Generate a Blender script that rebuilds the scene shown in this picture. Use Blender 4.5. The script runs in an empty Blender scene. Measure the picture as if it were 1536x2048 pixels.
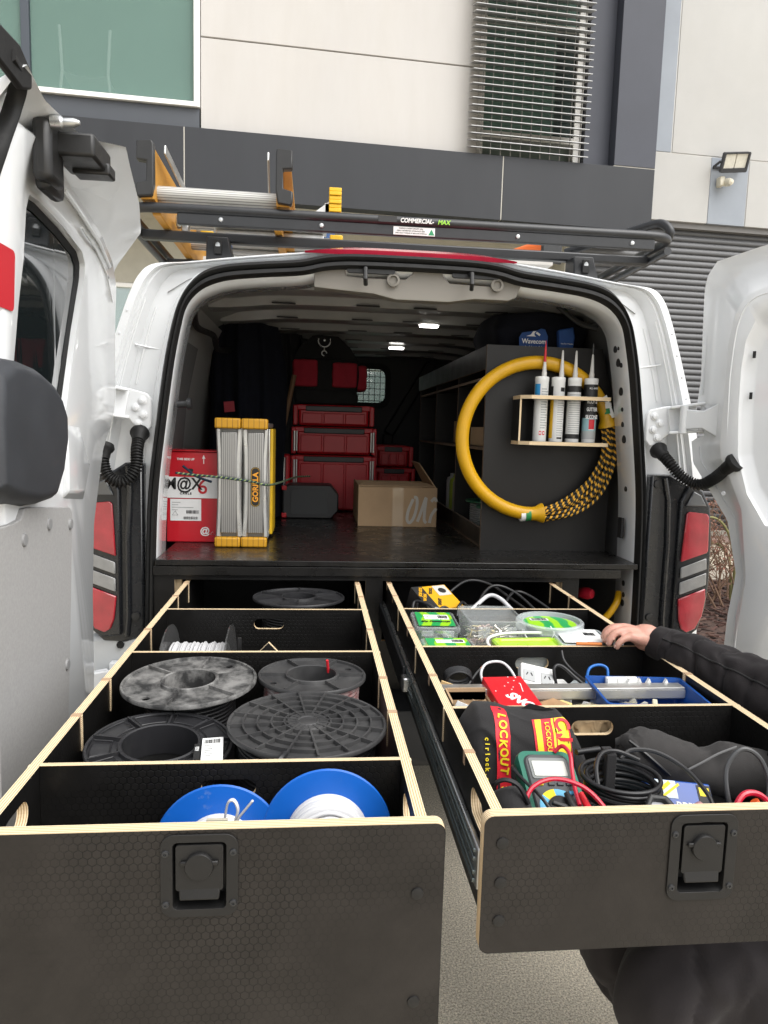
import bpy, bmesh, math, random
from mathutils import Vector, Matrix
from mathutils.geometry import tessellate_polygon
random.seed(7)
R = math.radians
SC = bpy.context.scene
COL = SC.collection

# ---------------------------------------------------------------- camera
CAM_POS = Vector((-0.28, -2.25, 1.41))
YAW, PITCH, ROLL = R(5.71), R(6.63), R(1.64)
fwd = Vector((math.sin(YAW) * math.cos(PITCH), math.cos(YAW) * math.cos(PITCH), -math.sin(PITCH)))
r0 = Vector((math.cos(YAW), -math.sin(YAW), 0))
u0 = r0.cross(fwd)
rgt = r0 * math.cos(ROLL) + u0 * math.sin(ROLL)
upv = -r0 * math.sin(ROLL) + u0 * math.cos(ROLL)
cd = bpy.data.cameras.new('camera')
cd.sensor_fit = 'VERTICAL'
cd.sensor_height = 24.0
cd.lens = 24.0 * 1420 / 2048
cd.clip_start = 0.02
cd.clip_end = 500
cam = bpy.data.objects.new('camera', cd)
COL.objects.link(cam)
m = Matrix((rgt, upv, -fwd)).transposed().to_4x4()
m.translation = CAM_POS
cam.matrix_world = m
SC.camera = cam

# ---------------------------------------------------------------- sky, sun, exposure
W = bpy.data.worlds.new('World')
SC.world = W
W.use_nodes = True
wn, wl = W.node_tree.nodes, W.node_tree.links
sky = wn.new('ShaderNodeTexSky')
sky.sky_type = 'NISHITA'
sky.sun_disc = False
sky.sun_elevation = R(54)
sky.sun_rotation = R(135)
sky.air_density = 1.0
sky.dust_density = 3.0
hs = wn.new('ShaderNodeHueSaturation')
hs.inputs['Saturation'].default_value = 0.14
wl.new(sky.outputs[0], hs.inputs['Color'])
bg = wn['Background']
wl.new(hs.outputs[0], bg.inputs[0])
bg.inputs[1].default_value = 0.15
sd = bpy.data.lights.new('sun', 'SUN')
sd.energy = 1.4
sd.angle = R(70)
sd.color = (1.0, 0.97, 0.92)
so = bpy.data.objects.new('sun', sd)
COL.objects.link(so)
# the sun stands behind the camera and high (overcast: very soft)
so.rotation_euler = (R(36), 0, R(45))
so.location = (0, -6, 8)
SC.view_settings.view_transform = 'Standard'
SC.view_settings.look = 'None'
SC.view_settings.gamma = 1.0
SC.view_settings.exposure = 0.9
SC.render.engine = 'CYCLES'
SC.cycles.max_bounces = 8
SC.cycles.transparent_max_bounces = 12
SC.cycles.use_denoising = True

# ---------------------------------------------------------------- materials
MATS = {}
def srgb(h):
    h = h.lstrip('#')
    c = [int(h[i:i + 2], 16) / 255 for i in (0, 2, 4)]
    return tuple((x / 12.92 if x < 0.04045 else ((x + 0.055) / 1.055) ** 2.4) for x in c) + (1,)
def col(c):
    if isinstance(c, str): return srgb(c)
    if isinstance(c, (int, float)): return (c, c, c, 1)
    return tuple(c) + (1,) if len(c) == 3 else c
def N(t, kind, **inp):
    n = t.nodes.new(kind)
    for k, v in inp.items():
        if k in n.inputs.keys():
            n.inputs[k].default_value = v
        else:
            setattr(n, k, v)
    return n
def mat(name, c, rough=0.5, metal=0.0, coat=0.0, var=0.0, vscale=8.0, c2=None, bump=0.0, bscale=60.0, trans=0.0,
        alpha=1.0, emit=0.0, ecol=None, rvar=0.0, stretch=None, ior=None, spec=None, sheen=0.0, dirt=None, dirt_amt=0.0, dscale=3.0, dsharp=None):
    if name in MATS: return MATS[name]
    M = bpy.data.materials.new(name)
    M.use_nodes = True
    t = M.node_tree
    b = t.nodes['Principled BSDF']
    b.inputs['Base Color'].default_value = col(c)
    b.inputs['Roughness'].default_value = rough
    b.inputs['Metallic'].default_value = metal
    b.inputs['Coat Weight'].default_value = coat
    b.inputs['Coat Roughness'].default_value = 0.06
    b.inputs['Transmission Weight'].default_value = trans
    b.inputs['Alpha'].default_value = alpha
    b.inputs['Sheen Weight'].default_value = sheen
    if ior: b.inputs['IOR'].default_value = ior
    if spec is not None: b.inputs['Specular IOR Level'].default_value = spec
    if emit:
        b.inputs['Emission Color'].default_value = col(ecol or c)
        b.inputs['Emission Strength'].default_value = emit
    tc = None
    def coords(sc):
        nonlocal tc
        if tc is None: tc = t.nodes.new('ShaderNodeTexCoord')
        mp = t.nodes.new('ShaderNodeMapping')
        s = stretch or (1, 1, 1)
        mp.inputs['Scale'].default_value = (sc * s[0], sc * s[1], sc * s[2])
        t.links.new(tc.outputs['Object'], mp.inputs['Vector'])
        return mp.outputs[0]
    outc = None
    if var > 0 or c2 is not None:
        nz = N(t, 'ShaderNodeTexNoise', Scale=1.0, Detail=5.0, Roughness=0.6)
        t.links.new(coords(vscale), nz.inputs['Vector'])
        rp = t.nodes.new('ShaderNodeValToRGB')
        rp.color_ramp.elements[0].position = 0.33
        rp.color_ramp.elements[1].position = 0.67
        a = col(c)
        bb = col(c2) if c2 is not None else tuple(min(1, x * (1 + var)) for x in a[:3]) + (1,)
        a2 = a if c2 is not None else tuple(x * (1 - var) for x in a[:3]) + (1,)
        rp.color_ramp.elements[0].color = a2
        rp.color_ramp.elements[1].color = bb
        t.links.new(nz.outputs['Fac'], rp.inputs[0])
        outc = rp.outputs[0]
    if dirt is not None:
        nz = N(t, 'ShaderNodeTexNoise', Scale=1.0, Detail=8.0, Roughness=0.7)
        t.links.new(coords(dscale), nz.inputs['Vector'])
        mr = N(t, 'ShaderNodeMapRange')
        mr.inputs[1].default_value = 0.5 - dirt_amt * 0.2
        mr.inputs[2].default_value = 0.72
        if dsharp: mr.inputs[1].default_value, mr.inputs[2].default_value = dsharp
        mr.inputs[4].default_value = min(1, dirt_amt)
        t.links.new(nz.outputs['Fac'], mr.inputs[0])
        mx = N(t, 'ShaderNodeMix', data_type='RGBA')
        if outc is None: mx.inputs[6].default_value = col(c)
        else: t.links.new(outc, mx.inputs[6])
        mx.inputs[7].default_value = col(dirt)
        t.links.new(mr.outputs[0], mx.inputs[0])
        outc = mx.outputs[2]
    if outc is not None: t.links.new(outc, b.inputs['Base Color'])
    if rvar > 0:
        nz = N(t, 'ShaderNodeTexNoise', Scale=1.0, Detail=6.0, Roughness=0.65)
        t.links.new(coords(vscale * 1.7 + 3), nz.inputs['Vector'])
        mr = N(t, 'ShaderNodeMapRange')
        mr.inputs[1].default_value = 0.3
        mr.inputs[2].default_value = 0.7
        mr.inputs[3].default_value = max(0.02, rough - rvar)
        mr.inputs[4].default_value = min(1, rough + rvar)
        t.links.new(nz.outputs['Fac'], mr.inputs[0])
        t.links.new(mr.outputs[0], b.inputs['Roughness'])
    if bump > 0:
        nz = N(t, 'ShaderNodeTexNoise', Scale=1.0, Detail=4.0, Roughness=0.6)
        t.links.new(coords(bscale), nz.inputs['Vector'])
        bp = N(t, 'ShaderNodeBump', Strength=bump, Distance=0.01)
        t.links.new(nz.outputs['Fac'], bp.inputs['Height'])
        t.links.new(bp.outputs[0], b.inputs['Normal'])
    MATS[name] = M
    return M

def VM(t, op, a, b=None):
    n = t.nodes.new('ShaderNodeVectorMath')
    n.operation = op
    for i, v in enumerate((a, b)):
        if v is None: continue
        if isinstance(v, tuple): n.inputs[i].default_value = v
        else: t.links.new(v, n.inputs[i])
    return n
def MA(t, op, a, b=None, c=None):
    n = t.nodes.new('ShaderNodeMath')
    n.operation = op
    for i, v in enumerate((a, b, c)):
        if v is None: continue
        if isinstance(v, (int, float)): n.inputs[i].default_value = v
        else: t.links.new(v, n.inputs[i])
    return n.outputs[0]

def hex_material(name, base, pitch, amt, rough=0.42, patch=2.2, sheen_c=None):
    """film-faced plywood: pressed hexagon pattern in the panel's own (x, y), worn in patches"""
    M = bpy.data.materials.new(name)
    M.use_nodes = True
    t = M.node_tree
    b = t.nodes['Principled BSDF']
    b.inputs['Specular IOR Level'].default_value = 0.28
    tc = t.nodes.new('ShaderNodeTexCoord')
    sc = VM(t, 'MULTIPLY', tc.outputs['Object'], (1 / pitch, 1 / pitch, 0)).outputs[0]
    s3 = math.sqrt(3)
    def cell(off):
        p = VM(t, 'ADD', sc, off).outputs[0]
        w = VM(t, 'WRAP', p)
        w.inputs[1].default_value = (0.5, s3 / 2, 1)
        w.inputs[2].default_value = (-0.5, -s3 / 2, -1)
        return w.outputs[0]
    a, c = cell((0, 0, 0)), cell((0.5, s3 / 2, 0))
    la, lc = VM(t, 'LENGTH', a).outputs['Value'], VM(t, 'LENGTH', c).outputs['Value']
    lt = MA(t, 'LESS_THAN', la, lc)
    mx = N(t, 'ShaderNodeMix', data_type='VECTOR')
    t.links.new(lt, mx.inputs[0]); t.links.new(c, mx.inputs[4]); t.links.new(a, mx.inputs[5])
    q = VM(t, 'ABSOLUTE', mx.outputs[1]).outputs[0]
    d = VM(t, 'DOT_PRODUCT', q, (0.5, s3 / 2, 0)).outputs['Value']
    sp = t.nodes.new('ShaderNodeSeparateXYZ'); t.links.new(q, sp.inputs[0])
    hx = MA(t, 'MAXIMUM', d, sp.outputs[0])
    edge = N(t, 'ShaderNodeMapRange', interpolation_type='SMOOTHSTEP')
    edge.inputs[1].default_value = 0.40; edge.inputs[2].default_value = 0.49
    t.links.new(hx, edge.inputs[0])
    nz = N(t, 'ShaderNodeTexNoise', Scale=patch, Detail=3.0, Roughness=0.6)
    t.links.new(tc.outputs['Object'], nz.inputs['Vector'])
    pr = N(t, 'ShaderNodeMapRange'); pr.inputs[1].default_value = 0.44; pr.inputs[2].default_value = 0.60
    pr.inputs[3].default_value = 0.07
    t.links.new(nz.outputs['Fac'], pr.inputs[0])
    e = MA(t, 'MULTIPLY', edge.outputs[0], pr.outputs[0])
    n2 = N(t, 'ShaderNodeTexNoise', Scale=14.0, Detail=8.0, Roughness=0.7)
    t.links.new(tc.outputs['Object'], n2.inputs['Vector'])
    rp = t.nodes.new('ShaderNodeValToRGB')
    rp.color_ramp.elements[0].position = 0.3; rp.color_ramp.elements[1].position = 0.75
    A = col(base)
    rp.color_ramp.elements[0].color = tuple(x * 0.82 for x in A[:3]) + (1,)
    rp.color_ramp.elements[1].color = tuple(x * 1.2 for x in A[:3]) + (1,)
    t.links.new(n2.outputs['Fac'], rp.inputs[0])
    n3 = N(t, 'ShaderNodeTexNoise', Scale=5.5, Detail=7.0, Roughness=0.75, Distortion=0.6)
    t.links.new(tc.outputs['Object'], n3.inputs['Vector'])
    sm_ = N(t, 'ShaderNodeMapRange'); sm_.inputs[1].default_value = 0.35; sm_.inputs[2].default_value = 0.72
    sm_.inputs[3].default_value = 0.78; sm_.inputs[4].default_value = 1.45
    t.links.new(n3.outputs['Fac'], sm_.inputs[0])
    mu = N(t, 'ShaderNodeMix', data_type='RGBA', blend_type='MULTIPLY'); mu.inputs[0].default_value = 1
    t.links.new(rp.outputs[0], mu.inputs[6]); t.links.new(sm_.outputs[0], mu.inputs[7])
    mps = N(t, 'ShaderNodeMapping'); mps.inputs['Scale'].default_value = (9, 140, 9); mps.inputs['Rotation'].default_value = (0, 0, 0.5)
    t.links.new(tc.outputs['Object'], mps.inputs[0])
    n4 = N(t, 'ShaderNodeTexNoise', Scale=1.0, Detail=3.0, Roughness=0.5); t.links.new(mps.outputs[0], n4.inputs['Vector'])
    sc_ = N(t, 'ShaderNodeMapRange'); sc_.inputs[1].default_value = 0.76; sc_.inputs[2].default_value = 0.82; sc_.inputs[4].default_value = 0.35
    t.links.new(n4.outputs['Fac'], sc_.inputs[0])
    scm = N(t, 'ShaderNodeMix', data_type='RGBA'); scm.inputs[7].default_value = (0.12, 0.115, 0.11, 1)
    t.links.new(sc_.outputs[0], scm.inputs[0]); t.links.new(mu.outputs[2], scm.inputs[6])
    cm = N(t, 'ShaderNodeMix', data_type='RGBA')
    t.links.new(MA(t, 'MULTIPLY', e, amt), cm.inputs[0])
    t.links.new(scm.outputs[2], cm.inputs[6])
    cm.inputs[7].default_value = tuple(x * 0.16 for x in A[:3]) + (1,)
    t.links.new(cm.outputs[2], b.inputs['Base Color'])
    rr = N(t, 'ShaderNodeMapRange'); rr.inputs[3].default_value = rough - 0.08; rr.inputs[4].default_value = rough + 0.12
    t.links.new(n2.outputs['Fac'], rr.inputs[0]); t.links.new(rr.outputs[0], b.inputs['Roughness'])
    bp = N(t, 'ShaderNodeBump', Strength=0.45, Distance=0.0008, invert=True)
    t.links.new(e, bp.inputs['Height']); t.links.new(bp.outputs[0], b.inputs['Normal'])
    MATS[name] = M
    return M

def ply_edge_material(name):
    """birch plywood edge: veneer layers across the panel's own thickness (local z)"""
    M = bpy.data.materials.new(name)
    M.use_nodes = True
    t = M.node_tree
    b = t.nodes['Principled BSDF']
    tc = t.nodes.new('ShaderNodeTexCoord')
    sp = t.nodes.new('ShaderNodeSeparateXYZ'); t.links.new(tc.outputs['Object'], sp.inputs[0])
    nz = N(t, 'ShaderNodeTexNoise', Scale=18.0, Detail=4.0)
    t.links.new(tc.outputs['Object'], nz.inputs['Vector'])
    zz = MA(t, 'ADD', sp.outputs[2], MA(t, 'MULTIPLY', nz.outputs['Fac'], 0.0012))
    ph = MA(t, 'FRACT', MA(t, 'DIVIDE', zz, 0.0036))
    rp = t.nodes.new('ShaderNodeValToRGB')
    cr = rp.color_ramp
    cr.elements[0].position = 0.0; cr.elements[0].color = col('#e6cfa8')
    cr.elements[1].position = 1.0; cr.elements[1].color = col('#dcc198')
    for p, c in ((0.42, '#eddcba'), (0.66, '#d9bd92'), (0.74, '#8f6a48'), (0.84, '#b08a62')):
        x = cr.elements.new(p); x.color = col(c)
    t.links.new(ph, rp.inputs[0])
    g = N(t, 'ShaderNodeTexNoise', Scale=1.0, Detail=6.0, Roughness=0.7)
    mp = N(t, 'ShaderNodeMapping'); mp.inputs['Scale'].default_value = (40, 40, 400)
    t.links.new(tc.outputs['Object'], mp.inputs[0]); t.links.new(mp.outputs[0], g.inputs['Vector'])
    gm = N(t, 'ShaderNodeMapRange'); gm.inputs[3].default_value = 0.72; gm.inputs[4].default_value = 1.12
    t.links.new(g.outputs['Fac'], gm.inputs[0])
    mu = N(t, 'ShaderNodeMix', data_type='RGBA', blend_type='MULTIPLY'); mu.inputs[0].default_value = 1
    t.links.new(rp.outputs[0], mu.inputs[6]); t.links.new(gm.outputs[0], mu.inputs[7])
    t.links.new(mu.outputs[2], b.inputs['Base Color'])
    b.inputs['Roughness'].default_value = 0.75
    MATS[name] = M
    return M

def stripe_material(name, ca, cb, axis, period, duty=0.5, rough=0.5, bump=0.4, soft=0.08, metal=0.0):
    M = bpy.data.materials.new(name); M.use_nodes = True
    t = M.node_tree; b = t.nodes['Principled BSDF']
    tc = t.nodes.new('ShaderNodeTexCoord')
    sp = t.nodes.new('ShaderNodeSeparateXYZ'); t.links.new(tc.outputs['Object'], sp.inputs[0])
    ph = MA(t, 'FRACT', MA(t, 'DIVIDE', sp.outputs[axis], period))
    rp = t.nodes.new('ShaderNodeValToRGB'); cr = rp.color_ramp
    cr.elements[0].position = duty - soft; cr.elements[0].color = col(ca)
    cr.elements[1].position = duty; cr.elements[1].color = col(cb)
    x = cr.elements.new(1 - soft); x.color = col(cb)
    x = cr.elements.new(1.0); x.color = col(ca)
    t.links.new(ph, rp.inputs[0]); t.links.new(rp.outputs[0], b.inputs['Base Color'])
    b.inputs['Roughness'].default_value = rough; b.inputs['Metallic'].default_value = metal
    if bump:
        bp = N(t, 'ShaderNodeBump', Strength=bump, Distance=0.002)
        t.links.new(rp.outputs[0], bp.inputs['Height']); t.links.new(bp.outputs[0], b.inputs['Normal'])
    MATS[name] = M
    return M

# ---------------------------------------------------------------- mesh helpers
class MB:
    def __init__(s): s.v, s.f, s.mi, s.M = [], [], [], None
    def add(s, vs, fs, mi=0):
        n = len(s.v)
        s.v += [tuple(s.M @ Vector(p)) if s.M else tuple(p) for p in vs]
        for f in fs:
            s.f.append(tuple(i + n for i in f)); s.mi.append(mi)
        return s
    def box(s, x0, x1, y0, y1, z0, z1, mi=0):
        vs = [(x, y, z) for z in (z0, z1) for y in (y0, y1) for x in (x0, x1)]
        return s.add(vs, [(0, 2, 3, 1), (4, 5, 7, 6), (0, 1, 5, 4), (2, 6, 7, 3), (0, 4, 6, 2), (1, 3, 7, 5)], mi)
    def cbox(s, c, d, rot=None, mi=0):
        o = s.M
        T = Matrix.Translation(c) @ (rot.to_4x4() if rot else Matrix())
        s.M = (o @ T) if o else T
        s.box(-d[0] / 2, d[0] / 2, -d[1] / 2, d[1] / 2, -d[2] / 2, d[2] / 2, mi)
        s.M = o
        return s
    def bar(s, a, b, w, h, mi=0, up=(0, 0, 1)):
        a, b = Vector(a), Vector(b)
        d = b - a; L = d.length; d.normalize()
        x = d.cross(Vector(up))
        if x.length < 1e-5: x = d.cross(Vector((1, 0, 0)))
        x.normalize(); z = x.cross(d)
        rot = Matrix((x, d, z)).transposed()
        return s.cbox((a + b) / 2, (w, L, h), rot, mi)
    def tube(s, pts, r, seg=8, closed=False, mi=0, caps=True, flat=1.0, up=None):
        pts = [Vector(p) for p in pts]
        n = len(pts)
        rr = r if isinstance(r, (list, tuple)) else [r] * n
        vs, fs = [], []
        prev = None
        for i, p in enumerate(pts):
            a = pts[i - 1] if (i > 0 or closed) else p
            b = pts[(i + 1) % n] if (i < n - 1 or closed) else p
            t = (b - a)
            if t.length < 1e-9: t = Vector((0, 0, 1))
            t.normalize()
            if prev is None:
                ref = Vector(up) if up else (Vector((0, 0, 1)) if abs(t.z) < 0.9 else Vector((1, 0, 0)))
                nrm = (ref - t * ref.dot(t)).normalized()
            else:
                nrm = prev - t * prev.dot(t)
                nrm = nrm.normalized() if nrm.length > 1e-6 else prev
            prev = nrm
            bi = t.cross(nrm)
            for k in range(seg):
                an = 2 * math.pi * k / seg
                vs.append(p + (nrm * math.cos(an) * flat + bi * math.sin(an)) * rr[i])
        m_ = n if closed else n - 1
        for i in range(m_):
            j = (i + 1) % n
            for k in range(seg):
                l = (k + 1) % seg
                fs.append((i * seg + k, i * seg + l, j * seg + l, j * seg + k))
        if caps and not closed:
            fs.append(tuple(range(seg - 1, -1, -1)))
            fs.append(tuple((n - 1) * seg + k for k in range(seg)))
        return s.add(vs, fs, mi)
    def lathe(s, prof, o=(0, 0, 0), axis=(0, 0, 1), seg=32, mi=0, ref=None, closed=False):
        """prof: list of (radius, height) along the axis"""
        o = Vector(o); ax = Vector(axis).normalized()
        rf = Vector(ref) if ref else (Vector((1, 0, 0)) if abs(ax.x) < 0.9 else Vector((0, 1, 0)))
        x = (rf - ax * rf.dot(ax)).normalized(); y = ax.cross(x)
        vs, fs = [], []
        n = len(prof)
        for (r_, h) in prof:
            for k in range(seg):
                a = 2 * math.pi * k / seg
                vs.append(o + ax * h + (x * math.cos(a) + y * math.sin(a)) * r_)
        rng = range(n) if closed else range(n - 1)
        for i in rng:
            j = (i + 1) % n
            for k in range(seg):
                l = (k + 1) % seg
                fs.append((i * seg + k, i * seg + l, j * seg + l, j * seg + k))
        if not closed:
            if prof[0][0] > 1e-6: fs.append(tuple(range(seg - 1, -1, -1)))
            if prof[-1][0] > 1e-6: fs.append(tuple((n - 1) * seg + k for k in range(seg)))
        return s.add(vs, fs, mi)
    def loft(s, loops, closed=True, cap0=False, cap1=False, mi=0):
        n = len(loops[0]); vs = [p for l in loops for p in l]; fs = []
        for i in range(len(loops) - 1):
            for k in range(n if closed else n - 1):
                l = (k + 1) % n
                fs.append((i * n + k, i * n + l, (i + 1) * n + l, (i + 1) * n + k))
        if cap0: fs.append(tuple(range(n - 1, -1, -1)))
        if cap1: fs.append(tuple((len(loops) - 1) * n + k for k in range(n)))
        return s.add(vs, fs, mi)
    def plate(s, outer, holes=(), th=0.01, mi=0, mie=None, z0=0.0):
        """polygon in local xy, extruded in z from z0 to z0+th; faces mi, edges mie"""
        mie = mi if mie is None else mie
        def area(p): return sum(p[i][0] * p[(i + 1) % len(p)][1] - p[(i + 1) % len(p)][0] * p[i][1] for i in range(len(p)))
        loops = [list(outer) if area(outer) > 0 else list(outer)[::-1]]
        for h in holes: loops.append(list(h) if area(h) < 0 else list(h)[::-1])
        flat = [p for l in loops for p in l]
        tri = tessellate_polygon([[Vector((p[0], p[1], 0)) for p in l] for l in loops])
        n = len(flat)
        vs = [(p[0], p[1], z0) for p in flat] + [(p[0], p[1], z0 + th) for p in flat]
        top, bot = [], []
        for a, b, c in tri:
            A, B, C_ = flat[a], flat[b], flat[c]
            if (B[0] - A[0]) * (C_[1] - A[1]) - (C_[0] - A[0]) * (B[1] - A[1]) < 0: b, c = c, b
            top.append((a + n, b + n, c + n)); bot.append((a, c, b))
        s.add(vs, top + bot, mi)
        sides, st = [], 0
        for l in loops:
            L = len(l)
            for i in range(L):
                j = (i + 1) % L
                sides.append((st + i, st + j, st + j + n, st + i + n))
            st += L
        base = len(s.v) - 2 * n
        for f in sides:
            s.f.append(tuple(i + base for i in f)); s.mi.append(mie)
        return s

def wm(o):
    b = o.matrix_basis
    return (wm(o.parent) @ o.matrix_parent_inverse @ b) if o.parent else b.copy()
def link(o, parent=None):
    COL.objects.link(o)
    if parent:
        o.parent = parent
        o.matrix_parent_inverse = wm(parent).inverted()
    return o
def obj(name, mb, mats, parent=None, smooth=40, bevel=0, seg=2, mw=None, weld=False, subsurf=0, recalc=True):
    me = bpy.data.meshes.new(name)
    me.from_pydata(mb.v, [], mb.f)
    if not isinstance(mats, (list, tuple)): mats = [mats]
    for x in mats: me.materials.append(x)
    if len(mats) > 1: me.polygons.foreach_set('material_index', mb.mi)
    if weld or recalc:
        bm = bmesh.new(); bm.from_mesh(me)
        if weld: bmesh.ops.remove_doubles(bm, verts=bm.verts, dist=1e-5)
        if recalc: bmesh.ops.recalc_face_normals(bm, faces=bm.faces)
        bm.to_mesh(me); bm.free()
    if smooth:
        me.shade_smooth()
        me.set_sharp_from_angle(angle=R(smooth))
    o = bpy.data.objects.new(name, me)
    if mw is not None: o.matrix_basis = mw
    link(o, parent)
    if bevel:
        bv = o.modifiers.new('bevel', 'BEVEL'); bv.width = bevel; bv.segments = seg; bv.limit_method = 'ANGLE'; bv.angle_limit = R(40)
    if subsurf:
        ss = o.modifiers.new('subsurf', 'SUBSURF'); ss.levels = subsurf; ss.render_levels = subsurf
    return o
def thing(name, label, cat, loc=(0, 0, 0), group=None, rot=None):
    o = bpy.data.objects.new(name, None)
    o.empty_display_size = 0.05
    o.location = loc
    if rot: o.rotation_euler = rot
    COL.objects.link(o)
    o['label'] = label; o['category'] = cat
    if group: o['group'] = group
    return o
def tag(o, label, cat, group=None):
    o['label'] = label; o['category'] = cat
    if group: o['group'] = group
    return o
def frame(origin, u, v):
    u, v = Vector(u).normalized(), Vector(v).normalized()
    t = u.cross(v).normalized(); v = t.cross(u)
    m_ = Matrix((u, v, t)).transposed().to_4x4()
    m_.translation = Vector(origin)
    return m_
def rrect(x0, x1, y0, y1, r, n=6, corners=(1, 1, 1, 1)):
    out = []
    for (cx, cy, a0, on) in ((x1 - r, y0 + r, -90, corners[1]), (x1 - r, y1 - r, 0, corners[2]), (x0 + r, y1 - r, 90, corners[3]), (x0 + r, y0 + r, 180, corners[0])):
        if on:
            for k in range(n + 1):
                a = R(a0 + 90 * k / n); out.append((cx + r * math.cos(a), cy + r * math.sin(a)))
        else:
            a = a0 + 45
            out.append((cx + r * (1 if math.cos(R(a)) > 0 else -1), cy + r * (1 if math.sin(R(a)) > 0 else -1)))
    return out
def circle(cx, cy, r, n=24, ry=None):
    return [(cx + r * math.cos(2 * math.pi * k / n), cy + (ry or r) * math.sin(2 * math.pi * k / n)) for k in range(n)]
def resample(pts, n, closed=False):
    pts = [Vector(p) for p in pts]
    if closed: pts = pts + [pts[0]]
    d = [0]
    for a, b in zip(pts, pts[1:]): d.append(d[-1] + (b - a).length)
    out = []; m_ = n if closed else n - 1
    j = 0
    for i in range(n):
        t = d[-1] * i / m_
        while j < len(d) - 2 and d[j + 1] < t: j += 1
        L = d[j + 1] - d[j]
        out.append(pts[j].lerp(pts[j + 1], 0 if L < 1e-9 else (t - d[j]) / L))
    return out
def spline(pts, n=8, closed=False):
    """Catmull-Rom through the points"""
    P_ = [Vector(p) for p in pts]; L = len(P_); out = []
    rng = L if closed else L - 1
    for i in range(rng):
        if closed: p0, p1, p2, p3 = P_[i - 1], P_[i], P_[(i + 1) % L], P_[(i + 2) % L]
        else: p0, p1, p2, p3 = P_[max(i - 1, 0)], P_[i], P_[i + 1], P_[min(i + 2, L - 1)]
        for k in range(n):
            t = k / n
            out.append(0.5 * ((2 * p1) + (p2 - p0) * t + (2 * p0 - 5 * p1 + 4 * p2 - p3) * t * t + (3 * p1 - p0 - 3 * p2 + p3) * t ** 3))
    if not closed: out.append(P_[-1])
    return out
def text(name, s, size, mw, mt, parent, ext=0.0004, align='CENTER', sx=1.0, bold=0.0, shear=0.0):
    c = bpy.data.curves.new(name, 'FONT')
    c.body = s; c.size = size; c.extrude = ext; c.align_x = align; c.align_y = 'CENTER'; c.offset = bold; c.shear = shear
    c.resolution_u = 3
    tmp = bpy.data.objects.new(name, c)
    me = bpy.data.meshes.new_from_object(tmp)
    bpy.data.objects.remove(tmp); bpy.data.curves.remove(c)
    if sx != 1.0:
        for v in me.vertices: v.co.x *= sx
    me.materials.clear(); me.materials.append(mt)
    o = bpy.data.objects.new(name, me)
    o.matrix_basis = mw
    return link(o, parent)
def quad(name, w, h, mw, mt, parent, th=0.0006, r=0.0):
    mb = MB(); mb.plate(rrect(-w / 2, w / 2, -h / 2, h / 2, r, 3) if r else [(-w / 2, -h / 2), (w / 2, -h / 2), (w / 2, h / 2), (-w / 2, h / 2)], (), th)
    return obj(name, mb, mt, parent, smooth=0, mw=mw)

# common materials
white = mat('van_white_paint', (0.735, 0.75, 0.76), rough=0.24, coat=1.0, var=0.02, vscale=3, spec=0.4)
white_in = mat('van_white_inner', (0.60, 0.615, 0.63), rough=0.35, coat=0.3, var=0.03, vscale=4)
rubber = mat('black_rubber', 0.009, rough=0.62, var=0.2, vscale=20, rvar=0.06, spec=.35)
plastic = mat('black_plastic', 0.016, rough=0.42, var=0.15, vscale=15, rvar=0.08, bump=0.05, bscale=400)
charcoal = mat('charcoal_plastic', (0.035, 0.038, 0.044), rough=0.5, var=0.12, vscale=12, bump=0.12, bscale=700)
steel_black = mat('black_powdercoat', (0.016, 0.017, 0.019), rough=0.38, var=0.15, vscale=20, bump=0.05, bscale=500)
alu = mat('aluminium', (0.62, 0.62, 0.60), rough=0.36, metal=0.85, var=0.1, vscale=12, rvar=0.1)
zinc = mat('zinc_steel', (0.55, 0.56, 0.56), rough=0.3, metal=0.9, rvar=0.1)
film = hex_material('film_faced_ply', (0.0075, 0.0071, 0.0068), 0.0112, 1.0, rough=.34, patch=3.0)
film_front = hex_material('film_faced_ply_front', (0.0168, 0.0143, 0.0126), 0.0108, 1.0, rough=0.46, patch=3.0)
ply = ply_edge_material('birch_ply_edge')
cab_edge = mat('shaded_ply_edge', (0.15, 0.105, 0.072), rough=0.7, var=0.2, vscale=40)  # cabinet ply edges, with the dim load bay's shade put into the colour
paper = mat('white_paper', (0.75, 0.75, 0.74), rough=0.7, var=0.03, vscale=30)
ink = mat('black_ink', 0.012, rough=0.6)
white_plastic = mat('white_plastic', (0.72, 0.72, 0.70), rough=0.4, var=0.03)

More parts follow.
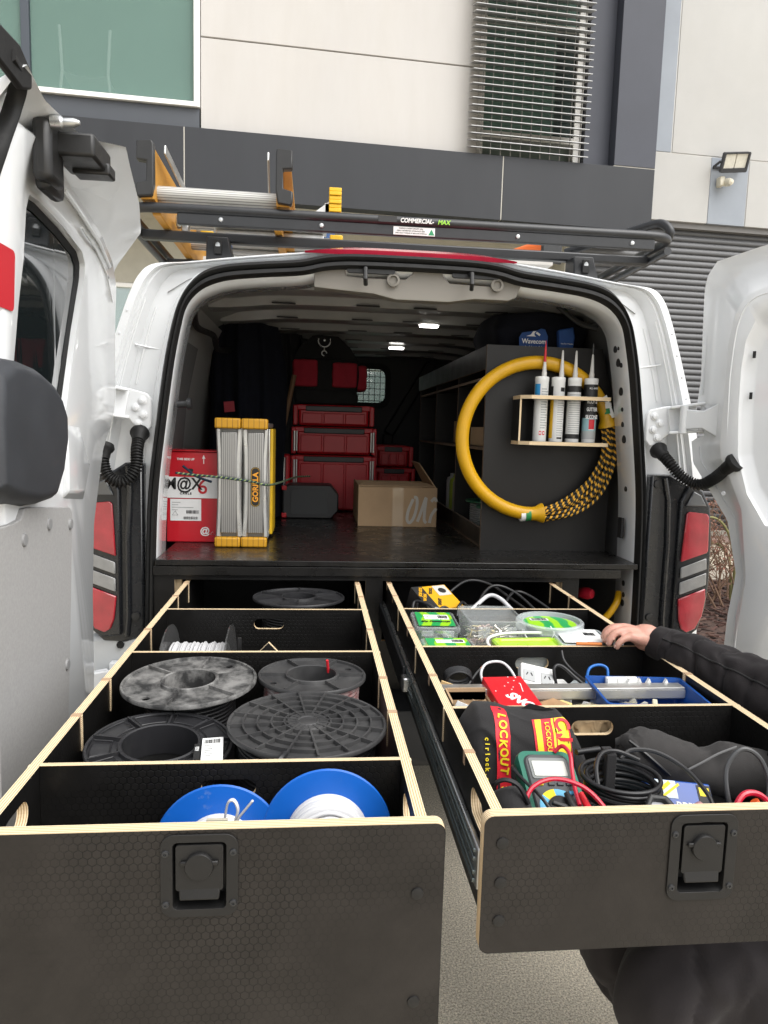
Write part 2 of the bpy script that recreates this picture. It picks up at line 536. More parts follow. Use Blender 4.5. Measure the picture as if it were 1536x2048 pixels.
# ================================================================ ground
def ground_material():
    M = bpy.data.materials.new('asphalt_concrete'); M.use_nodes = True
    t = M.node_tree; b = t.nodes['Principled BSDF']
    tc = t.nodes.new('ShaderNodeTexCoord')
    v = N(t, 'ShaderNodeTexVoronoi', Scale=260.0); t.links.new(tc.outputs['Object'], v.inputs['Vector'])
    n1 = N(t, 'ShaderNodeTexNoise', Scale=190.0, Detail=6.0, Roughness=0.8); t.links.new(tc.outputs['Object'], n1.inputs['Vector'])
    n2 = N(t, 'ShaderNodeTexNoise', Scale=2.2, Detail=6.0); t.links.new(tc.outputs['Object'], n2.inputs['Vector'])
    rp = t.nodes.new('ShaderNodeValToRGB'); cr = rp.color_ramp
    cr.elements[0].position = 0.38; cr.elements[0].color = (0.17, 0.155, 0.12, 1)
    cr.elements[1].position = 0.62; cr.elements[1].color = (0.80, 0.72, 0.58, 1)
    t.links.new(n1.outputs['Fac'], rp.inputs[0])
    mr = N(t, 'ShaderNodeMapRange'); mr.inputs[3].default_value = 0.9; mr.inputs[4].default_value = 1.3
    t.links.new(n2.outputs['Fac'], mr.inputs[0])
    mu = N(t, 'ShaderNodeMix', data_type='RGBA', blend_type='MULTIPLY'); mu.inputs[0].default_value = 1
    t.links.new(rp.outputs[0], mu.inputs[6]); t.links.new(mr.outputs[0], mu.inputs[7])
    t.links.new(mu.outputs[2], b.inputs['Base Color']); b.inputs['Roughness'].default_value = 0.9
    bp = N(t, 'ShaderNodeBump', Strength=0.5, Distance=0.003); t.links.new(v.outputs['Distance'], bp.inputs['Height'])
    t.links.new(bp.outputs[0], b.inputs['Normal'])
    return M
mb = MB(); mb.add([(-120, -120, 0), (120, -120, 0), (120, 120, 0), (-120, 120, 0)], [(0, 1, 2, 3)])
g = obj('ground', mb, ground_material(), smooth=0); g['kind'] = 'structure'

# ================================================================ office building behind the van
BLD = thing('office_building', 'pale panelled building with dark band and roller shutter behind the van', 'building', (0, 6.5, 0), rot=(0, 0, R(3.4)))
BM = Matrix.Translation((0, 6.5, 0)) @ Matrix.Rotation(R(3.4), 4, 'Z')
def bpart(name, mb, mt, parent=None, **k):
    mb.M = None
    return obj(name, mb, mt, parent or BLD, mw=BM.copy(), **k)
wall_w = mat('wall_offwhite', (0.50, 0.482, 0.462), rough=0.85, var=0.04, vscale=1.2, bump=0.05, bscale=60, dirt=(0.43, 0.405, 0.37), dirt_amt=0.5, dscale=1.3, stretch=(1, 1, .22))
wall_g = mat('wall_light_grey', (0.43, 0.425, 0.41), rough=0.88, var=0.04, vscale=1.5, bump=0.06, bscale=70, dirt=(0.42, 0.41, 0.385), dirt_amt=0.3, dscale=1.1)
strip_b = mat('wall_bluegrey', (0.27, 0.295, 0.33), rough=0.8, var=0.05, vscale=2)
band_m = mat('band_charcoal', (0.018, 0.020, 0.0245), rough=0.6, var=0.10, vscale=1.6, bump=0.03, bscale=40, stretch=(1, 1, 0.2), dirt=(0.027, 0.029, 0.034), dirt_amt=0.4, dscale=2)
pil_m = mat('pillar_slate', (0.042, 0.046, 0.061), rough=0.6, var=0.07, vscale=1.8)
slate = mat('panel_slate', (0.066, 0.073, 0.085), rough=0.55, var=0.05, vscale=2)
joint = mat('joint_sealant', (0.20, 0.18, 0.15), rough=0.9)
joint_l = mat('joint_light', (0.50, 0.48, 0.43), rough=0.9)
frame_w = mat('window_frame_white', (0.78, 0.77, 0.74), rough=0.4)
green = mat('green_glass', (0.165, 0.275, 0.235), rough=0.04, alpha=0.5, var=0.05, vscale=0.35, spec=0.6)
green2 = mat('green_glass_louvre', (0.15, 0.25, 0.215), rough=0.05, alpha=0.94, var=0.08, vscale=0.9)
dark_room = mat('room_dark', (0.16, 0.20, 0.18), rough=0.9)
soffit = mat('soffit_beige', (0.40, 0.38, 0.32), rough=0.9, var=0.05)
shut_m = mat('shutter_grey', (0.085, 0.086, 0.09), rough=0.42, var=0.06, vscale=3, spec=0.5)
# white wall panels, each its own piece, 15 mm joints
for (x0, x1, z0, z1) in ((-1.625, 1.60, 4.70, 5.700), (-1.625, 1.60, 5.714, 6.75), (-1.625, 1.60, 6.764, 7.8)):
    bpart('wall_panel', MB().box(x0, x1, 0.0, 0.15, z0, z1), wall_w, bevel=0.006)
bpart('wall_joint', MB().box(-1.62, 1.60, 0.02, 0.14, 4.72, 7.78), joint)
# upper window on the left with chairs behind
for k, (x0, x1) in enumerate(((-7.0, -3.515), (-3.42, -1.70))):
    w = bpart('window_pane', MB().box(x0, x1, 0.03, 0.042, 5.008, 7.6), green)
bpart('window_frame', MB().box(-7.0, -1.632, -0.03, 0.10, 4.950, 5.004).box(-1.70, -1.632, -0.028, 0.10, 5.006, 7.7).box(-7.0, -1.66, -0.05, -0.032, 4.944, 4.966), frame_w, bevel=0.004)
bpart('window_mullion', MB().box(-3.51, -3.425, -0.01, 0.08, 5.006, 7.7), mat('mullion_dark', (0.05, 0.06, 0.075), rough=0.5), bevel=0.004)
bpart('sill_panel', MB().box(-7.0, -1.64, 0.0, 0.12, 4.70, 4.940), slate)
bpart('room', MB().box(-7.2, -1.6, 3.2, 3.25, 4.5, 7.9).box(-7.2, -1.6, 0.2, 3.2, 4.60, 4.66).box(-7.2, -1.6, 0.2, 3.2, 7.75, 7.8).box(-1.6, -1.55, 0.16, 3.2, 4.6, 7.8), dark_room)
# dark fascia band in panels with visible joints
for (x0, x1) in ((-7.0, -1.80), (-1.786, 1.892), (1.906, 3.84)):
    bpart('fascia_panel', MB().box(x0, x1, -0.14, 0.3, 3.95, 4.688), band_m, bevel=0.004)
for x in (-1.793, 1.899):
    bpart('fascia_joint', MB().box(x - 0.0065, x + 0.0065, -0.134, 0.2, 3.96, 4.684), joint_l)
# pillar and its shaded return beside the louvre
bpart('pillar', MB().box(3.30, 3.84, -0.14, 0.6, 4.70, 7.9), pil_m, bevel=0.004)
bpart('pillar_return', MB().box(2.97, 3.296, 0.02, 0.3, 4.70, 7.9), pil_m)
bpart('pillar_joint', MB().box(3.30, 3.84, -0.132, 0.3, 4.688, 4.70), joint_l)
# louvred window
bpart('window_frame', MB().box(1.61, 1.70, 0.10, 0.2, 4.72, 7.8).box(2.86, 2.96, 0.10, 0.2, 4.72, 7.8).box(1.70, 2.86, 0.10, 0.2, 4.98, 5.06).box(1.70, 2.86, 0.10, 0.2, 6.28, 6.34), frame_w, bevel=0.003)
bpart('window_pane', MB().box(1.70, 2.60, 0.14, 0.15, 5.06, 6.28), green2)
bpart('window_pane', MB().box(2.60, 2.86, 0.145, 0.155, 5.06, 6.28), mat('dark_pane', (0.05, 0.07, 0.065), rough=0.06, alpha=0.9))
bpart('window_pane', MB().box(1.70, 2.86, 0.14, 0.15, 6.34, 7.8), green2)
bpart('spandrel_panel', MB().box(1.62, 2.96, 0.22, 0.3, 4.70, 7.9), dark_room)
louv = mat('louvre_alu', (0.36, 0.36, 0.355), rough=0.5, metal=0.1, var=0.08, vscale=3)
slat_mb = MB()
slat_mb.add([(1.475, -0.20, 0.0), (2.935, -0.20, 0.0), (2.935, -0.02, 0.060), (1.475, -0.02, 0.060), (1.475, -0.197, 0.009), (2.935, -0.197, 0.009), (2.935, -0.02, 0.069), (1.475, -0.02, 0.069)],
            [(0, 3, 2, 1), (4, 5, 6, 7), (0, 1, 5, 4), (1, 2, 6, 5), (2, 3, 7, 6), (3, 0, 4, 7)])
sm = None
for k in range(40):
    z = 4.735 + 0.0785 * k
    T = BM @ Matrix.Translation((0, 0, z))
    if sm is None:
        o = obj('louvre_slat', slat_mb, louv, BLD, smooth=0, mw=T); sm = o.data
    else:
        o = bpy.data.objects.new('louvre_slat', sm); o.matrix_basis = T; link(o, BLD)
for k in range(11):
    x = 1.62 + 0.124 * k
    bpart('louvre_bar', MB().box(x - 0.004, x + 0.004, -0.10, -0.085, 4.70, 7.9), louv)
# right hand wing: pale panels, blue-grey strips, shutter
for (x0, x1, z0, z1, mt) in ((3.845, 4.285, 5.09, 7.9, strip_b), (4.30, 9.0, 5.09, 7.9, wall_g), (3.845, 4.86, 4.24, 5.078, wall_g), (4.87, 5.41, 4.24, 5.078, strip_b), (5.42, 9.0, 4.24, 5.078, wall_g)):
    bpart('wall_panel', MB().box(x0, x1, 0.30, 0.45, z0, z1), mt, bevel=0.005)
bpart('wall_joint', MB().box(3.845, 9.0, 0.31, 0.44, 4.25, 7.88), mat('joint_pale', (0.62, 0.61, 0.58), rough=0.9))
bpart('shutter_head', MB().box(3.80, 9.0, 0.34, 0.6, 4.17, 4.238), mat('head_grey', (0.16, 0.155, 0.15), rough=0.7))
SHUT = bpart('roller_shutter', MB().box(3.2, 9.0, 0.44, 0.46, 0.12, 4.2), shut_m)
prof = [(0.0, 0.0), (-0.012, 0.008), (-0.014, 0.030), (-0.010, 0.060), (-0.002, 0.072), (0.0, 0.0785)]
sl = MB()
for (xa) in (3.2, 9.0):
    sl.v += [(xa, 0.438 + d * 1.6, z) for d, z in prof]
n = len(prof)
for i in range(n - 1): sl.f.append((i, i + n, i + n + 1, i + 1)); sl.mi.append(0)
sm = None
for k in range(51):
    T = BM @ Matrix.Translation((0, 0, 0.13 + 0.0795 * k))
    if sm is None:
        o = obj('shutter_slat', sl, shut_m, SHUT, smooth=60, mw=T, recalc=False); sm = o.data
    else:
        o = bpy.data.objects.new('shutter_slat', sm); o.matrix_basis = T; link(o, SHUT)
# ground floor glazing under the band, mostly behind the van
bpart('lower_wall', MB().box(-7, -3.3, 0.9, 1.0, 0, 4.12).box(-3.3, 3.8, 0.9, 1.0, 3.15, 4.12).box(3.0, 3.8, 0.5, 1.0, 0, 4.12), soffit)
bpart('soffit', MB().box(-7, 3.84, 0.0, 0.95, 3.942, 3.948), soffit)
bpart('window_pane', MB().box(-3.3, 3.0, 0.95, 0.96, 0.1, 3.15), green)
bpart('window_frame', MB().box(-3.3, 3.0, 0.90, 0.98, 3.10, 3.16).box(-3.34, -3.28, 0.88, 0.98, 0, 3.16).box(-1.2, -1.14, 0.92, 0.98, 0, 3.1).box(0.9, 0.96, 0.92, 0.98, 0, 3.1), frame_w)
# floodlight and sensor
fl = thing('floodlight', 'black floodlight mounted on the pale wall above the shutter', 'floodlight', BM @ Vector((5.08, 0.14, 4.93)))
T = BM @ Matrix.Translation((5.08, 0.14, 4.97)) @ Matrix.Rotation(R(28), 4, 'X') @ Matrix.Rotation(R(-6), 4, 'Y')
mb = MB(); mb.plate(rrect(-0.18, 0.18, -0.11, 0.13, 0.02), (rrect(-0.155, 0.155, -0.06, 0.11, 0.01),), 0.05)
mb.box(-0.17, 0.17, -0.10, 0.12, -0.02, 0.002)
F_ = Matrix.Rotation(R(90), 4, 'X')
obj('housing', mb, charcoal, fl, mw=T @ F_, bevel=0.004)
mb = MB(); mb.plate(rrect(-0.153, -0.006, -0.058, 0.108, 0.006), (), 0.02).plate(rrect(0.006, 0.153, -0.058, 0.108, 0.006), (), 0.02)
obj('lens', mb, mat('flood_lens', (0.70, 0.68, 0.60), rough=0.25, var=0.08, vscale=30), fl, mw=T @ F_ @ Matrix.Translation((0, 0, 0.012)))
mb = MB(); mb.bar((-0.19, 0.0, 0), (-0.19, 0.15, -0.02), 0.012, 0.03).bar((0.19, 0.0, 0), (0.19, 0.15, -0.02), 0.012, 0.03).bar((-0.19, 0.15, -0.02), (0.19, 0.15, -0.02), 0.012, 0.03)
obj('bracket', mb, plastic, fl, mw=BM @ Matrix.Translation((5.08, 0.14, 4.97)))
se = thing('motion_sensor', 'small cream motion sensor below the floodlight', 'sensor', BM @ Vector((5.0, 0.28, 4.70)))
cream = mat('cream_plastic', (0.62, 0.58, 0.47), rough=0.5)
obj('base', MB().box(4.95, 5.02, 0.20, 0.298, 4.70, 4.82), cream, se, mw=BM.copy(), bevel=0.012)
obj('eye', MB().lathe([(0.0, -0.10), (0.035, -0.09), (0.05, -0.04), (0.05, 0.03), (0.03, 0.05)], (5.05, 0.20, 4.745), (0, 1, 0.25), 16), cream, se, mw=BM.copy())

# chair standing behind the left window (pale tube frame)
def make_chair(x, label):
    c = thing('chair', label, 'chair', BM @ Vector((x, 0.22, 4.66)))
    pale = mat('pale_tube', (0.85, 0.90, 0.87), rough=0.4)
    T = BM @ Matrix.Translation((x, 0.22, 0))
    for s in (-1, 1):
        mb = MB(); mb.tube([(s * 0.27, 0.02, 5.78), (s * 0.245, 0.0, 5.30), (s * 0.31, -0.03, 4.665)], 0.016, 8)
        obj('leg', mb, pale, c, mw=T.copy())
        mb = MB(); mb.tube([(s * 0.22, 0.42, 5.20), (s * 0.26, 0.46, 4.665)], 0.014, 8)
        obj('leg', mb, pale, c, mw=T.copy())
    mb = MB()
    pts = [(-0.245, 0, 5.30), (-0.12, 0, 5.262), (0, 0, 5.250), (0.12, 0, 5.258), (0.245, 0, 5.29)]
    lo = [[(p[0], y, p[2] + dz) for p in pts] for y, dz in ((0, 0), (0.2, -0.01), (0.44, 0.0))]
    lo2 = [[(p[0], p[1], p[2] - 0.012) for p in l] for l in lo]
    mb.loft(lo, closed=False).loft(lo2, closed=False)
    obj('seat', mb, pale, c, mw=T.copy())
    obj('stretcher', MB().tube([(-0.28, -0.01, 4.95), (0.28, -0.01, 4.95)], 0.009, 6).tube([(-0.28, 0.44, 4.95), (0.28, 0.44, 4.95)], 0.009, 6), pale, c, mw=T.copy())
make_chair(-2.91, 'pale chair behind the green upper window')

# ================================================================ the van
VAN = thing('delivery_van', 'white delivery van seen from behind with both rear doors open', 'van', (0.015, 0, 0))
CX = 0.015
HP_OUT = [(.818, .44), (.820, .70), (.816, .96), (.806, 1.20), (.780, 1.42), (.755, 1.60), (.730, 1.72), (.708, 1.785), (.676, 1.835), (.632, 1.872), (.57, 1.892), (.47, 1.905), (.35, 1.917), (.27, 1.934), (.18, 1.942), (.0, 1.944)]
def portal(half, n, y):
    """full portal curve left foot -> top -> right foot, resampled"""
    pts = [(-x, z) for x, z in half] + [(x, z) for x, z in half[::-1][1:]]
    pts = [(p[0], p[1], 0) for p in pts]
    return [Vector((p.x + CX, y, p.y)) for p in resample(spline(pts, 6), n)]
def inset(half, dx, dz):
    out = []
    for i, (x, z) in enumerate(half):
        k = min(1, max(0, (z - 1.70) / 0.17))
        out.append((max(0, x - dx * (1 - 0.75 * k) if x > 0.3 else x), z - dz * k))
    return out
NP = 121
HP_IN = inset(HP_OUT, 0.026, 0.042)
HP_FL = inset(HP_OUT, 0.029, 0.058)
HP_WALL = inset(HP_OUT, 0.012, 0.03)
HP_BODY = [(1.03, .44), (1.055, .70), (1.058, .96), (1.042, 1.20), (1.000, 1.42), (.945, 1.60), (.905, 1.72), (.880, 1.79), (.850, 1.855), (.805, 1.893), (.70, 1.905), (.56, 1.925), (.40, 1.945), (.29, 1.955), (.18, 1.962), (.0, 1.965)]
def lerp_half(a, b, t): return [(p[0] + (q[0] - p[0]) * t, p[1] + (q[1] - p[1]) * t) for p, q in zip(a, b)]
def portal_raw(half, y, dz=0.0):
    h = spline([(x, z, 0) for x, z in half], 6)
    pts = [Vector((-p.x + CX, y, p.y + dz)) for p in h] + [Vector((p.x + CX, y, p.y + dz)) for p in h[::-1][1:]]
    return pts
# body shell: aperture flange, recessed D-pillar face, ridge, sides and roof
L = [portal_raw(HP_WALL, 0.19), portal_raw(HP_FL, 0.160), portal_raw(HP_FL, 0.05), portal_raw(lerp_half(HP_FL, HP_IN, 0.5), 0.035), portal_raw(HP_IN, 0.03), portal_raw(HP_OUT, 0.035),
     portal_raw(lerp_half(HP_OUT, HP_BODY, 0.10), 0.045), portal_raw(lerp_half(HP_OUT, HP_BODY, 0.17), 0.085), portal_raw(lerp_half(HP_OUT, HP_BODY, 0.56), 0.092),
     portal_raw(lerp_half(HP_OUT, HP_BODY, 0.70), 0.055), portal_raw(lerp_half(HP_OUT, HP_BODY, 0.76), 0.060), portal_raw(lerp_half(HP_OUT, HP_BODY, 0.80), 0.044), portal_raw(lerp_half(HP_OUT, HP_BODY, 0.95), 0.05),
     portal_raw(HP_BODY, 0.075), portal_raw(HP_BODY, 0.30), portal_raw(HP_BODY, 2.2), portal_raw(lerp_half(HP_BODY, [(x * 0.97, z) for x, z in HP_BODY], 1), 3.6)]
mb = MB(); mb.loft(L, closed=False)
obj('body', mb, white, VAN, smooth=50, recalc=True)
# cab: bonnet and lower body, roof, pillars and clear screen so that light comes through the bulkhead window
mb = MB(); secs = []
for (y, top, w, zb) in ((3.6, 1.22, 1.0, .44), (4.0, 1.22, 0.99, .44), (4.45, 1.20, 0.97, .42), (4.8, 1.10, 0.92, .40), (5.0, 0.85, 0.85, .40)):
    secs.append([(CX - w, y, zb), (CX - w, y, top - .12), (CX - w * 0.92, y, top - 0.03), (CX - w * 0.5, y, top), (CX + w * 0.5, y, top), (CX + w * 0.92, y, top - 0.03), (CX + w, y, top - .12), (CX + w, y, zb)])
mb.loft(secs, closed=True, cap1=True)
CAB = obj('cab', mb, white, VAN)
obj('cab_roof', MB().box(CX - .86, CX + .86, 3.58, 3.98, 1.90, 1.94), white, CAB, bevel=.02)
for s in (-1, 1): obj('cab_pillar', MB().bar((CX + s * .86, 3.96, 1.90), (CX + s * .93, 4.46, 1.20), .06, .06), white, CAB)
obj('windscreen', MB().add([(CX - .84, 3.98, 1.90), (CX + .84, 3.98, 1.90), (CX + .91, 4.47, 1.20), (CX - .91, 4.47, 1.20)], [(0, 1, 2, 3)]), mat('screen_glass', (.10, .16, .13), rough=0.03, alpha=.25), CAB)
for (x, w) in ((-.48, .25), (.48, .25)): obj('cab_seat', MB().box(CX + x - w, CX + x + w, 3.15, 3.35, .9, 1.48).box(CX + x - .13, CX + x + .13, 3.2, 3.3, 1.5, 1.66), plastic, CAB, bevel=.03)
def wheel(x, y):
    s = 1 if x > 0 else -1
    w = obj('wheel', MB().lathe([(0.19, -0.10), (0.30, -0.11), (0.335, -0.08), (0.335, 0.08), (0.30, 0.11), (0.19, 0.10)], (x, y, 0.335), (1, 0, 0), 36, closed=True), rubber, VAN)
    obj('rim', MB().lathe([(0.0, 0.05 * s), (0.07, 0.06 * s), (0.10, 0.03 * s), (0.195, 0.08 * s), (0.195, -0.08 * s)], (x, y, 0.335), (1, 0, 0), 24), zinc, w)
for x in (-0.92, 0.95):
    for y in (0.95, 4.1): wheel(x, y)
# rubber weatherstrip round the aperture
mb = MB()
A_, B_ = [], []
sec = [(0.0, 0.032), (0.0, 0.004), (0.25, -0.010), (0.45, -0.004), (0.52, 0.006), (0.60, -0.006), (0.85, -0.008), (1.0, 0.006), (1.0, 0.034)]
mb.loft([portal_raw(lerp_half(HP_OUT, HP_IN, t), y) for t, y in sec], closed=False)
obj('weatherstrip', mb, rubber, VAN, smooth=55)
# floor, bumper and step
obj('floor', MB().box(CX - .80, CX + .80, 0.02, 2.6, 0.50, 0.555), mat('van_floor', 0.03, rough=0.7), VAN)
mb = MB()
prof = [(0.02, 0.56), (-0.07, 0.55), (-0.12, 0.53), (-0.14, 0.46), (-0.13, 0.38), (-0.08, 0.33), (0.05, 0.32)]
mb.loft([[(CX + x * (1 if True else 0), y + (abs(x) / 1.02) ** 4 * 0.10, z) for y, z in prof] for x in [-1.03 + 2.06 * k / 20 for k in range(21)]], closed=False)
obj('bumper', mb, charcoal, VAN, smooth=50)
# lower corner metal below the lamps
for s in (-1, 1):
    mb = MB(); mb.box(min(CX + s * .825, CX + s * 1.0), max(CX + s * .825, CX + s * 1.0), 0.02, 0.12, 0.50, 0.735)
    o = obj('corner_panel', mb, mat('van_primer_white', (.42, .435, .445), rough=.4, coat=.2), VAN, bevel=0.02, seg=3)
    mb = MB(); mb.lathe([(0.0, 0.004), (0.009, 0.004), (0.011, 0.0), (0.012, 0.006)], (CX + s * .90, 0.012, 0.705), (0, 1, 0), 16)
    obj('drain_hole', mb, rubber, o)
    # lower hinge
    mb = MB(); mb.box(min(CX + s * .83, CX + s * .93), max(CX + s * .83, CX + s * .93), -0.008, 0.02, 0.555, 0.655)
    h = obj('lower_hinge', mb, white_in, VAN, bevel=0.006)
    obj('hinge_arm', MB().bar((CX + s * .93, -0.01, 0.60), (CX + s * 1.00, -0.06, 0.60), 0.03, 0.07), white_in, h, bevel=0.005)
    for (dx, dz) in ((.86, .635), (.885, .60), (.86, .575)):
        obj('bolt', MB().lathe([(0.016, 0), (0.016, -0.004), (0.011, -0.005), (0.011, -0.014), (0.0, -0.016)], (CX + s * dx, -0.008, dz), (0, 1, 0), 14), white_in, h)
# ---- tail lamps
lens_red = mat('lamp_red', (0.30, 0.016, 0.026), rough=0.12, coat=0.7, var=0.22, vscale=16, spec=0.6, emit=0.03, ecol=(0.8, 0.05, 0.06))
lens_grey = mat('lamp_clear', (0.22, 0.22, 0.215), rough=0.15, coat=0.6, var=0.1, vscale=30)
lens_smoke = mat('lamp_smoke', (0.10, 0.105, 0.11), rough=0.12, coat=0.6)
lamp_black = mat('lamp_housing', (0.012, 0.013, 0.015), rough=0.28, rvar=0.08, coat=0.2)
for lm in (lens_red, lens_grey):
    t_ = lm.node_tree; tc_ = t_.nodes.new('ShaderNodeTexCoord'); ck = N(t_, 'ShaderNodeTexChecker', Scale=230.0)
    t_.links.new(tc_.outputs['Object'], ck.inputs['Vector'])
    bp_n = N(t_, 'ShaderNodeBump', Strength=0.35, Distance=0.002); t_.links.new(ck.outputs['Fac'], bp_n.inputs['Height'])
    t_.links.new(bp_n.outputs[0], t_.nodes['Principled BSDF'].inputs['Normal'])
def shifted(poly, s): return [(CX + s * (x - (.033 * min(1, max(0, (x - .86) / .06)) if s < 0 else 0)), z) for x, z in poly]
FR = lambda y: frame((0, y, 0), (1, 0, 0), (0, 0, 1))   # local z = -y (towards the camera)
for s in (-1, 1):
    hous = [(.822, .735), (.822, 1.283), (.90, 1.285), (.945, 1.262), (.985, 1.245), (1.03, 1.19), (1.045, 1.10), (1.05, .93), (1.045, .84), (1.02, .755), (.985, .72), (.90, .715)]
    mb = MB(); mb.plate(shifted(hous, s), (), 0.075)
    lamp = obj('tail_lamp', mb, lamp_black, VAN, mw=FR(0.09), bevel=0.008, seg=2)
    mb = MB(); mb.plate(shifted([(.925, .74), (.925, 1.20), (.955, 1.262), (1.0, 1.235), (1.03, 1.18), (1.042, 1.08), (1.046, .93), (1.04, .84), (1.018, .762), (.985, .735)], s), (), 0.016)
    obj('lens_bezel', mb, lamp_black, lamp, mw=FR(0.0145), bevel=0.006, seg=2)
    for nm, poly, mt in (('red_lens', [(.936, .995), (.944, 1.158), (.952, 1.166), (1.016, 1.160), (1.024, 1.150), (1.030, 1.035), (1.024, 1.026)], lens_red),
                         ('clear_lens', [(.938, .938), (.938, .976), (1.026, 1.010), (1.030, .972)], lens_grey),
                         ('clear_lens', [(.938, .882), (.938, .925), (1.030, .960), (1.032, .918)], lens_grey),
                         ('red_lens', [(.944, .795), (.936, .868), (1.030, .905), (1.034, .87), (1.026, .81), (1.004, .765), (.975, .752), (.955, .765)], lens_red),
                         ('smoked_lens', [(.940, 1.185), (.963, 1.235), (.99, 1.222), (1.012, 1.185)], lens_smoke)):
        mb = MB(); mb.plate(shifted(poly, s), (), 0.007)
        o = obj(nm, mb, mt, lamp, mw=FR(-0.0025), bevel=0.004, seg=2)
    LO = .022 if s < 0 else 0
    mb = MB(); mb.tube([(CX + s * .868, 0.012, 1.275), (CX + s * (.885 - LO), 0.010, 1.20), (CX + s * (.893 - LO), 0.010, 1.05), (CX + s * (.893 - LO), 0.010, .80), (CX + s * (.90 - LO), 0.012, .735)], 0.009, 8)
    obj('housing_rib', mb, lamp_black, lamp)
    obj('housing_screw', MB().lathe([(0.014, 0), (0.013, -0.005), (0.0, -0.006)], (CX + s * .845, 0.013, 1.255), (0, 1, 0), 14), plastic, lamp)
    obj('housing_screw', MB().lathe([(0.014, 0), (0.013, -0.005), (0.0, -0.006)], (CX + s * .85, 0.013, .80), (0, 1, 0), 14), plastic, lamp)
    # ---- upper hinge on the body
    hz = 1.46
    pl = [(.800, 1.40), (.80, 1.485), (.812, 1.50), (.86, 1.512), (.94, 1.52), (.94, 1.435), (.88, 1.42), (.845, 1.385), (.815, 1.38)]
    mb = MB(); mb.plate(shifted(pl, s), (), 0.014)
    h = obj('upper_hinge', mb, white, VAN, mw=FR(0.045), bevel=0.004, seg=2)
    mb = MB()
    mb.bar((CX + s * .865, 0.005, 1.507), (CX + s * .96, -0.035, 1.523), 0.05, 0.010)
    mb.bar((CX + s * .865, 0.005, 1.425), (CX + s * .96, -0.035, 1.435), 0.05, 0.010)
    mb.bar((CX + s * .87, 0.02, 1.466), (CX + s * .955, -0.005, 1.479), 0.008, 0.084)
    obj('hinge_arm', mb, white, h, bevel=0.003)
    mb = MB(); mb.tube([(CX + s * .962, -0.035, 1.425), (CX + s * .962, -0.035, 1.53)], 0.014, 12)
    obj('hinge_pin', mb, white, h)
    for (dx, dz) in ((.826, 1.478), (.846, 1.456), (.824, 1.434), (.84, 1.408)):
        obj('bolt', MB().lathe([(0.0135, 0), (0.0135, -0.003), (0.009, -0.004), (0.009, -0.010), (0.0, -0.012)], (CX + s * dx, 0.031, dz), (0, 1, 0), 14), white, h)
# ---- pressed beads and seams on the recessed corner pillars
def half_x(h, z):
    for a, b in zip(h, h[1:]):
        if a[1] <= z <= b[1]: return a[0] + (b[0] - a[0]) * (z - a[1]) / (b[1] - a[1])
    return h[-1][0]
def pil(s, z, t, y=.088): return (CX + s * (half_x(HP_OUT, z) + (half_x(HP_BODY, z) - half_x(HP_OUT, z)) * t), y, z)
for s in (-1, 1):
    obj('pillar_bead', MB().tube([pil(s, 1.640, .20), pil(s, 1.645, .40), pil(s, 1.652, .62, .075)], .0028, 8), white, VAN)
    obj('pillar_bead', MB().tube([pil(s, z / 100, .66, .062) for z in range(131, 182, 6)], .003, 8), white, VAN)
    obj('pillar_bead', MB().tube([pil(s, z / 100, .47, .090) for z in range(153, 180, 6)], .004, 8), white, VAN)
    for z in (1.40, 1.47, 1.54, 1.61, 1.68, 1.75): obj('weld_spot', MB().lathe([(0, -.0015), (.003, -.001), (.004, .001)], pil(s, z, .885, .046), (0, 1, 0), 8), white_in, VAN)
# ---- beige header trim with striker hooks
beige = mat('beige_trim', (0.20, 0.185, 0.16), rough=0.6, bump=0.05, bscale=500)
hd = [(-.305, 1.842), (-.305, 1.905), (-.298, 1.914), (-.222, 1.922), (-.214, 1.915), (-.205, 1.880), (-.14, 1.876), (-.02, 1.878), (.0, 1.895), (.012, 1.925), (.02, 1.931), (.085, 1.930), (.092, 1.924), (.098, 1.893), (.12, 1.872), (.28, 1.868), (.305, 1.905), (.315, 1.912), (.352, 1.902), (.356, 1.892), (.335, 1.838), (.31, 1.828), (.20, 1.828), (.12, 1.815), (-.05, 1.815), (-.12, 1.83), (-.22, 1.836)]
mb = MB(); mb.plate([(x + CX, z) for x, z in hd], (), 0.05)
HT = obj('header_trim', mb, beige, VAN, mw=FR(0.075), bevel=0.008, seg=3)
for x in (-.12, .21):
    k = obj('striker', MB().plate(rrect(x - .07, x + .08, 1.888, 1.915, 0.008), (), 0.012), plastic, HT, mw=FR(0.022), bevel=0.003)
    obj('hook', MB().tube([(x - .015, 0.01, 1.90), (x - .015, -0.022, 1.895), (x - .015, -0.026, 1.865), (x - .012, -0.008, 1.85)], 0.007, 8), plastic, k)
    obj('boss', MB().lathe([(0.020, 0.0), (0.020, -0.012), (0.013, -0.014), (0.011, -0.006), (0.0, -0.006)], (x + .075, 0.024, 1.872), (0, 1, 0), 18), beige, HT)
# ---- red lamp strip on top of the rear header
red_gloss = mat('red_gloss', (0.50, 0.018, 0.05), rough=0.15, coat=0.6, var=0.08, vscale=20)
mb = MB()
def strip(x):
    e = max(0, 1 - (x / .335) ** 4)
    return [(CX + x, 0.035, 1.946), (CX + x, 0.028, 1.950 + .012 * e), (CX + x, 0.06, 1.954 + .022 * e), (CX + x, 0.14, 1.955 + .022 * e), (CX + x, 0.16, 1.945)]
mb.loft([strip(-.335 + .67 * k / 30) for k in range(31)], closed=False)
obj('brake_light', mb, red_gloss, VAN, smooth=60)
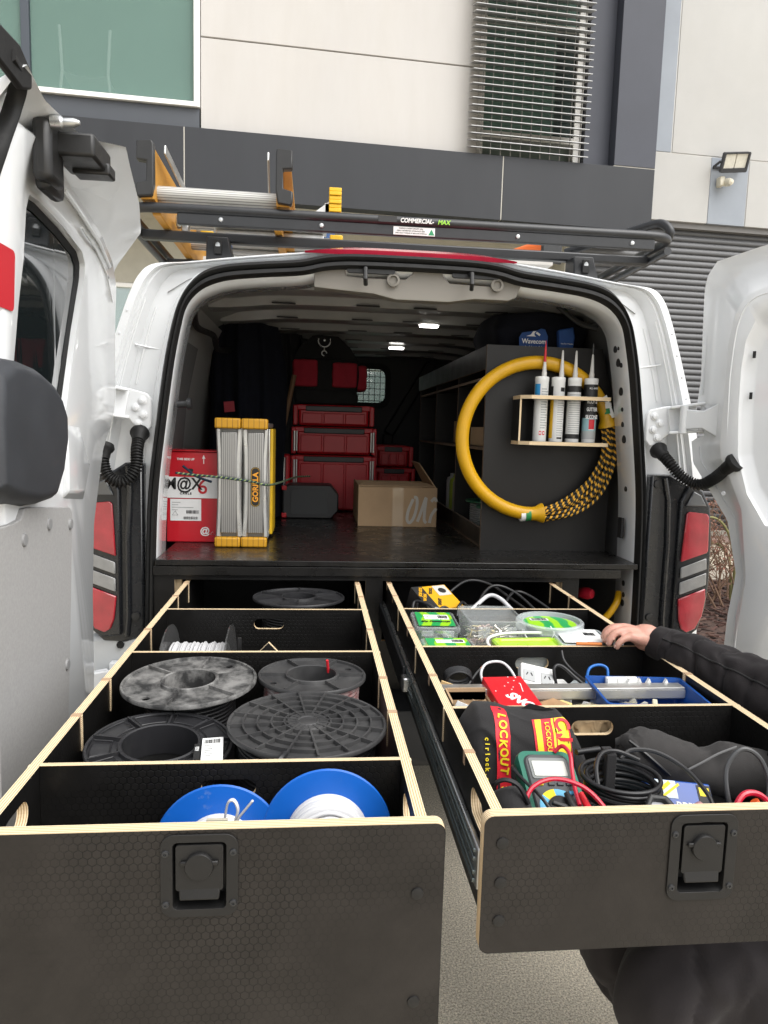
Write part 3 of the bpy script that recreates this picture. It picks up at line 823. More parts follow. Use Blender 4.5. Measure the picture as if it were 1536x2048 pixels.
# ---- striker pin on the left jamb, jamb holes on the right
obj('jamb_striker', MB().lathe([(0.012, 0), (0.012, 0.03), (0.018, 0.032), (0.018, 0.045), (0.0, 0.046)], (CX - .735, 0.10, 1.47), (1, 0, 0.1), 14), steel_black, VAN)
for (z, r, dy) in ((1.70, .012, .07), (1.70, .006, .045), (1.655, .014, .06), (1.645, .008, .04), (1.56, .014, .06), (1.50, .007, .06), (1.45, .009, .065), (1.40, .014, .06), (1.23, .009, .065), (.90, .010, .065), (.86, .009, .06), (.83, .012, .065)):
    k = 1.0
    # find jamb x at this height
    h = HP_FL
    for a, b in zip(h, h[1:]):
        if a[1] <= z <= b[1]: jx = a[0] + (b[0] - a[0]) * (z - a[1]) / (b[1] - a[1])
    mb = MB(); mb.lathe([(0.0, -0.003), (r, -0.003), (r, 0.004)], (CX + jx + .001, dy + 0.03, z), (1, 0, 0), 16)
    obj('jamb_hole', mb, ink, VAN)
obj('jamb_slot', MB().box(CX + .762, CX + .770, 0.085, 0.115, 1.06, 1.13), ink, VAN)
# ---- interior shell: side liners, roof skin and cross ribs, bulkhead
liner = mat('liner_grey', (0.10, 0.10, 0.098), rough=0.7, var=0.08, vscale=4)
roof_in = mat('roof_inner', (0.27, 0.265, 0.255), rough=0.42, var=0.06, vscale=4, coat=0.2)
ZR = lambda x: 1.915 - 0.085 * (abs(x) / .74) ** 6
mb = MB(); xs = [-.76 + 1.52 * k / 24 for k in range(25)]
mb.loft([[(CX + x, y, ZR(x)) for x in xs] for y in (0.08, 1.2, 2.62)], closed=False)
obj('roof_lining', mb, roof_in, VAN, smooth=60)
rib_y = (0.30, 0.60, 0.95, 1.3, 1.65, 2.0, 2.35)
for i, y in enumerate(rib_y):
    mb = MB(); w = 0.06
    xs2 = [-.70 + 1.40 * k / 20 for k in range(21)]
    def rib(x):
        z = ZR(x); d = 0.042 if abs(x) < .6 else 0.042 * max(0.1, (0.72 - abs(x)) / 0.12)
        return [(CX + x, y - w - .02, z + .004), (CX + x, y - w, z - d), (CX + x, y - .01, z - d - .004), (CX + x, y + .01, z - d + .006), (CX + x, y + w, z - d), (CX + x, y + w + .02, z + .004)]
    mb.loft([rib(x) for x in xs2], closed=False)
    o = obj('roof_rib', mb, roof_in, VAN, smooth=35)
    for x in (-.42, -.1, .12, .40):
        mb = MB(); mb.plate(rrect(x - .045, x + .045, y - .062 - .018, y - .062 + .0, .006), (), 0.003)
        obj('rib_slot', mb, ink, o, mw=frame((CX, 0, ZR(x) - 0.041), (1, 0, 0), (0, 1, 0)) @ Matrix.Rotation(0, 4, 'X'))
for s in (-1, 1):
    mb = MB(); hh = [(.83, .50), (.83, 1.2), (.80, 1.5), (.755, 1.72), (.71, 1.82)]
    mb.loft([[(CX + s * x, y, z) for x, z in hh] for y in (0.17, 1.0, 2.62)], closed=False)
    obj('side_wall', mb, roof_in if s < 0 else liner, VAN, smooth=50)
mb = MB(); mb.loft([[(CX - x, y, z) for x, z in ((.822, 1.0), (.822, 1.2), (.794, 1.5), (.752, 1.70))] for y in (.20, .62)], closed=False)
obj('side_liner', mb, liner, VAN, smooth=50)
mb = MB(); mb.tube(spline([(CX - .70, 0.20, 1.80), (CX - .72, 0.40, 1.755), (CX - .69, 0.6, 1.75), (CX - .70, .8, 1.72), (CX - .66, 1.0, 1.74)], 6), 0.012, 8)
obj('wiring_loom', mb, rubber, VAN)
mb = MB(); mb.tube(spline([(CX + .55, 0.25, 1.86), (CX + .62, 0.22, 1.80), (CX + .68, 0.2, 1.78)], 6), 0.010, 8)
obj('wiring_loom', mb, rubber, VAN)
bulk = mat('bulkhead_grey', (0.022, 0.022, 0.023), rough=0.6, var=0.1, vscale=4)
win = rrect(CX - .09, CX + .175, 1.585, 1.815, .05)
mb = MB(); mb.plate([(CX - .80, .5), (CX + .80, .5), (CX + .80, 1.55), (CX + .74, 1.95), (CX - .74, 1.95), (CX - .80, 1.55)], (win,), 0.03)
BK = obj('bulkhead', mb, bulk, VAN, mw=FR(2.64))
mb = MB(); mb.plate(rrect(CX - .125, CX + .21, 1.55, 1.85, .075), (rrect(CX - .088, CX + .173, 1.588, 1.812, .05),), 0.02)
bw = obj('bulkhead_window', mb, rubber, BK, mw=FR(2.612), bevel=0.005)
obj('pane', MB().box(CX - .10, CX + .185, 2.618, 2.624, 1.575, 1.825), mat('cab_glass', (0.10, 0.16, 0.13), rough=0.05, alpha=0.35), bw)
mb = MB()
for k in range(8):
    x = CX - .085 + .26 * k / 7; mb.tube([(x, 2.585, 1.59), (x, 2.585, 1.81)], 0.0022, 5)
for k in range(6):
    z = 1.60 + .20 * k / 5; mb.tube([(CX - .088, 2.587, z), (CX + .173, 2.587, z)], 0.0022, 5)
obj('mesh_grille', mb, ink, bw)
obj('bulkhead_brace', MB().bar((CX + .48, 2.58, 1.86), (CX + .20, 2.58, 1.38), 0.05, 0.07).bar((CX + .20, 2.58, 1.38), (CX + .18, 2.58, 1.0), 0.05, 0.07), mat('brace_dark', 0.012, rough=0.6), BK, bevel=0.01)
# lit LED roof lamps
led = mat('led_lit', (1, 1, 0.96), emit=7, ecol=(1.0, 0.98, 0.92))
for (x, y) in ((.185, 0.90), (.145, 1.78)):
    z = ZR(x) - 0.046
    o = obj('roof_lamp', MB().plate(rrect(CX + x - .046, CX + x + .046, y - .070, y - .036, .012), (), 0.010), white_plastic, VAN, mw=Matrix.Translation((0, 0, z - .008)), bevel=0.003)
    obj('diffuser', MB().plate(rrect(CX + x - .040, CX + x + .040, y - .071, y - .040, .010), (), 0.010), led, o, mw=Matrix.Translation((0, 0, z - .017)), bevel=0.003)

# ---- corrugated wiring gaiters between body and doors
def gaiter(pts, parent):
    P_ = spline(pts, 14)
    P_ = resample(P_, 150)
    rr = [0.0155 + 0.0035 * (1 if i % 4 < 2 else -1) for i in range(150)]
    o = obj('wiring_gaiter', MB().tube(P_, rr, 14), rubber, parent, smooth=70)
    a, b = P_[0], P_[1]
    obj('boot', MB().lathe([(0.027, -0.012), (0.030, -0.002), (0.027, 0.006), (0.0215, 0.012), (0.0205, 0.030), (0.018, 0.036), (0.0, 0.037)], a, (P_[6] - a), 18), rubber, o)
    a = P_[-1]
    obj('boot', MB().lathe([(0.027, -0.012), (0.030, -0.002), (0.027, 0.006), (0.0215, 0.012), (0.0205, 0.030), (0.018, 0.036), (0.0, 0.037)], a, (P_[-7] - a), 18), rubber, o)
gaiter([(CX - .836, 0.03, 1.375), (CX - .832, -0.02, 1.33), (CX - .832, -0.045, 1.27), (CX - .862, -0.06, 1.232), (CX - .905, -0.06, 1.245), (CX - .925, -0.05, 1.29), (CX - .926, -0.03, 1.33)], VAN)
gaiter([(CX + .850, 0.03, 1.365), (CX + .862, -0.02, 1.33), (CX + .893, -0.05, 1.285), (CX + .933, -0.085, 1.262), (CX + .955, -0.13, 1.285), (CX + .955, -0.185, 1.315), (CX + .965, -0.215, 1.338)], VAN)

# ================================================================ rear doors (parts of the van)
def door_map(side, phi, hx, hy):
    a = R(phi)
    e = Vector((side * math.sin(a), -math.cos(a), 0)); n_ = Vector((-side * math.cos(a), -math.sin(a), 0))
    o = Vector((hx, hy, 0))
    return lambda s, z, d: o + e * s + n_ * d + Vector((0, 0, z))
def ring(poly, c, n, smooth_n=0):
    """resample a closed (s, z, d) polygon by angle about c"""
    if smooth_n: poly = [tuple(p) for p in spline(poly, smooth_n, closed=True)]
    out = []
    for k in range(n):
        a = 2 * math.pi * k / n; dx, dz = math.cos(a), math.sin(a); best = None
        for i in range(len(poly)):
            p, q = poly[i], poly[(i + 1) % len(poly)]
            px, pz, qx, qz = p[0] - c[0], p[1] - c[1], q[0] - c[0], q[1] - c[1]
            ex, ez = qx - px, qz - pz
            den = dx * ez - dz * ex
            if abs(den) < 1e-12: continue
            t = (px * ez - pz * ex) / den; u = (px * dz - pz * dx) / den
            if t > 0 and -1e-9 <= u <= 1 + 1e-9 and (best is None or t > best[0]):
                best = (t, p[2] + (q[2] - p[2]) * u)
        out.append((c[0] + dx * best[0], c[1] + dz * best[0], best[1]))
    return out
def offset_ring(rg, c, k, dd): return [(c[0] + (s - c[0]) * k, c[1] + (z - c[1]) * k, d + dd) for s, z, d in rg]
NR = 260
# ---------------- left door
DL = door_map(-1, 0, -0.945, -0.03)
cL = (0.62, 1.60)
A = [(.27, .45, .02), (.275, .75, .02), (.275, .95, .02), (.255, 1.12, .02), (.13, 1.29, .02), (.03, 1.36, .02), (.0, 1.45, .02), (.01, 1.6, .02), (.01, 1.75, .045), (.0, 1.86, .075),
     (.07, 1.945, .165), (.3, 1.957, .215), (.55, 1.962, .255), (.665, 1.962, .275), (.705, 1.960, .205), (.85, 1.965, .185), (.985, 1.965, .205), (.975, 1.85, .11), (.965, 1.7, .05), (.96, 1.2, .02), (.96, .45, .02), (.6, .45, .02)]
A2 = [(.285, .47, .022), (.295, .75, .022), (.295, .95, .022), (.272, 1.125, .022), (.15, 1.30, .022), (.06, 1.37, .022), (.03, 1.45, .022), (.035, 1.6, .022), (.035, 1.74, .04), (.04, 1.84, .07),
      (.085, 1.915, .12), (.29, 1.935, .150), (.53, 1.945, .175), (.655, 1.948, .185), (.705, 1.948, .150), (.85, 1.953, .150), (.965, 1.95, .165), (.955, 1.85, .10), (.95, 1.7, .05), (.935, 1.2, .022), (.935, .47, .022), (.6, .47, .022)]
B = [(.30, .50, .030), (.305, .75, .035), (.305, .95, .035), (.282, 1.13, .035), (.17, 1.31, .032), (.085, 1.39, .030), (.055, 1.45, .030), (.052, 1.6, .032), (.05, 1.72, .045), (.055, 1.81, .060),
     (.11, 1.868, .075), (.28, 1.900, .088), (.45, 1.915, .10), (.62, 1.925, .115), (.70, 1.932, .12), (.81, 1.94, .125), (.90, 1.935, .125), (.925, 1.86, .10), (.935, 1.7, .06), (.935, 1.2, .03), (.935, .50, .03), (.6, .50, .03)]
C_ = [(.34, .54, .088), (.335, .75, .092), (.335, .95, .092), (.312, 1.14, .092), (.22, 1.33, .092), (.115, 1.42, .092), (.085, 1.48, .092), (.085, 1.6, .092), (.085, 1.71, .094), (.085, 1.79, .098),
      (.14, 1.845, .104), (.286, 1.875, .120), (.45, 1.893, .132), (.62, 1.90, .145), (.70, 1.91, .150), (.80, 1.922, .152), (.865, 1.915, .15), (.895, 1.85, .135), (.905, 1.7, .124), (.905, 1.2, .115), (.905, .54, .11), (.6, .54, .10)]
WIN = [(.53, 1.385, .095), (.512, 1.43, .095), (.43, 1.62, .096), (.365, 1.755, .098), (.365, 1.79, .100), (.40, 1.812, .104), (.55, 1.828, .112), (.70, 1.835, .120), (.765, 1.83, .123), (.782, 1.80, .123), (.80, 1.70, .122), (.825, 1.62, .121), (.86, 1.48, .120), (.865, 1.40, .118), (.70, 1.385, .105)]
rA, rA2, rB, rC, rW = (ring(p, cL, NR) for p in (A, A2, B, C_, WIN))
rC2 = offset_ring(rC, cL, 0.985, 0.003)
rW0 = offset_ring(rW, cL, 1.10, 0.002)
rW1 = offset_ring(rW, cL, 0.985, -0.022)
loops = [rA, rA2, rB, rC, rC2, rW0, rW, rW1]
# outer skin: same outline, outside face
rO = [(s, z, max(-0.012, d - 0.02) if z < 1.7 else d - 0.006) for s, z, d in rA]
rO2 = offset_ring([(s, z, 0.0 if z < 1.6 else max(0.0, d * 0.35)) for s, z, d in rA], cL, 0.86, -0.012)
rWo = offset_ring(rW, cL, 1.02, 0); rWo = [(s, z, 0.04) for s, z, d in rWo]
mb = MB(); mb.loft([[DL(*p) for p in l] for l in (loops + [rWo, rO2, rO, rA])])
LD = obj('left_rear_door', mb, white, VAN, smooth=50)
mb = MB(); g_ = [DL(s, z, d - .020) for s, z, d in offset_ring(rW, cL, 1.03, 0)]
mb.add(g_ , [tuple(range(len(g_)))])
obj('door_glass', mb, mat('tinted_glass', (0.012, 0.016, 0.017), rough=0.03, spec=0.8, coat=0.5), LD, smooth=0)
mb = MB(); mb.loft([[DL(*p) for p in l] for l in ([(s, z, d - .012) for s, z, d in offset_ring(rW, cL, 1.0, 0)], [(s, z, d - .014) for s, z, d in offset_ring(rW, cL, .955, 0)], [(s, z, d - .0185) for s, z, d in offset_ring(rW, cL, .925, 0)])])
obj('glass_seal', mb, rubber, LD, smooth=60)
# pressed crease ribs and holes on the stile
for (s, z, w) in ((.265, 1.66, .016), (.285, 1.545, .016)):
    mb = MB(); mb.box(-w / 2, w / 2, -w / 2, w / 2, 0, 0.004)
    obj('stile_hole', mb, ink, LD, smooth=0, mw=frame(DL(s, z, 0.0935), (0, -1, 0), (0, 0, 1)) @ Matrix.Rotation(math.pi, 4, 'Y') @ Matrix.Translation((0, 0, -0.002)))
obj('rail_bead', MB().tube([DL(.18, 1.825, .106), DL(.32, 1.855, .121), DL(.5, 1.872, .134), DL(.64, 1.88, .145)], .0055, 8), white, LD)
obj('rail_bead', MB().tube([DL(.13, 1.74, .098), DL(.20, 1.80, .104), DL(.32, 1.835, .114), DL(.46, 1.852, .124)], .0032, 8), white, LD)
for (s, z, d) in ((.70, 1.86, .148), (.66, 1.885, .135), (.50, 1.885, .128), (.18, 1.80, .10)):
    obj('rail_hole', MB().lathe([(0.0, .003), (.008, .003), (.009, -.004)], DL(s, z, d), (1, 0, 0.35), 12), ink, LD)
obj('stile_plug', MB().lathe([(0.0, .016), (.012, .014), (.017, .004), (.018, -.01)], DL(.40, 1.30, .094), (1, 0, 0), 16), white, LD)
# lower wedge pressing below the window
mb = MB(); mb.add([DL(.42, 1.40, .094), DL(.34, 1.30, .094), DL(.40, 1.215, .094), DL(.56, 1.23, .094), DL(.56, 1.41, .094), DL(.44, 1.36, .11), DL(.40, 1.30, .112), DL(.44, 1.24, .112), DL(.56, 1.25, .115), DL(.56, 1.37, .115)],
                  [(0, 1, 6, 5), (1, 2, 7, 6), (2, 3, 8, 7), (3, 4, 9, 8), (4, 0, 5, 9), (5, 6, 7, 8, 9)])
obj('stile_pressing', mb, white, LD, smooth=30, bevel=0.006, seg=2)
# grey fibreboard trim card with round clips
card = mat('trim_card_grey', (0.33, 0.325, 0.32), rough=0.9, var=0.07, vscale=160, bump=0.08, bscale=500)
cp = [DL(s, z, .110 + max(0, s - .5) * .045) for s, z in ((.63, .46), (.60, .70), (.555, 1.0), (.532, 1.19), (.536, 1.205), (.55, 1.214), (.80, 1.242), (.835, 1.243), (.855, 1.225), (.90, 1.222), (.99, 1.225), (.99, .46))]
cp2 = [p + Vector((-.012, 0, 0)) for p in cp]
mb = MB(); k = len(cp); mb.add(cp + cp2, [tuple(range(k)), tuple(range(2 * k - 1, k - 1, -1))] + [(i, (i + 1) % k, (i + 1) % k + k, i + k) for i in range(k)])
TC = obj('trim_card', mb, card, LD, smooth=30, bevel=0.002)
for (s, z) in ((.552, 1.175), (.70, 1.195), (.845, 1.185), (.60, .86), (.86, .72)):
    obj('trim_clip', MB().lathe([(0.0, .0045), (.011, .004), (.0135, 0.0), (.0135, -.004)], DL(s, z, .110 + (s - .5) * .045), (1, 0, 0), 18), mat('clip_grey', (.24, .24, .24), rough=.6), TC)
# black handle moulding
def hpoly(d, g):
    return [DL(s, z, d) for s, z in ((.745 + g, 1.255 + g), (.70 + g, 1.31 + g * .4), (.675 + g, 1.37), (.675 + g, 1.415), (.70 + g, 1.455 - g * .6), (.75 + g * .5, 1.485 - g), (.82, 1.503 - g), (.90, 1.510 - g), (.95 - g, 1.508 - g), (1.0 - g, 1.49 - g), (1.005 - g, 1.40), (1.0 - g, 1.29 + g), (.93, 1.268 + g), (.83, 1.252 + g))]
mb = MB(); mb.loft([hpoly(.09, -.01), hpoly(.142, 0.0), hpoly(.158, .012), hpoly(.160, .022)], cap1=True)
obj('inner_handle_cover', mb, charcoal, LD, smooth=45, bevel=0.004)
# upper latch (black block on the top rail)
lx = lambda s, z, d: DL(s, z, d)
def dbox(name, s0, s1, z0, z1, d0, d1, mt, parent, bevel=.005, shear=0.0):
    mb = MB(); vs = [DL(s, z + shear * (s - s0), d) for d in (d0, d1) for z in (z0, z1) for s in (s0, s1)]
    mb.add(vs, [(0, 2, 3, 1), (4, 5, 7, 6), (0, 1, 5, 4), (2, 6, 7, 3), (0, 4, 6, 2), (1, 3, 7, 5)])
    return obj(name, mb, mt, parent, bevel=bevel, seg=2)
UL = dbox('upper_latch', .735, .815, 1.845, 1.955, .145, .180, plastic, LD, .012)
dbox('latch_base', .70, .79, 1.835, 1.895, .140, .168, plastic, UL, .010)
dbox('latch_body', .66, .775, 1.902, 1.945, .165, .245, plastic, UL, .006)
dbox('latch_lip', .655, .70, 1.895, 1.918, .180, .252, plastic, UL, .004)
obj('guide_pin', MB().lathe([(0.012, 0), (.012, .018), (.008, .022), (.008, .040), (.004, .050), (0, .051)], DL(.80, 1.948, .178), (1, 0, 0.05), 14), zinc, UL)
# weatherstrip along the latch edge with its flap
mb = MB(); mb.tube(spline([DL(1.0, .5, .10), DL(1.0, 1.2, .10), DL(.99, 1.6, .11), DL(.968, 1.76, .128), DL(.955, 1.85, .150), DL(.925, 1.92, .160), DL(.945, 1.955, .178), DL(1.02, 1.96, .19)], 8), .0115, 10, flat=1.3)
SE = obj('door_weatherstrip', mb, rubber, LD)
fp = [DL(s, z, d) for s, z, d in ((.935, 1.945, .196), (.938, 1.970, .198), (.985, 1.990, .198), (1.08, 1.98, .2), (1.09, 1.93, .2), (.975, 1.928, .196))]
mb = MB(); mb.add(fp + [p + Vector((-.012, 0, .0)) for p in fp], [tuple(range(6)), tuple(range(11, 5, -1))] + [(i, (i + 1) % 6, (i + 1) % 6 + 6, i + 6) for i in range(6)])
obj('seal_flap', mb, rubber, SE, bevel=0.004)
quad('red_sticker', .09, .105, frame(DL(.905, 1.652, .1285), (0, -1, 0), (0.05, 0, 1)) @ Matrix.Rotation(math.pi, 4, 'Y'), mat('red_print', (.52, .02, .03), rough=.5), LD, r=.01)

# ---------------- right door (opened further)
DR = door_map(1, 35, 0.975, -0.03)
cR = (0.42, 1.42)
A = [(.13, .45, .02), (.14, .85, .02), (.155, .99, .02), (.115, 1.155, .02), (.03, 1.275, .02), (-.01, 1.33, .02), (-.022, 1.404, .02), (.018, 1.42, .02), (.018, 1.512, .02), (-.012, 1.522, .02), (-.006, 1.60, .02), (-.01, 1.75, .025), (-.012, 1.878, .03),
     (.0, 1.92, .04), (.03, 1.956, .05), (.17, 1.975, .07), (.4, 1.985, .10), (.88, 1.985, .12), (.90, 1.7, .05), (.90, 1.0, .02), (.90, .45, .02), (.5, .45, .02)]
A2 = [(.15, .47, .022), (.16, .85, .022), (.175, .99, .022), (.135, 1.165, .022), (.05, 1.29, .022), (.012, 1.34, .022), (.0, 1.395, .022), (.030, 1.41, .022), (.030, 1.522, .022), (.008, 1.533, .022), (.012, 1.60, .022), (.01, 1.75, .026), (.012, 1.86, .03),
      (.022, 1.895, .036), (.05, 1.93, .042), (.17, 1.95, .06), (.4, 1.958, .09), (.86, 1.958, .11), (.88, 1.7, .05), (.88, 1.0, .022), (.88, .47, .022), (.5, .47, .022)]
B = [(.165, .50, .03), (.178, .85, .035), (.192, .99, .035), (.155, 1.18, .035), (.085, 1.30, .032), (.05, 1.345, .03), (.045, 1.39, .03), (.05, 1.41, .03), (.05, 1.53, .03), (.045, 1.545, .03), (.048, 1.62, .03), (.05, 1.74, .034), (.058, 1.82, .036),
     (.072, 1.86, .04), (.10, 1.89, .045), (.20, 1.91, .06), (.4, 1.918, .075), (.82, 1.918, .08), (.85, 1.7, .06), (.85, 1.0, .03), (.85, .50, .03), (.5, .50, .03)]
C_ = [(.20, .55, .092), (.205, .85, .095), (.215, .99, .095), (.185, 1.20, .096), (.135, 1.31, .097), (.112, 1.35, .098), (.106, 1.39, .098), (.106, 1.42, .098), (.106, 1.52, .098), (.105, 1.55, .098), (.105, 1.62, .098), (.106, 1.70, .098), (.115, 1.77, .098),
      (.13, 1.81, .098), (.16, 1.84, .10), (.23, 1.862, .10), (.4, 1.868, .10), (.78, 1.868, .10), (.81, 1.7, .10), (.81, 1.0, .096), (.81, .55, .095), (.5, .55, .095)]
D_ = [(.26, 1.16, .102), (.20, 1.25, .102), (.165, 1.36, .102), (.155, 1.5, .102), (.153, 1.62, .102), (.16, 1.70, .102), (.185, 1.765, .102), (.235, 1.795, .102), (.4, 1.80, .102), (.70, 1.80, .102), (.735, 1.77, .102), (.735, 1.2, .102), (.70, 1.15, .102)]
rA, rA2, rB, rC, rW = (ring(p, cR, NR) for p in (A, A2, B, C_, D_))
rC2 = offset_ring(rC, cR, 0.985, 0.003)
rW1 = offset_ring(rW, cR, 0.97, -0.012); rW2 = offset_ring(rW, cR, 0.93, -0.016)
rW3 = offset_ring(rW, cR, 0.90, -0.024); rW4 = offset_ring(rW, cR, 0.86, -0.0255)
rO = [(s, z, d - .012) for s, z, d in rA]
rO2 = offset_ring(rA, cR, 0.9, -0.035)
mb = MB(); mb.loft([[DR(*p) for p in l] for l in (rO2, rO, rA, rA2, rB, rC, rC2, rW, rW1, rW2, rW3, rW4)], cap0=True, cap1=True)
RD = obj('right_rear_door', mb, white, VAN, smooth=50)
for z in (1.66, 1.54):
    obj('panel_hole', MB().box(-.004, .004, -.010, .010, 0, .003), ink, RD, smooth=0, mw=frame(DR(.183, z, .0915), DR(1, 0, 0) - DR(0, 0, 0), (0, 0, 1)) @ Matrix.Translation((0, 0, -0.0015)))
# hinge strap bolted to the door
e_ = DR(1, 0, 0) - DR(0, 0, 0); n_ = DR(0, 0, 1) - DR(0, 0, 0)
SF = frame(DR(0, 0, .062), e_, (0, 0, 1))
mb = MB(); mb.plate([(-.035, 1.436), (-.035, 1.503), (.0, 1.50), (.03, 1.498), (.06, 1.512), (.085, 1.528), (.125, 1.528), (.132, 1.52), (.132, 1.41), (.125, 1.402), (.09, 1.404), (.06, 1.425), (.03, 1.440)], (), -0.012)
HS = obj('hinge_strap', mb, white, RD, mw=SF, bevel=0.005, seg=3)
mb = MB(); mb.M = SF; mb.bar((.045, 1.466, -.012), (.10, 1.492, -.012), .006, .010).bar((.045, 1.466, -.012), (.10, 1.438, -.012), .006, .010).bar((.04, 1.466, -.012), (.12, 1.466, -.012), .006, .012)
obj('strap_rib', mb, white, HS, bevel=0.003)
for z in (1.506, 1.428):
    mb = MB(); mb.M = SF; mb.lathe([(.015, -.012), (.015, -.016), (.010, -.017), (.010, -.026), (0, -.027)], (.108, z, 0), (0, 0, 1), 14)
    obj('bolt', mb, white, HS)
mb = MB(); mb.M = SF; mb.tube([(-.035, 1.425, -.006), (-.035, 1.513, -.006)], .013, 12)
obj('hinge_knuckle', mb, white, HS)

# hem seam, grommets and a pressed bead on the right door
obj('hem_seam', MB().tube([DR(x, z, .0235) for x, z in ((.004, 1.55), (.006, 1.70), (.004, 1.86), (.016, 1.905), (.045, 1.942), (.17, 1.962), (.4, 1.972))], .0022, 6), white_in, RD)
obj('hem_seam', MB().tube([DR(x, z, .0235) for x, z in ((.008, 1.385), (.018, 1.335), (.055, 1.285), (.14, 1.162), (.178, .99), (.164, .85), (.155, .5))], .0022, 6), white_in, RD)
obj('panel_bead', MB().tube(spline([DR(.128, 1.40, .0985), DR(.124, 1.50, .1), DR(.122, 1.62, .1005), DR(.135, 1.76, .1005), DR(.18, 1.825, .1015), DR(.30, 1.838, .102)], 8), .0028, 8), white, RD)
for (x, z) in ((.128, 1.33), (.13, 1.245), (.062, 1.60), (.065, 1.68)): obj('grommet', MB().lathe([(0, .002), (.006, .002), (.007, 0)], DR(x, z, .099 if x > .1 else .034), n_, 12), white_in, RD)

# ================================================================ roof rack and what lies on it
RK = thing('roof_rack', 'black steel roof rack across the van roof with white maker lettering', 'roof rack', (CX, 0.1, 1.96))
mb = MB()
# upper tube of the rear rail, bending forward at both corners into the side rails
path = [(-.88, 2.1, 2.078), (-.885, 0.6, 2.078), (-.885, 0.24, 2.078), (-.872, 0.165, 2.078), (-.83, 0.128, 2.078), (-.76, 0.12, 2.078), (.80, 0.12, 2.078), (.865, 0.128, 2.078), (.905, 0.165, 2.078), (.915, 0.24, 2.078), (.915, 0.6, 2.078), (.91, 2.1, 2.078)]
sm_ = [path[0]] + [path[1]] + [tuple(p) for p in spline(path[2:6], 6)] + [tuple(p) for p in spline(path[6:10], 6)] + [path[10], path[11]]
mb.tube(sm_, 0.0165, 12, flat=0.95)
obj('rear_rail', mb, steel_black, RK, smooth=60)
obj('rail_fascia', MB().box(-.72, .84, 0.112, 0.130, 2.030, 2.066), steel_black, RK, bevel=0.004)
for x in (-.585, -.27, .37, .76):
    obj('rivet', MB().lathe([(0.0, -.006), (.006, -.005), (.0085, 0), (.0085, .004)], (x, 0.112, 2.049), (0, 1, 0), 14), zinc, RK)
for i, y in enumerate((0.30, 0.72, 1.15, 1.6, 2.05)):
    obj('crossbar', MB().box(-.87, .90, y - .018, y + .018, 2.022, 2.054), steel_black, RK, bevel=0.006)
for s, x in ((-1, -.885), (1, .915)):
    obj('side_rail', MB().tube([(x, .17, 2.045), (x - s * .005, 0.5, 2.036), (x - s * .01, 2.1, 2.036)], .014, 10), steel_black, RK)
obj('corner_hoop', MB().tube(spline([(.915, .19, 2.075), (.918, .17, 2.11), (.895, .20, 2.143), (.84, .25, 2.135), (.74, .34, 2.11), (.64, .42, 2.085)], 6), .015, 10), steel_black, RK)
for s, x in ((-1, -.60), (1, .645)):
    mb = MB(); mb.add([(x - .045, .20, 1.94), (x + .045, .20, 1.94), (x + .025, .215, 2.024), (x - .045, .215, 2.024), (x - .045, .30, 1.94), (x + .045, .30, 1.94), (x + .025, .30, 2.024), (x - .045, .30, 2.024)],
                      [(0, 1, 2, 3), (4, 7, 6, 5), (0, 4, 5, 1), (1, 5, 6, 2), (2, 6, 7, 3), (3, 7, 4, 0)])
    f_ = obj('foot_bracket', mb, steel_black, RK, bevel=0.004)
    obj('bracket_slot', MB().box(x - .018, x + .006, .196, .206, 1.965, 2.01), ink, f_, bevel=0.002)
    obj('bracket_bolt', MB().lathe([(.012, 0), (.012, -.006), (.0, -.008)], (x - .006, .203, 1.998), (0, 1, -.15), 6), zinc, f_)
TX = lambda x, y, z: frame((x, y, z), (1, 0, 0), (0, 0, 1))
text('maker_lettering', 'COMMERCIAL-', .019, TX(.035, .1015, 2.0765), white_plastic, RK, bold=.0006, shear=.2, sx=.86)
text('maker_lettering', 'MAX', .019, TX(.122, .1015, 2.0765), mat('lime_print', (.30, .62, .05), rough=.5), RK, bold=.0006, shear=.2, sx=.95)
quad('maker_sticker', .06, .019, TX(-.06, .1025, 2.079), mat('sticker_dark', .02, rough=.5), RK)
st = quad('load_sticker', .135, .025, TX(.028, .1105, 2.047), paper, RK)
for k in range(3):
    text('sticker_text', ('MAXIMUM LOADED CAPACITY 100kg', 'EVENLY DISTRIBUTED WITHIN RACK AREA', 'CHECK BOLT TORQUE AT REGULAR INTERVALS')[k], .0058, TX(.017, .1095, 2.0545 - .0072 * k), ink, st, sx=.82)
mb = MB(); mb.add([(.074, .1092, 2.037), (.094, .1092, 2.037), (.084, .1092, 2.056)], [(0, 1, 2)])
obj('sticker_triangle', mb, mat('green_print', (.02, .25, .10), rough=.5), st, smooth=0)

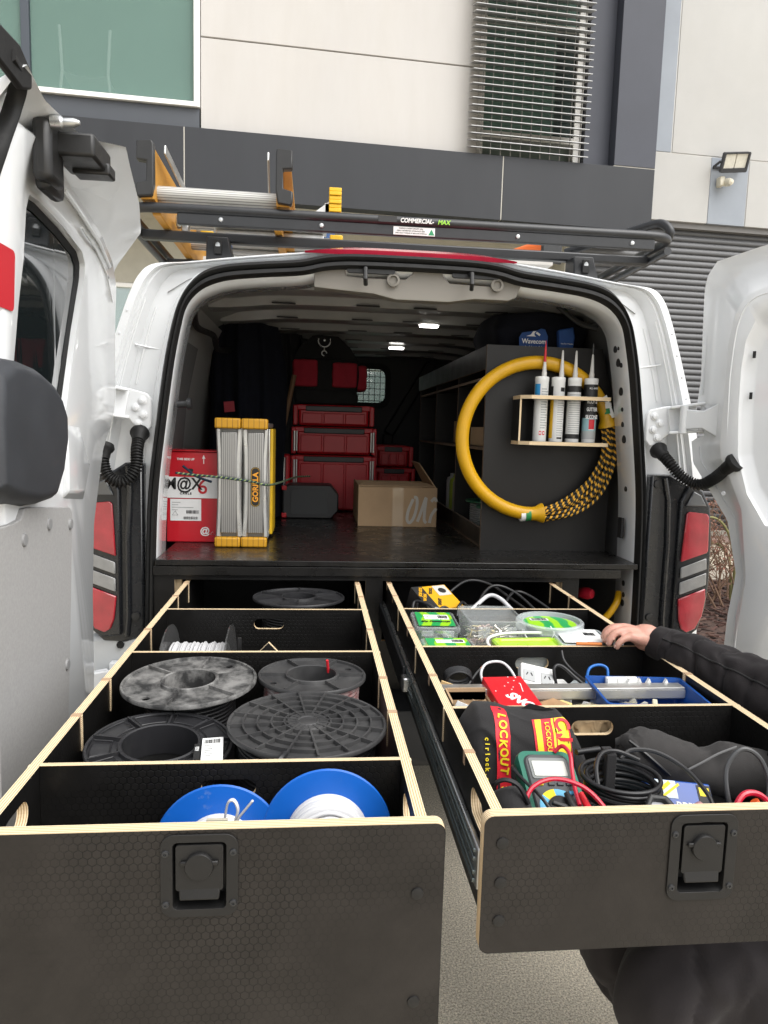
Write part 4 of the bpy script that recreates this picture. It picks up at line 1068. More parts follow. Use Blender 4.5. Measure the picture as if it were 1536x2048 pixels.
fib = mat('fibreglass_yellow', (0.50, 0.235, 0.025), rough=0.45, var=0.08, vscale=8, dirt=(.36, .19, .05), dirt_amt=.4, dscale=6)
LDR = thing('extension_ladder', 'orange fibreglass extension ladder with black feet on the roof rack', 'ladder', (-.58, .1, 2.1))
ridged = stripe_material('ridged_alu', (.52, .515, .49), (.24, .235, .22), 2, .0066, .62, rough=.55, metal=.25)
for (x, s) in ((-.795, 1), (-.405, -1)):
    w = .034 * s; z0, z1, yb = 2.098, 2.252, .108
    mb = MB(); mb.box(min(x, x + .008 * s), max(x, x + .008 * s), yb, 3.4, z0, z1)
    mb.box(min(x - .0005 * s, x - w), max(x - .0005 * s, x - w), yb, 3.4, z0, z0 + .010)
    mb.box(min(x - .0005 * s, x - w), max(x - .0005 * s, x - w), yb, 3.4, z1 - .010, z1)
    obj('rail', mb, fib, LDR, bevel=0.002)
    obj('base_rail', MB().box(min(x - .004 * s, x + .022 * s), max(x - .004 * s, x + .022 * s), .135, 3.2, 2.058, 2.094), fib, LDR, bevel=0.003)
    fx = x - .016 * s
    mb = MB(); mb.M = None
    poly = [(-.026, 2.262), (.022, 2.266), (.026, 2.256), (.026, 2.14), (.020, 2.105), (-.024, 2.10), (-.028, 2.118), (-.028, 2.14), (.002, 2.147), (.004, 2.205), (-.026, 2.208)]
    mb.plate([((p[0]) * s, p[1]) for p in poly], (), .030)
    obj('foot', mb, plastic, LDR, mw=frame((fx, .118, 0), (1, 0, 0), (0, 0, 1)), bevel=0.004)
    obj('end_plate', MB().bar((x + .036 * s, .13, 2.255), (x + .05 * s, .40, 2.215), .006, .028), alu, LDR, bevel=0.002)
for k in range(10):
    y = .165 + .31 * k
    obj('rung', MB().tube([(-.787, y, 2.132), (-.413, y, 2.130)], .0235, 18), ridged, LDR)
    if k: obj('rung', MB().tube([(-.787, y + .12, 2.225), (-.413, y + .12, 2.225)], .016, 12), ridged, LDR)
obj('rung_lock', MB().box(-.76, -.73, .30, .34, 2.08, 2.11).box(-.745, -.72, .32, .36, 2.06, 2.09), zinc, LDR, bevel=0.004)

SL = thing('step_ladder', 'aluminium step ladder with yellow ribbed feet on the roof rack', 'ladder', (-.44, .4, 2.0))
yel = mat('yellow_plastic', (0.72, 0.44, 0.01), rough=0.45, var=0.06, vscale=20)
for (x, z) in ((-.665, 2.155), (-.225, 2.165)):
    obj('rail', MB().box(x - .035, x - .012 if x < -.4 else x + .0, .33, 2.3, z - .03, z + .02), alu, SL, bevel=0.003)
    f_ = MB()
    h = .095 if x > -.4 else .06
    for k in range(7): f_.box(x - .02, x + .022, .285 - .004 * (k % 2), .33, z - .035 + h * k / 7, z - .035 + h * (k + .9) / 7)
    obj('foot', f_, yel, SL, bevel=0.002)
    obj('foot', MB().box(x - .015, x + .03, .31, .345, z - .115, z - .09), yel, SL, bevel=0.004)
    mb = MB(); sgn = -1 if x > -.4 else 1
    mb.add([(x, .33, z + .04), (x, .33, z - .03), (x + sgn * .09, .33, z - .03), (x, .338, z + .04), (x, .338, z - .03), (x + sgn * .09, .338, z - .03)], [(0, 1, 2), (3, 5, 4), (0, 3, 4, 1), (1, 4, 5, 2), (2, 5, 3, 0)])
    obj('gusset', mb, alu, SL)
for k in range(6):
    obj('tread', MB().box(-.65, -.25, .36 + .28 * k, .45 + .28 * k, 2.10, 2.126), ridged, SL, bevel=0.003)
    obj('back_bar', MB().box(-.64, -.26, .40 + .28 * k, .43 + .28 * k, 2.075, 2.095), alu, SL, bevel=0.003)
obj('hinge_blue', MB().box(-.27, -.22, .40, .50, 2.11, 2.15).box(-.64, -.60, .5, .56, 2.06, 2.08), mat('blue_plastic', (.03, .14, .42), rough=.4), SL, bevel=0.004)
WT = tag(obj('conduit_bundle', MB().tube([(.02, .45, 2.07), (.02, 2.2, 2.07)], .014, 10).tube([(.055, .47, 2.07), (.055, 2.2, 2.07)], .014, 10), white_plastic), 'pale grey conduit lengths lying on the roof rack', 'conduit')
SB = tag(obj('sheet_board', MB().box(.10, .62, .50, 2.2, 2.056, 2.075), mat('board_pale', (.55, .53, .49), rough=.8)), 'pale flat board lying across the roof rack', 'board')
oc = thing('traffic_cone', 'orange traffic cone lying on the roof rack', 'traffic cone', (.50, .5, 2.076))
orange = mat('cone_orange', (.75, .14, .015), rough=.5)
obj('cone_body', MB().lathe([(.045, 0), (.038, .09), (.014, .33), (.0, .335)], (.62, .55, 2.125), (-.6, 1, .05), 24), orange, oc)
obj('cone_base', MB().cbox((.625, .54, 2.125), (.11, .015, .10), Matrix.Rotation(R(31), 3, 'Z')), plastic, oc, bevel=0.004)

# ================================================================ drawer unit and deck
UN = thing('drawer_unit', 'black film-faced plywood drawer unit and deck in the load bay', 'drawer unit', (CX, .6, .556))
def ply_panel(name, parent, outer, holes, th, origin, u, v, faces=None, bevel=0.0, edge=None):
    mb = MB(); mb.plate(outer, holes, th, 0, 1)
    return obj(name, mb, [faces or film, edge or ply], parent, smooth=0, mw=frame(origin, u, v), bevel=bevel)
rect = lambda a, b, c, d: [(a, c), (b, c), (b, d), (a, d)]
X_, Y_, Z_ = (1, 0, 0), (0, 1, 0), (0, 0, 1)
deck_m = mat('deck_black', (0.009, 0.0085, 0.008), rough=0.30, var=0.2, vscale=7, rvar=0.10, spec=0.4, bump=0.04, bscale=90, dirt=(.16, .155, .15), dirt_amt=.5, dscale=7, dsharp=(.68, .76))
mb = MB(); mb.box(CX - .785, CX + .785, -.012, 2.58, .969, .987)
obj('deck', mb, deck_m, UN, bevel=0.002)
# face frame around the two drawer openings
face = [(-.775, .556), (.605, .556), (.605, .966), (-.775, .966)]
ply_panel('face_frame', UN, face, (rect(-.712, -.108, .575, .922), rect(-.052, .548, .722, .922)), .016, (CX - .015, .016, 0), X_, Z_)
mb = MB(); mb.plate(rect(-.775, .745, .0, .030), (), .014); obj('deck_nosing', mb, deck_m, UN, mw=frame((0, .004, .937), X_, Z_), bevel=0.002)
for x in (-.745, -.075, .57):
    obj('frame_bolt', MB().lathe([(.008, 0), (.007, -.003), (0, -.0035)], (x, -.0005, .944 if x < .5 else .940), (0, 1, 0), 14), plastic, UN)
for (x, z0) in ((-.775, .556), (-.085, .556), (.59, .556)):
    ply_panel('frame_upright', UN, rect(.02, 2.5, z0, .967), (), .015, (x, 0, 0), Y_, Z_)
# light ply edge of the openings seen from inside
for (a_, b_) in ((-.718, -.694), (.536, .556)): obj('opening_post', MB().box(a_, b_, .025, .05, .80, .925), ply, UN)
# ================================================================ cabinet on the right of the load bay
CB = thing('shelf_cabinet', 'black plywood shelving cabinet on the right of the load bay', 'cabinet', (.55, .9, .987))
cab_m = mat('cabinet_black', (0.011, 0.0102, 0.0095), rough=0.42, var=0.12, vscale=5, rvar=.06, spec=.32)
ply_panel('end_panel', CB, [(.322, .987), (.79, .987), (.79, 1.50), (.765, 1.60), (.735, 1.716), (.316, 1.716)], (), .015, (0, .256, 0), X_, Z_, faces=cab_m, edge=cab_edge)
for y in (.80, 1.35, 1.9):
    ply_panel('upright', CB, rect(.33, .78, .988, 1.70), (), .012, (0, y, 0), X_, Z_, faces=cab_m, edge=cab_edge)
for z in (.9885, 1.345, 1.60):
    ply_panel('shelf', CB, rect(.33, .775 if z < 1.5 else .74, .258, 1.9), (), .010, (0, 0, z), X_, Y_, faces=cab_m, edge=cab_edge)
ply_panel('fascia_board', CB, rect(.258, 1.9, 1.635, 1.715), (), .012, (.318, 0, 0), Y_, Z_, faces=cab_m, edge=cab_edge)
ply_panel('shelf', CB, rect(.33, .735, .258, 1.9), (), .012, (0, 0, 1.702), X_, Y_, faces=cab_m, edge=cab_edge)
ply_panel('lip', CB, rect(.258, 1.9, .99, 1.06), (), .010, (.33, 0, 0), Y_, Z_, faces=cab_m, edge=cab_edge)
# things on the cabinet shelves
kraft = mat('cardboard', (0.40, 0.27, 0.155), rough=0.85, var=0.07, vscale=9, bump=.03, bscale=120)
tag(obj('carton', MB().box(.37, .66, .32, .70, 1.356, 1.43), kraft, bevel=0.002), 'flat brown carton on the middle shelf of the cabinet', 'box')
tag(obj('carton', MB().box(.40, .60, .90, 1.22, 1.356, 1.46), kraft, bevel=0.002), 'brown carton on the middle shelf behind the yellow hose', 'box')
gcol = mat('green_paint', (.012, .10, .05), rough=.4)
def small_reel(x, y, z, label, wirecol, rad=.10):
    t = thing('wire_reel', label, 'cable reel', (x, y, z))
    obj('flange', MB().lathe([(0.02, 0), (rad, 0), (rad, .006), (.02, .006)], (x, y, z), Z_, 28), gcol, t)
    obj('flange', MB().lathe([(0.02, 0), (rad, 0), (rad, .006), (.02, .006)], (x, y, z + .12), Z_, 28), gcol, t)
    mb = MB()
    for k in range(12): mb.lathe([(rad * .72, -.0045), (rad * .8, -.003), (rad * .82, 0), (rad * .8, .003), (rad * .72, .0045)], (x, y, z + .013 + .0088 * k), Z_, 26)
    obj('wire', mb, wirecol, t)
small_reel(.44, .40, 1.003, 'green reel of yellow-green earth wire on the lower cabinet shelf', mat('earth_wire', (.30, .36, .02), rough=.45))
small_reel(.45, .64, 1.003, 'green reel of bare grey wire behind the earth wire reel', mat('grey_wire', (.36, .37, .36), rough=.35, metal=.4))
for i, (y, c) in enumerate(((.95, (.30, .36, .05)), (1.03, (.20, .2, .19)), (1.11, (.28, .35, .04)), (1.19, (.34, .34, .33)))):
    tag(obj('spray_can', MB().lathe([(.0, 0), (.030, 0), (.031, .01), (.031, .17), (.026, .185), (.014, .19), (.014, .205), (0, .207)], (.40, y, 1.356 if i > 5 else 1.001), Z_, 20), mat('can_%d' % i, c, rough=.35)), ('lime spray can nearest the door on the lower cabinet shelf', 'dark grey spray can on the lower cabinet shelf', 'lime spray can farther back on the lower cabinet shelf', 'pale grey spray can at the back of the lower cabinet shelf')[i], 'spray can')
# ---- yellow hose hung in a ring on the end panel
HO = thing('cable_hauling_grip', 'thick yellow hose ring with black and yellow rope hung on the cabinet end', 'hose', (.5, .21, 1.10))
hose_m = mat('hose_yellow', (0.60, 0.32, 0.003), rough=0.38, var=0.06, vscale=6, dirt=(.40, .24, .02), dirt_amt=.35, dscale=9)
hx, hz, hr = .497, 1.392, .265
ang = lambda a, r=hr, y=.205: Vector((hx + r * math.cos(R(a)), y, hz + r * math.sin(R(a))))
pts = [ang(a) for a in range(14, 277, 4)]
obj('hose', MB().tube(pts, .0235, 18), hose_m, HO)
for (a, sgn) in ((14, -1), (275, 1)):
    p = ang(a); tdir = (ang(a + .5) - ang(a - .5)) * sgn
    obj('bell_end', MB().lathe([(.0238, -.03), (.026, -.01), (.034, .006), (.036, .014), (.031, .016), (.022, .0)], p, tdir, 24), hose_m, HO)
    obj('label_band', MB().lathe([(.0242, -.068), (.0244, -.068), (.0244, -.052), (.0242, -.052)], p, tdir, 24), paper, HO)
    obj('label_band', MB().lathe([(.0242, -.051), (.0245, -.051), (.0245, -.032), (.0242, -.032)], p, tdir, 24), mat('label_green', (.02, .22, .06), rough=.5), HO)
obj('label_strip', MB().add([tuple(ang(a, hr + dr, .1815)) for a in (17, 34) for dr in (.006, .022)], [(0, 1, 3, 2)]), paper, HO, smooth=0)
rope_m = bpy.data.materials.new('rope_black_yellow'); rope_m.use_nodes = True
def rope_material(M, period, c1, c2):
    t = M.node_tree; b = t.nodes['Principled BSDF']
    uv = t.nodes.new('ShaderNodeAttribute'); uv.attribute_name = 'twist'
    fr = MA(t, 'FRACT', uv.outputs['Fac'])
    rp = t.nodes.new('ShaderNodeValToRGB'); rp.color_ramp.interpolation = 'CONSTANT'
    rp.color_ramp.elements[0].color = col(c1); rp.color_ramp.elements[1].color = col(c2); rp.color_ramp.elements[1].position = .62
    t.links.new(fr, rp.inputs[0]); t.links.new(rp.outputs[0], b.inputs['Base Color']); b.inputs['Roughness'].default_value = .7
rope_material(rope_m, 1, (.012, .014, .010), (.70, .36, .03))
def rope(name, pts, r, pitch, parent, mt, seg=10, phase=0.0, n=None):
    """twisted rope: the colour follows a helix stored per corner as 'twist'"""
    pts = resample(pts, n or max(24, int(sum((Vector(a) - Vector(b)).length for a, b in zip(pts, pts[1:])) / (r * .9))))
    mb = MB(); mb.tube(pts, r, seg, caps=False)
    o = obj(name, mb, mt, parent, smooth=80, recalc=False)
    me = o.data; d = [0]
    for a, b in zip(pts, pts[1:]): d.append(d[-1] + (b - a).length)
    at = me.attributes.new('twist', 'FLOAT', 'POINT')
    vals = []
    for i in range(len(pts)):
        for k in range(seg): vals.append(d[i] / pitch + (k / seg if k <= seg / 2 else (seg - k) / seg) * 1.0 + phase)
    at.data.foreach_set('value', vals)
    return o
random.seed(3)
k = 0
for ri in range(6):
    for la in range(2):
        rr = hr - .029 + .0115 * ri
        ph = random.random() * 6
        pts = []
        for a in range(-86, 15, 3):
            u = (a + 86) / 100
            sp = .55 + .45 * math.sin(math.pi * u) ** .6
            rad = hr + (rr - hr) * sp + .004 * math.sin(a * .09 + ph) + .012 * math.sin(math.pi * u)
            pts.append(ang(a, rad, .200 + (.008 if la else -.006) + .004 * math.cos(a * .07 + ph)))
        rope('rope_strand', pts, .0058, .022, HO, rope_m, seg=8, phase=ph)
# ---- cartridge holder
CH = thing('cartridge_holder', 'small plywood rack holding four sealant cartridges on the cabinet end', 'rack', (.57, .18, 1.372))
def hold_poly(x0, x1): return [(x0 + .03, .118), (x1 - .005, .118), (x1, .125), (x1, .241), (x0, .241), (x0, .150)]
cx4 = [.497, .5555, .614, .673]
mb = MB(); mb.plate(hold_poly(.417, .728), [circle(x, .172, .0262, 24) for x in cx4], .012, 0, 1); obj('top_plate', mb, [cab_m, ply], CH, smooth=0, mw=Matrix.Translation((0, 0, 1.528)))
mb = MB(); mb.plate(hold_poly(.417, .728), (), .012, 0, 1); obj('bottom_plate', mb, [cab_m, ply], CH, smooth=0, mw=Matrix.Translation((0, 0, 1.372)))
ply_panel('side_plate', CH, rect(.150, .241, 1.384, 1.528), (), .006, (.417, 0, 0), Y_, Z_, faces=cab_m)
spec_c = [('white sealant cartridge with red tipped nozzle and blue print, leftmost in rack', 0), ('white sealant cartridge with yellow side print, second in rack', 1), ('white sealant cartridge with black bands and grey text, third in rack', 2), ('black roof and gutter silicone cartridge, rightmost in rack', 3)]
blk = mat('label_black', .012, rough=.4); sky_b = mat('label_blue', (.02, .24, .50), rough=.45); yl = mat('label_yellow', (.66, .38, .01), rough=.45); gry = mat('label_grey', (.35, .36, .36), rough=.45); rd = mat('label_red', (.55, .02, .03), rough=.45); teal = mat('label_teal', (.25, .42, .45), rough=.45)
def wrap(parent, name, x, z0, z1, a0, a1, mt, r=.0237):
    """label patch on the cartridge from angle a0 to a1 (degrees, 0 = +x, -90 = towards the door)"""
    pts0, pts1 = [], []
    n_ = max(2, int(abs(a1 - a0) / 12) + 1)
    for k in range(n_ + 1):
        a = R(a0 + (a1 - a0) * k / n_)
        pts0.append((x + r * math.cos(a), .172 + r * math.sin(a), z0)); pts1.append((x + r * math.cos(a), .172 + r * math.sin(a), z1))
    return obj(name, MB().loft([pts0, pts1], closed=False), mt, parent, smooth=60, recalc=False)
tube_w = mat('cartridge_white', (.70, .70, .68), rough=.4)
for i, x in enumerate(cx4):
    t = thing('sealant_cartridge', spec_c[i][0], 'cartridge', (x, .172, 1.3845), 'sealant cartridges in the rack')
    obj('tube', MB().lathe([(0, 0), (.0225, 0), (.0232, .002), (.0232, .205), (.0238, .207), (.0238, .219), (.0225, .221), (.010, .223), (0, .223)], (x, .172, 1.3845), Z_, 28), tube_w, t)
    tip = (1.715, 1.700, 1.700, 1.690)[i]
    lean = (.004, .006, .0, .0)[i]
    obj('nozzle', MB().lathe([(.0085, 1.606), (.0085, 1.622), (.0075, 1.624), (.0030, tip - .004 if i else 1.675), (.0, tip if i else 1.676)], (x, .172, 0), (lean, 0, 1), 16), mat('nozzle_white', (.60, .59, .56), rough=.45), t)
    if i == 0: obj('red_tip', MB().lathe([(.0043, 1.652), (.0050, 1.66), (.0035, 1.70), (.001, 1.728), (0, 1.73)], (x, .172, 0), (lean, 0, 1), 12), rd, t)
    if i == 3: obj('cured_tip', MB().lathe([(.0022, 1.690), (.0028, 1.71), (.0016, 1.722), (0, 1.728)], (x, .172, 0), Z_, 10), mat('cured', .05, rough=.5), t)
    lz = lambda k: 1.3845 + k
    if i == 0:
        wrap(t, 'label_patch', x, lz(.150), lz(.196), -175, -118, sky_b)
        for k in range(16): wrap(t, 'label_text', x, lz(.045 + .0088 * k), lz(.0485 + .0088 * k), -105, -60 + 12 * ((k * 7) % 3), gry, .02375)
        wrap(t, 'hazard_mark', x, lz(.022), lz(.036), -112, -92, rd)
        wrap(t, 'hazard_mark', x, lz(.022), lz(.036), -82, -62, rd)
        wrap(t, 'hazard_mark', x, lz(.0255), lz(.0325), -107, -97, tube_w, .0239); wrap(t, 'hazard_mark', x, lz(.0255), lz(.0325), -77, -67, tube_w, .0239)
    if i == 1:
        wrap(t, 'label_patch', x, lz(.012), lz(.150), -185, -140, yl)
        wrap(t, 'label_patch', x, lz(.155), lz(.19), -185, -150, blk)
        wrap(t, 'label_patch', x, lz(.172), lz(.186), -85, -40, blk)
        for k in range(17): wrap(t, 'label_text', x, lz(.022 + .0078 * k), lz(.0245 + .0078 * k), -105, -55 + 9 * ((k * 5) % 3), gry, .02375)
        wrap(t, 'label_patch', x, lz(.010), lz(.016), -100, -50, blk)
    if i == 2:
        wrap(t, 'label_patch', x, lz(.172), lz(.193), -200, 20, blk)
        wrap(t, 'label_patch', x, lz(.012), lz(.028), -200, 20, blk)
        for k in range(18): wrap(t, 'label_text', x, lz(.034 + .0075 * k), lz(.0365 + .0075 * k), -150, -40 + 8 * ((k * 5) % 3), gry, .02375)
    if i == 3:
        wrap(t, 'label_patch', x, lz(.085), lz(.200), -200, 20, blk)
        wrap(t, 'label_patch', x, lz(.030), lz(.085), -200, 20, teal)
        wrap(t, 'label_patch', x, lz(.012), lz(.040), -200, 20, gry, .0238)
        wrap(t, 'label_patch', x, lz(.046), lz(.080), -112, -62, rd, .0239)
        wrap(t, 'label_patch', x, lz(.044), lz(.046), -112, -62, paper, .0239)
        for k, s in enumerate(('ROOF &', 'GUTTER', 'SILICONE')):
            text('label_text', s, .0175, frame((x - .002, .172 - .0246, lz(.140 - .026 * k)), X_, Z_), paper, t, sx=.56, bold=.0004)
        text('label_text', 'ALL ANY', .009, frame((x, .172 - .0246, lz(.186)), X_, Z_), paper, t, sx=.85)
# ---- blue bags on top of the cabinet
def soft_box(name, x0, x1, y0, y1, z0, z1, mt, parent=None, puff=.18, seed=1, amp=.008, sub=2, seg=6):
    rnd = random.Random(seed)
    bm = bmesh.new(); bmesh.ops.create_cube(bm, size=2)
    bmesh.ops.subdivide_edges(bm, edges=bm.edges, cuts=seg, use_grid_fill=True)
    ph = [rnd.random() * 9 for _ in range(6)]
    for v in bm.verts:
        x, y, z = v.co
        k = 1 - puff * (max(abs(x), abs(y), abs(z)) and (abs(x * y) + abs(y * z) + abs(x * z)) / 3)
        w = math.sin(x * 4 + ph[0]) * math.sin(y * 5 + ph[1]) + math.sin(z * 6 + ph[2]) * math.sin(x * 7 + ph[3]) * .6
        v.co = Vector(((x0 + x1) / 2 + x * k * (x1 - x0) / 2 + w * amp, (y0 + y1) / 2 + y * k * (y1 - y0) / 2 + w * amp * .7, (z0 + z1) / 2 + z * k * (z1 - z0) / 2 + (w * amp if z > -.9 else 0)))
    me = bpy.data.meshes.new(name); bm.to_mesh(me); bm.free()
    me.materials.append(mt); me.shade_smooth()
    o = bpy.data.objects.new(name, me); link(o, parent)
    if sub:
        s_ = o.modifiers.new('subsurf', 'SUBSURF'); s_.levels = 1; s_.render_levels = sub
    return o
navy = mat('navy_fabric', (.005, .0058, .010), rough=.95, var=.2, vscale=30, bump=.2, bscale=300, spec=.2)
blue_f = mat('blue_fabric', (.012, .055, .20), rough=.75, var=.1, vscale=20)
BG = thing('equipment_bag', 'dark navy bag with blue Wavecom panel on top of the cabinet', 'bag', (.56, .45, 1.716))
soft_box('bag_body', .36, .74, .33, .80, 1.714, 1.86, navy, BG, seed=4, amp=.006)
fb = FR
mb = MB(); mb.plate([(.452, 1.715), (.557, 1.715), (.556, 1.762), (.545, 1.786), (.53, 1.789), (.515, 1.782), (.46, 1.772), (.450, 1.755)], (), .002)
bp_ = obj('brand_panel', mb, blue_f, BG, mw=FR(.318), smooth=30)
text('brand_text', 'Wavecom', .0235, frame((.505, .3145, 1.742), X_, Z_), paper, bp_, bold=.0005, sx=.92)
text('brand_text', 'Proudly Australian Made', .0065, frame((.505, .3145, 1.724), X_, Z_), paper, bp_)
mb = MB(); mb.add([(.475, .3145, 1.760), (.492, .3145, 1.766), (.500, .3145, 1.778), (.512, .3145, 1.779), (.505, .3145, 1.772), (.506, .3145, 1.764), (.512, .3145, 1.760)], [(0, 1, 2, 3, 4, 5, 6)])
mb.bar((.512, .3145, 1.774), (.526, .3145, 1.765), .002, .007)
obj('brand_wave', mb, paper, bp_, smooth=0)
BG2 = thing('blue_bag', 'blue cloth pouch beside the Wavecom bag on the cabinet', 'bag', (.63, .36, 1.716))
mb = MB(); mb.plate([(.597, 1.717), (.650, 1.717), (.655, 1.76), (.648, 1.80), (.635, 1.795), (.592, 1.786)], (), .03)
obj('pouch', mb, blue_f, BG2, mw=FR(.335), bevel=0.006, seg=2)
text('pouch_text', 'Visit Our Website', .0062, frame((.624, .3035, 1.737), X_, Z_), paper, BG2)

# ================================================================ things standing on the deck
DZ = .9875
red_card = mat('red_carton', (0.50, 0.008, 0.018), rough=0.35, var=.05, vscale=5, coat=.15)
RB = thing('cable_carton', 'red and white cable carton standing behind the left jamb', 'box', (-.72, .45, DZ))
obj('carton_body', MB().box(-.803, -.607, .333, .62, DZ, 1.312), red_card, RB, bevel=0.003)
obj('white_band', MB().box(-.805, -.6045, .3305, .60, 1.147, 1.222), paper, RB)
tf = lambda x, z, y=.3295: frame((x, y, z), X_, Z_)
text('carton_text', 'M@X', .058, tf(-.742, 1.196), ink, RB, bold=.0012, sx=.88)
text('carton_text', '6', .075, tf(-.676, 1.186), red_card, RB, bold=.0006)
text('carton_text', 'THIS SIDE UP', .0105, tf(-.735, 1.285, .3322), paper, RB, bold=.0003)
text('carton_text', 'C A B L E', .010, tf(-.735, 1.163), ink, RB, bold=.0005)
mb = MB(); mb.bar((-.672, .3322, 1.270), (-.672, .3322, 1.293), .001, .003).add([(-.678, .3322, 1.288), (-.666, .3322, 1.288), (-.672, .3322, 1.302)], [(0, 1, 2)])
obj('up_arrow', mb, paper, RB, smooth=0)
sk = quad('address_label', .108, .078, tf(-.735, 1.104, .3318), paper, RB)
for k in range(4): obj('label_line', MB().box(-.783, -.783 + (.03, .022, .075, .02)[k], .3302, .3306, 1.130 - .009 * k, 1.132 - .009 * k), gry, sk)
mb = MB(); rnd = random.Random(5)
for (xa, xb, za, zb) in ((-.733, -.690, 1.091, 1.103), (-.742, -.693, 1.070, 1.080)):
    x = xa
    while x < xb:
        w = rnd.choice((.0009, .0016, .0024)); mb.box(x, x + w, .3302, .3306, za, zb); x += w + rnd.choice((.0009, .0016))
obj('barcode', mb, ink, sk)
mb = MB(); mb.tube([(-.782, .3304, 1.085), (-.762, .3304, 1.085), (-.772, .3304, 1.100)], .0008, 5, closed=True)
obj('recycle_mark', mb, ink, sk)
text('carton_text', '@', .034, tf(-.668, 1.028, .3322), paper, RB, bold=.0008)
mb = MB(); mb.tube([(-.648, .332, 1.016), (-.634, .332, 1.016), (-.641, .332, 1.027)], .0009, 5, closed=True)
obj('recycle_mark', mb, paper, RB)
obj('handle_hole', MB().plate(rrect(-.728, -.708, 1.24, 1.252, .006), (), .001), ink, RB, mw=FR(.3328))
obj('carton_flap', MB().box(-.80, -.61, .325, .47, 1.3135, 1.317), red_card, RB, bevel=0.001)
# ---- folded platform steps on their side
yel2 = stripe_material('yellow_ribbed_cap', (.50, .25, .008), (.26, .12, .006), 0, .018, .86, rough=.5, bump=.5, soft=.05)
alu_r = stripe_material('fluted_alu', (.40, .395, .385), (.17, .17, .165), 0, .0072, .72, rough=.34, bump=.5, metal=.85)
for i, (x0, x1) in enumerate(((-.621, -.533), (-.531, -.441))):
    t = thing('folding_step', ('folded aluminium step with yellow ends beside the red carton', 'folded aluminium step with yellow ends and oval black badge')[i], 'step ladder', ((x0 + x1) / 2, .4, DZ))
    for (z0, z1) in ((DZ, 1.022), (1.398, 1.434)):
        obj('end_cap', MB().box(x0, x1, .228, .262, z0, z1), yel2, t, bevel=0.006, seg=3)
    c_ = (x0 + x1) / 2 + .004
    obj('tread', MB().box(c_ - .027, c_ + .027, .240, .262, 1.036, 1.386), alu_r, t, bevel=0.002)
    for s in (-1, 1):
        mb = MB(); mb.tube([(c_ + s * .036, .25, 1.024), (c_ + s * .032, .252, 1.11), (c_ + s * .030, .25, 1.21), (c_ + s * .032, .252, 1.31), (c_ + s * .036, .25, 1.396)], .0058, 6, flat=1.6)
        obj('rail', mb, alu, t)
        obj('brace', MB().bar((c_ + s * .040, .258, 1.03), (c_ + s * .026, .254, 1.17), .004, .010).bar((c_ + s * .040, .258, 1.39), (c_ + s * .026, .254, 1.25), .004, .010), alu, t)
    obj('side_frame', MB().box(x0 + .006, x1 - .006, .262, .274, 1.012, 1.41), mat('alu_dark', (.22, .22, .21), rough=.4, metal=.7), t)
    for (z0, z1) in ((1.0, 1.016), (1.404, 1.42)):
        obj('long_rail', MB().box(x0 + .004, x1 - .004, .275, .62, z0, z1), alu, t, bevel=0.003)
    for k in range(3): obj('cross_tread', MB().box(x0 + .01, x1 - .004, .33 + .1 * k, .38 + .1 * k, 1.02, 1.40), alu, t, bevel=0.003)
    if i == 1:
        mb = MB(); mb.plate(rrect(c_ - .016, c_ + .016, 1.13, 1.268, .0155), (), .003)
        bd = obj('badge', mb, mat('badge_black', .01, rough=.4), t, mw=FR(.239))
        mb = MB(); mb.plate(rrect(c_ - .0142, c_ + .0142, 1.132, 1.266, .014), (rrect(c_ - .0132, c_ + .0132, 1.133, 1.265, .013),), .0005)
        obj('badge_rim', mb, yl, bd, mw=FR(.2358))
        text('badge_text', 'GORILLA', .026, frame((c_ + .001, .2352, 1.198), Z_, (-1, 0, 0)), mat('badge_orange', (.72, .30, .02), rough=.4), bd, bold=.0009, sx=.98)
        obj('yellow_rail', MB().box(x1 - .012, x1 + .006, .46, .63, 1.0, 1.40), yel, t, bevel=0.004)
# tie rope
tie = bpy.data.materials.new('rope_green_blue'); tie.use_nodes = True
rope_material(tie, 1, (.006, .022, .034), (.20, .26, .10))
TR = rope('tie_rope', spline([(CX - .76, .20, 1.245), (-.70, .215, 1.239), (-.60, .212, 1.232), (-.50, .221, 1.220), (-.43, .26, 1.206), (-.36, .9, 1.19), (-.30, 1.05, 1.185)], 10), .0042, .016, None, tie, seg=8)
tag(TR, 'thin dark green flecked rope tied across the carton and steps', 'rope')
KT = tag(obj('rope_tail', MB().tube(spline([(-.742, .316, 1.262), (-.722, .312, 1.247), (-.70, .308, 1.230), (-.668, .306, 1.217), (-.64, .306, 1.208)], 6), .0045, 8), mat('rope_dark', (.008, .022, .045), rough=.8)), 'loose dark blue rope tail hanging before the red carton', 'rope')
# ---- brown carton with scribble
CT = thing('open_carton', 'brown cardboard box with pale scribble and one raised flap', 'box', (.09, 1.0, DZ))
mb = MB(); t_ = .004
mb.box(-.086, .260, .826, .826 + t_, DZ, 1.160).box(-.086, -.086 + t_, .832, 1.22, DZ, 1.165).box(.256, .260, .832, 1.22, DZ, 1.158).box(-.086, .26, 1.222, 1.226, DZ, 1.16).box(-.081, .255, .832, 1.22, DZ, DZ + t_)
obj('carton_body', mb, kraft, CT)
mb = MB(); mb.add([(.257, .83, 1.16), (.257, 1.22, 1.16), (.20, 1.22, 1.262), (.20, .98, 1.262)], [(0, 1, 2, 3)])
o = obj('side_flap', mb, kraft, CT, smooth=0); o.modifiers.new('s', 'SOLIDIFY').thickness = .004
obj('top_flap', MB().add([(-.084, .832, 1.163), (.254, .832, 1.163), (.23, .92, 1.172), (-.06, .92, 1.172)], [(0, 1, 2, 3)]), kraft, CT, smooth=0).modifiers.new('s', 'SOLIDIFY').thickness = .003
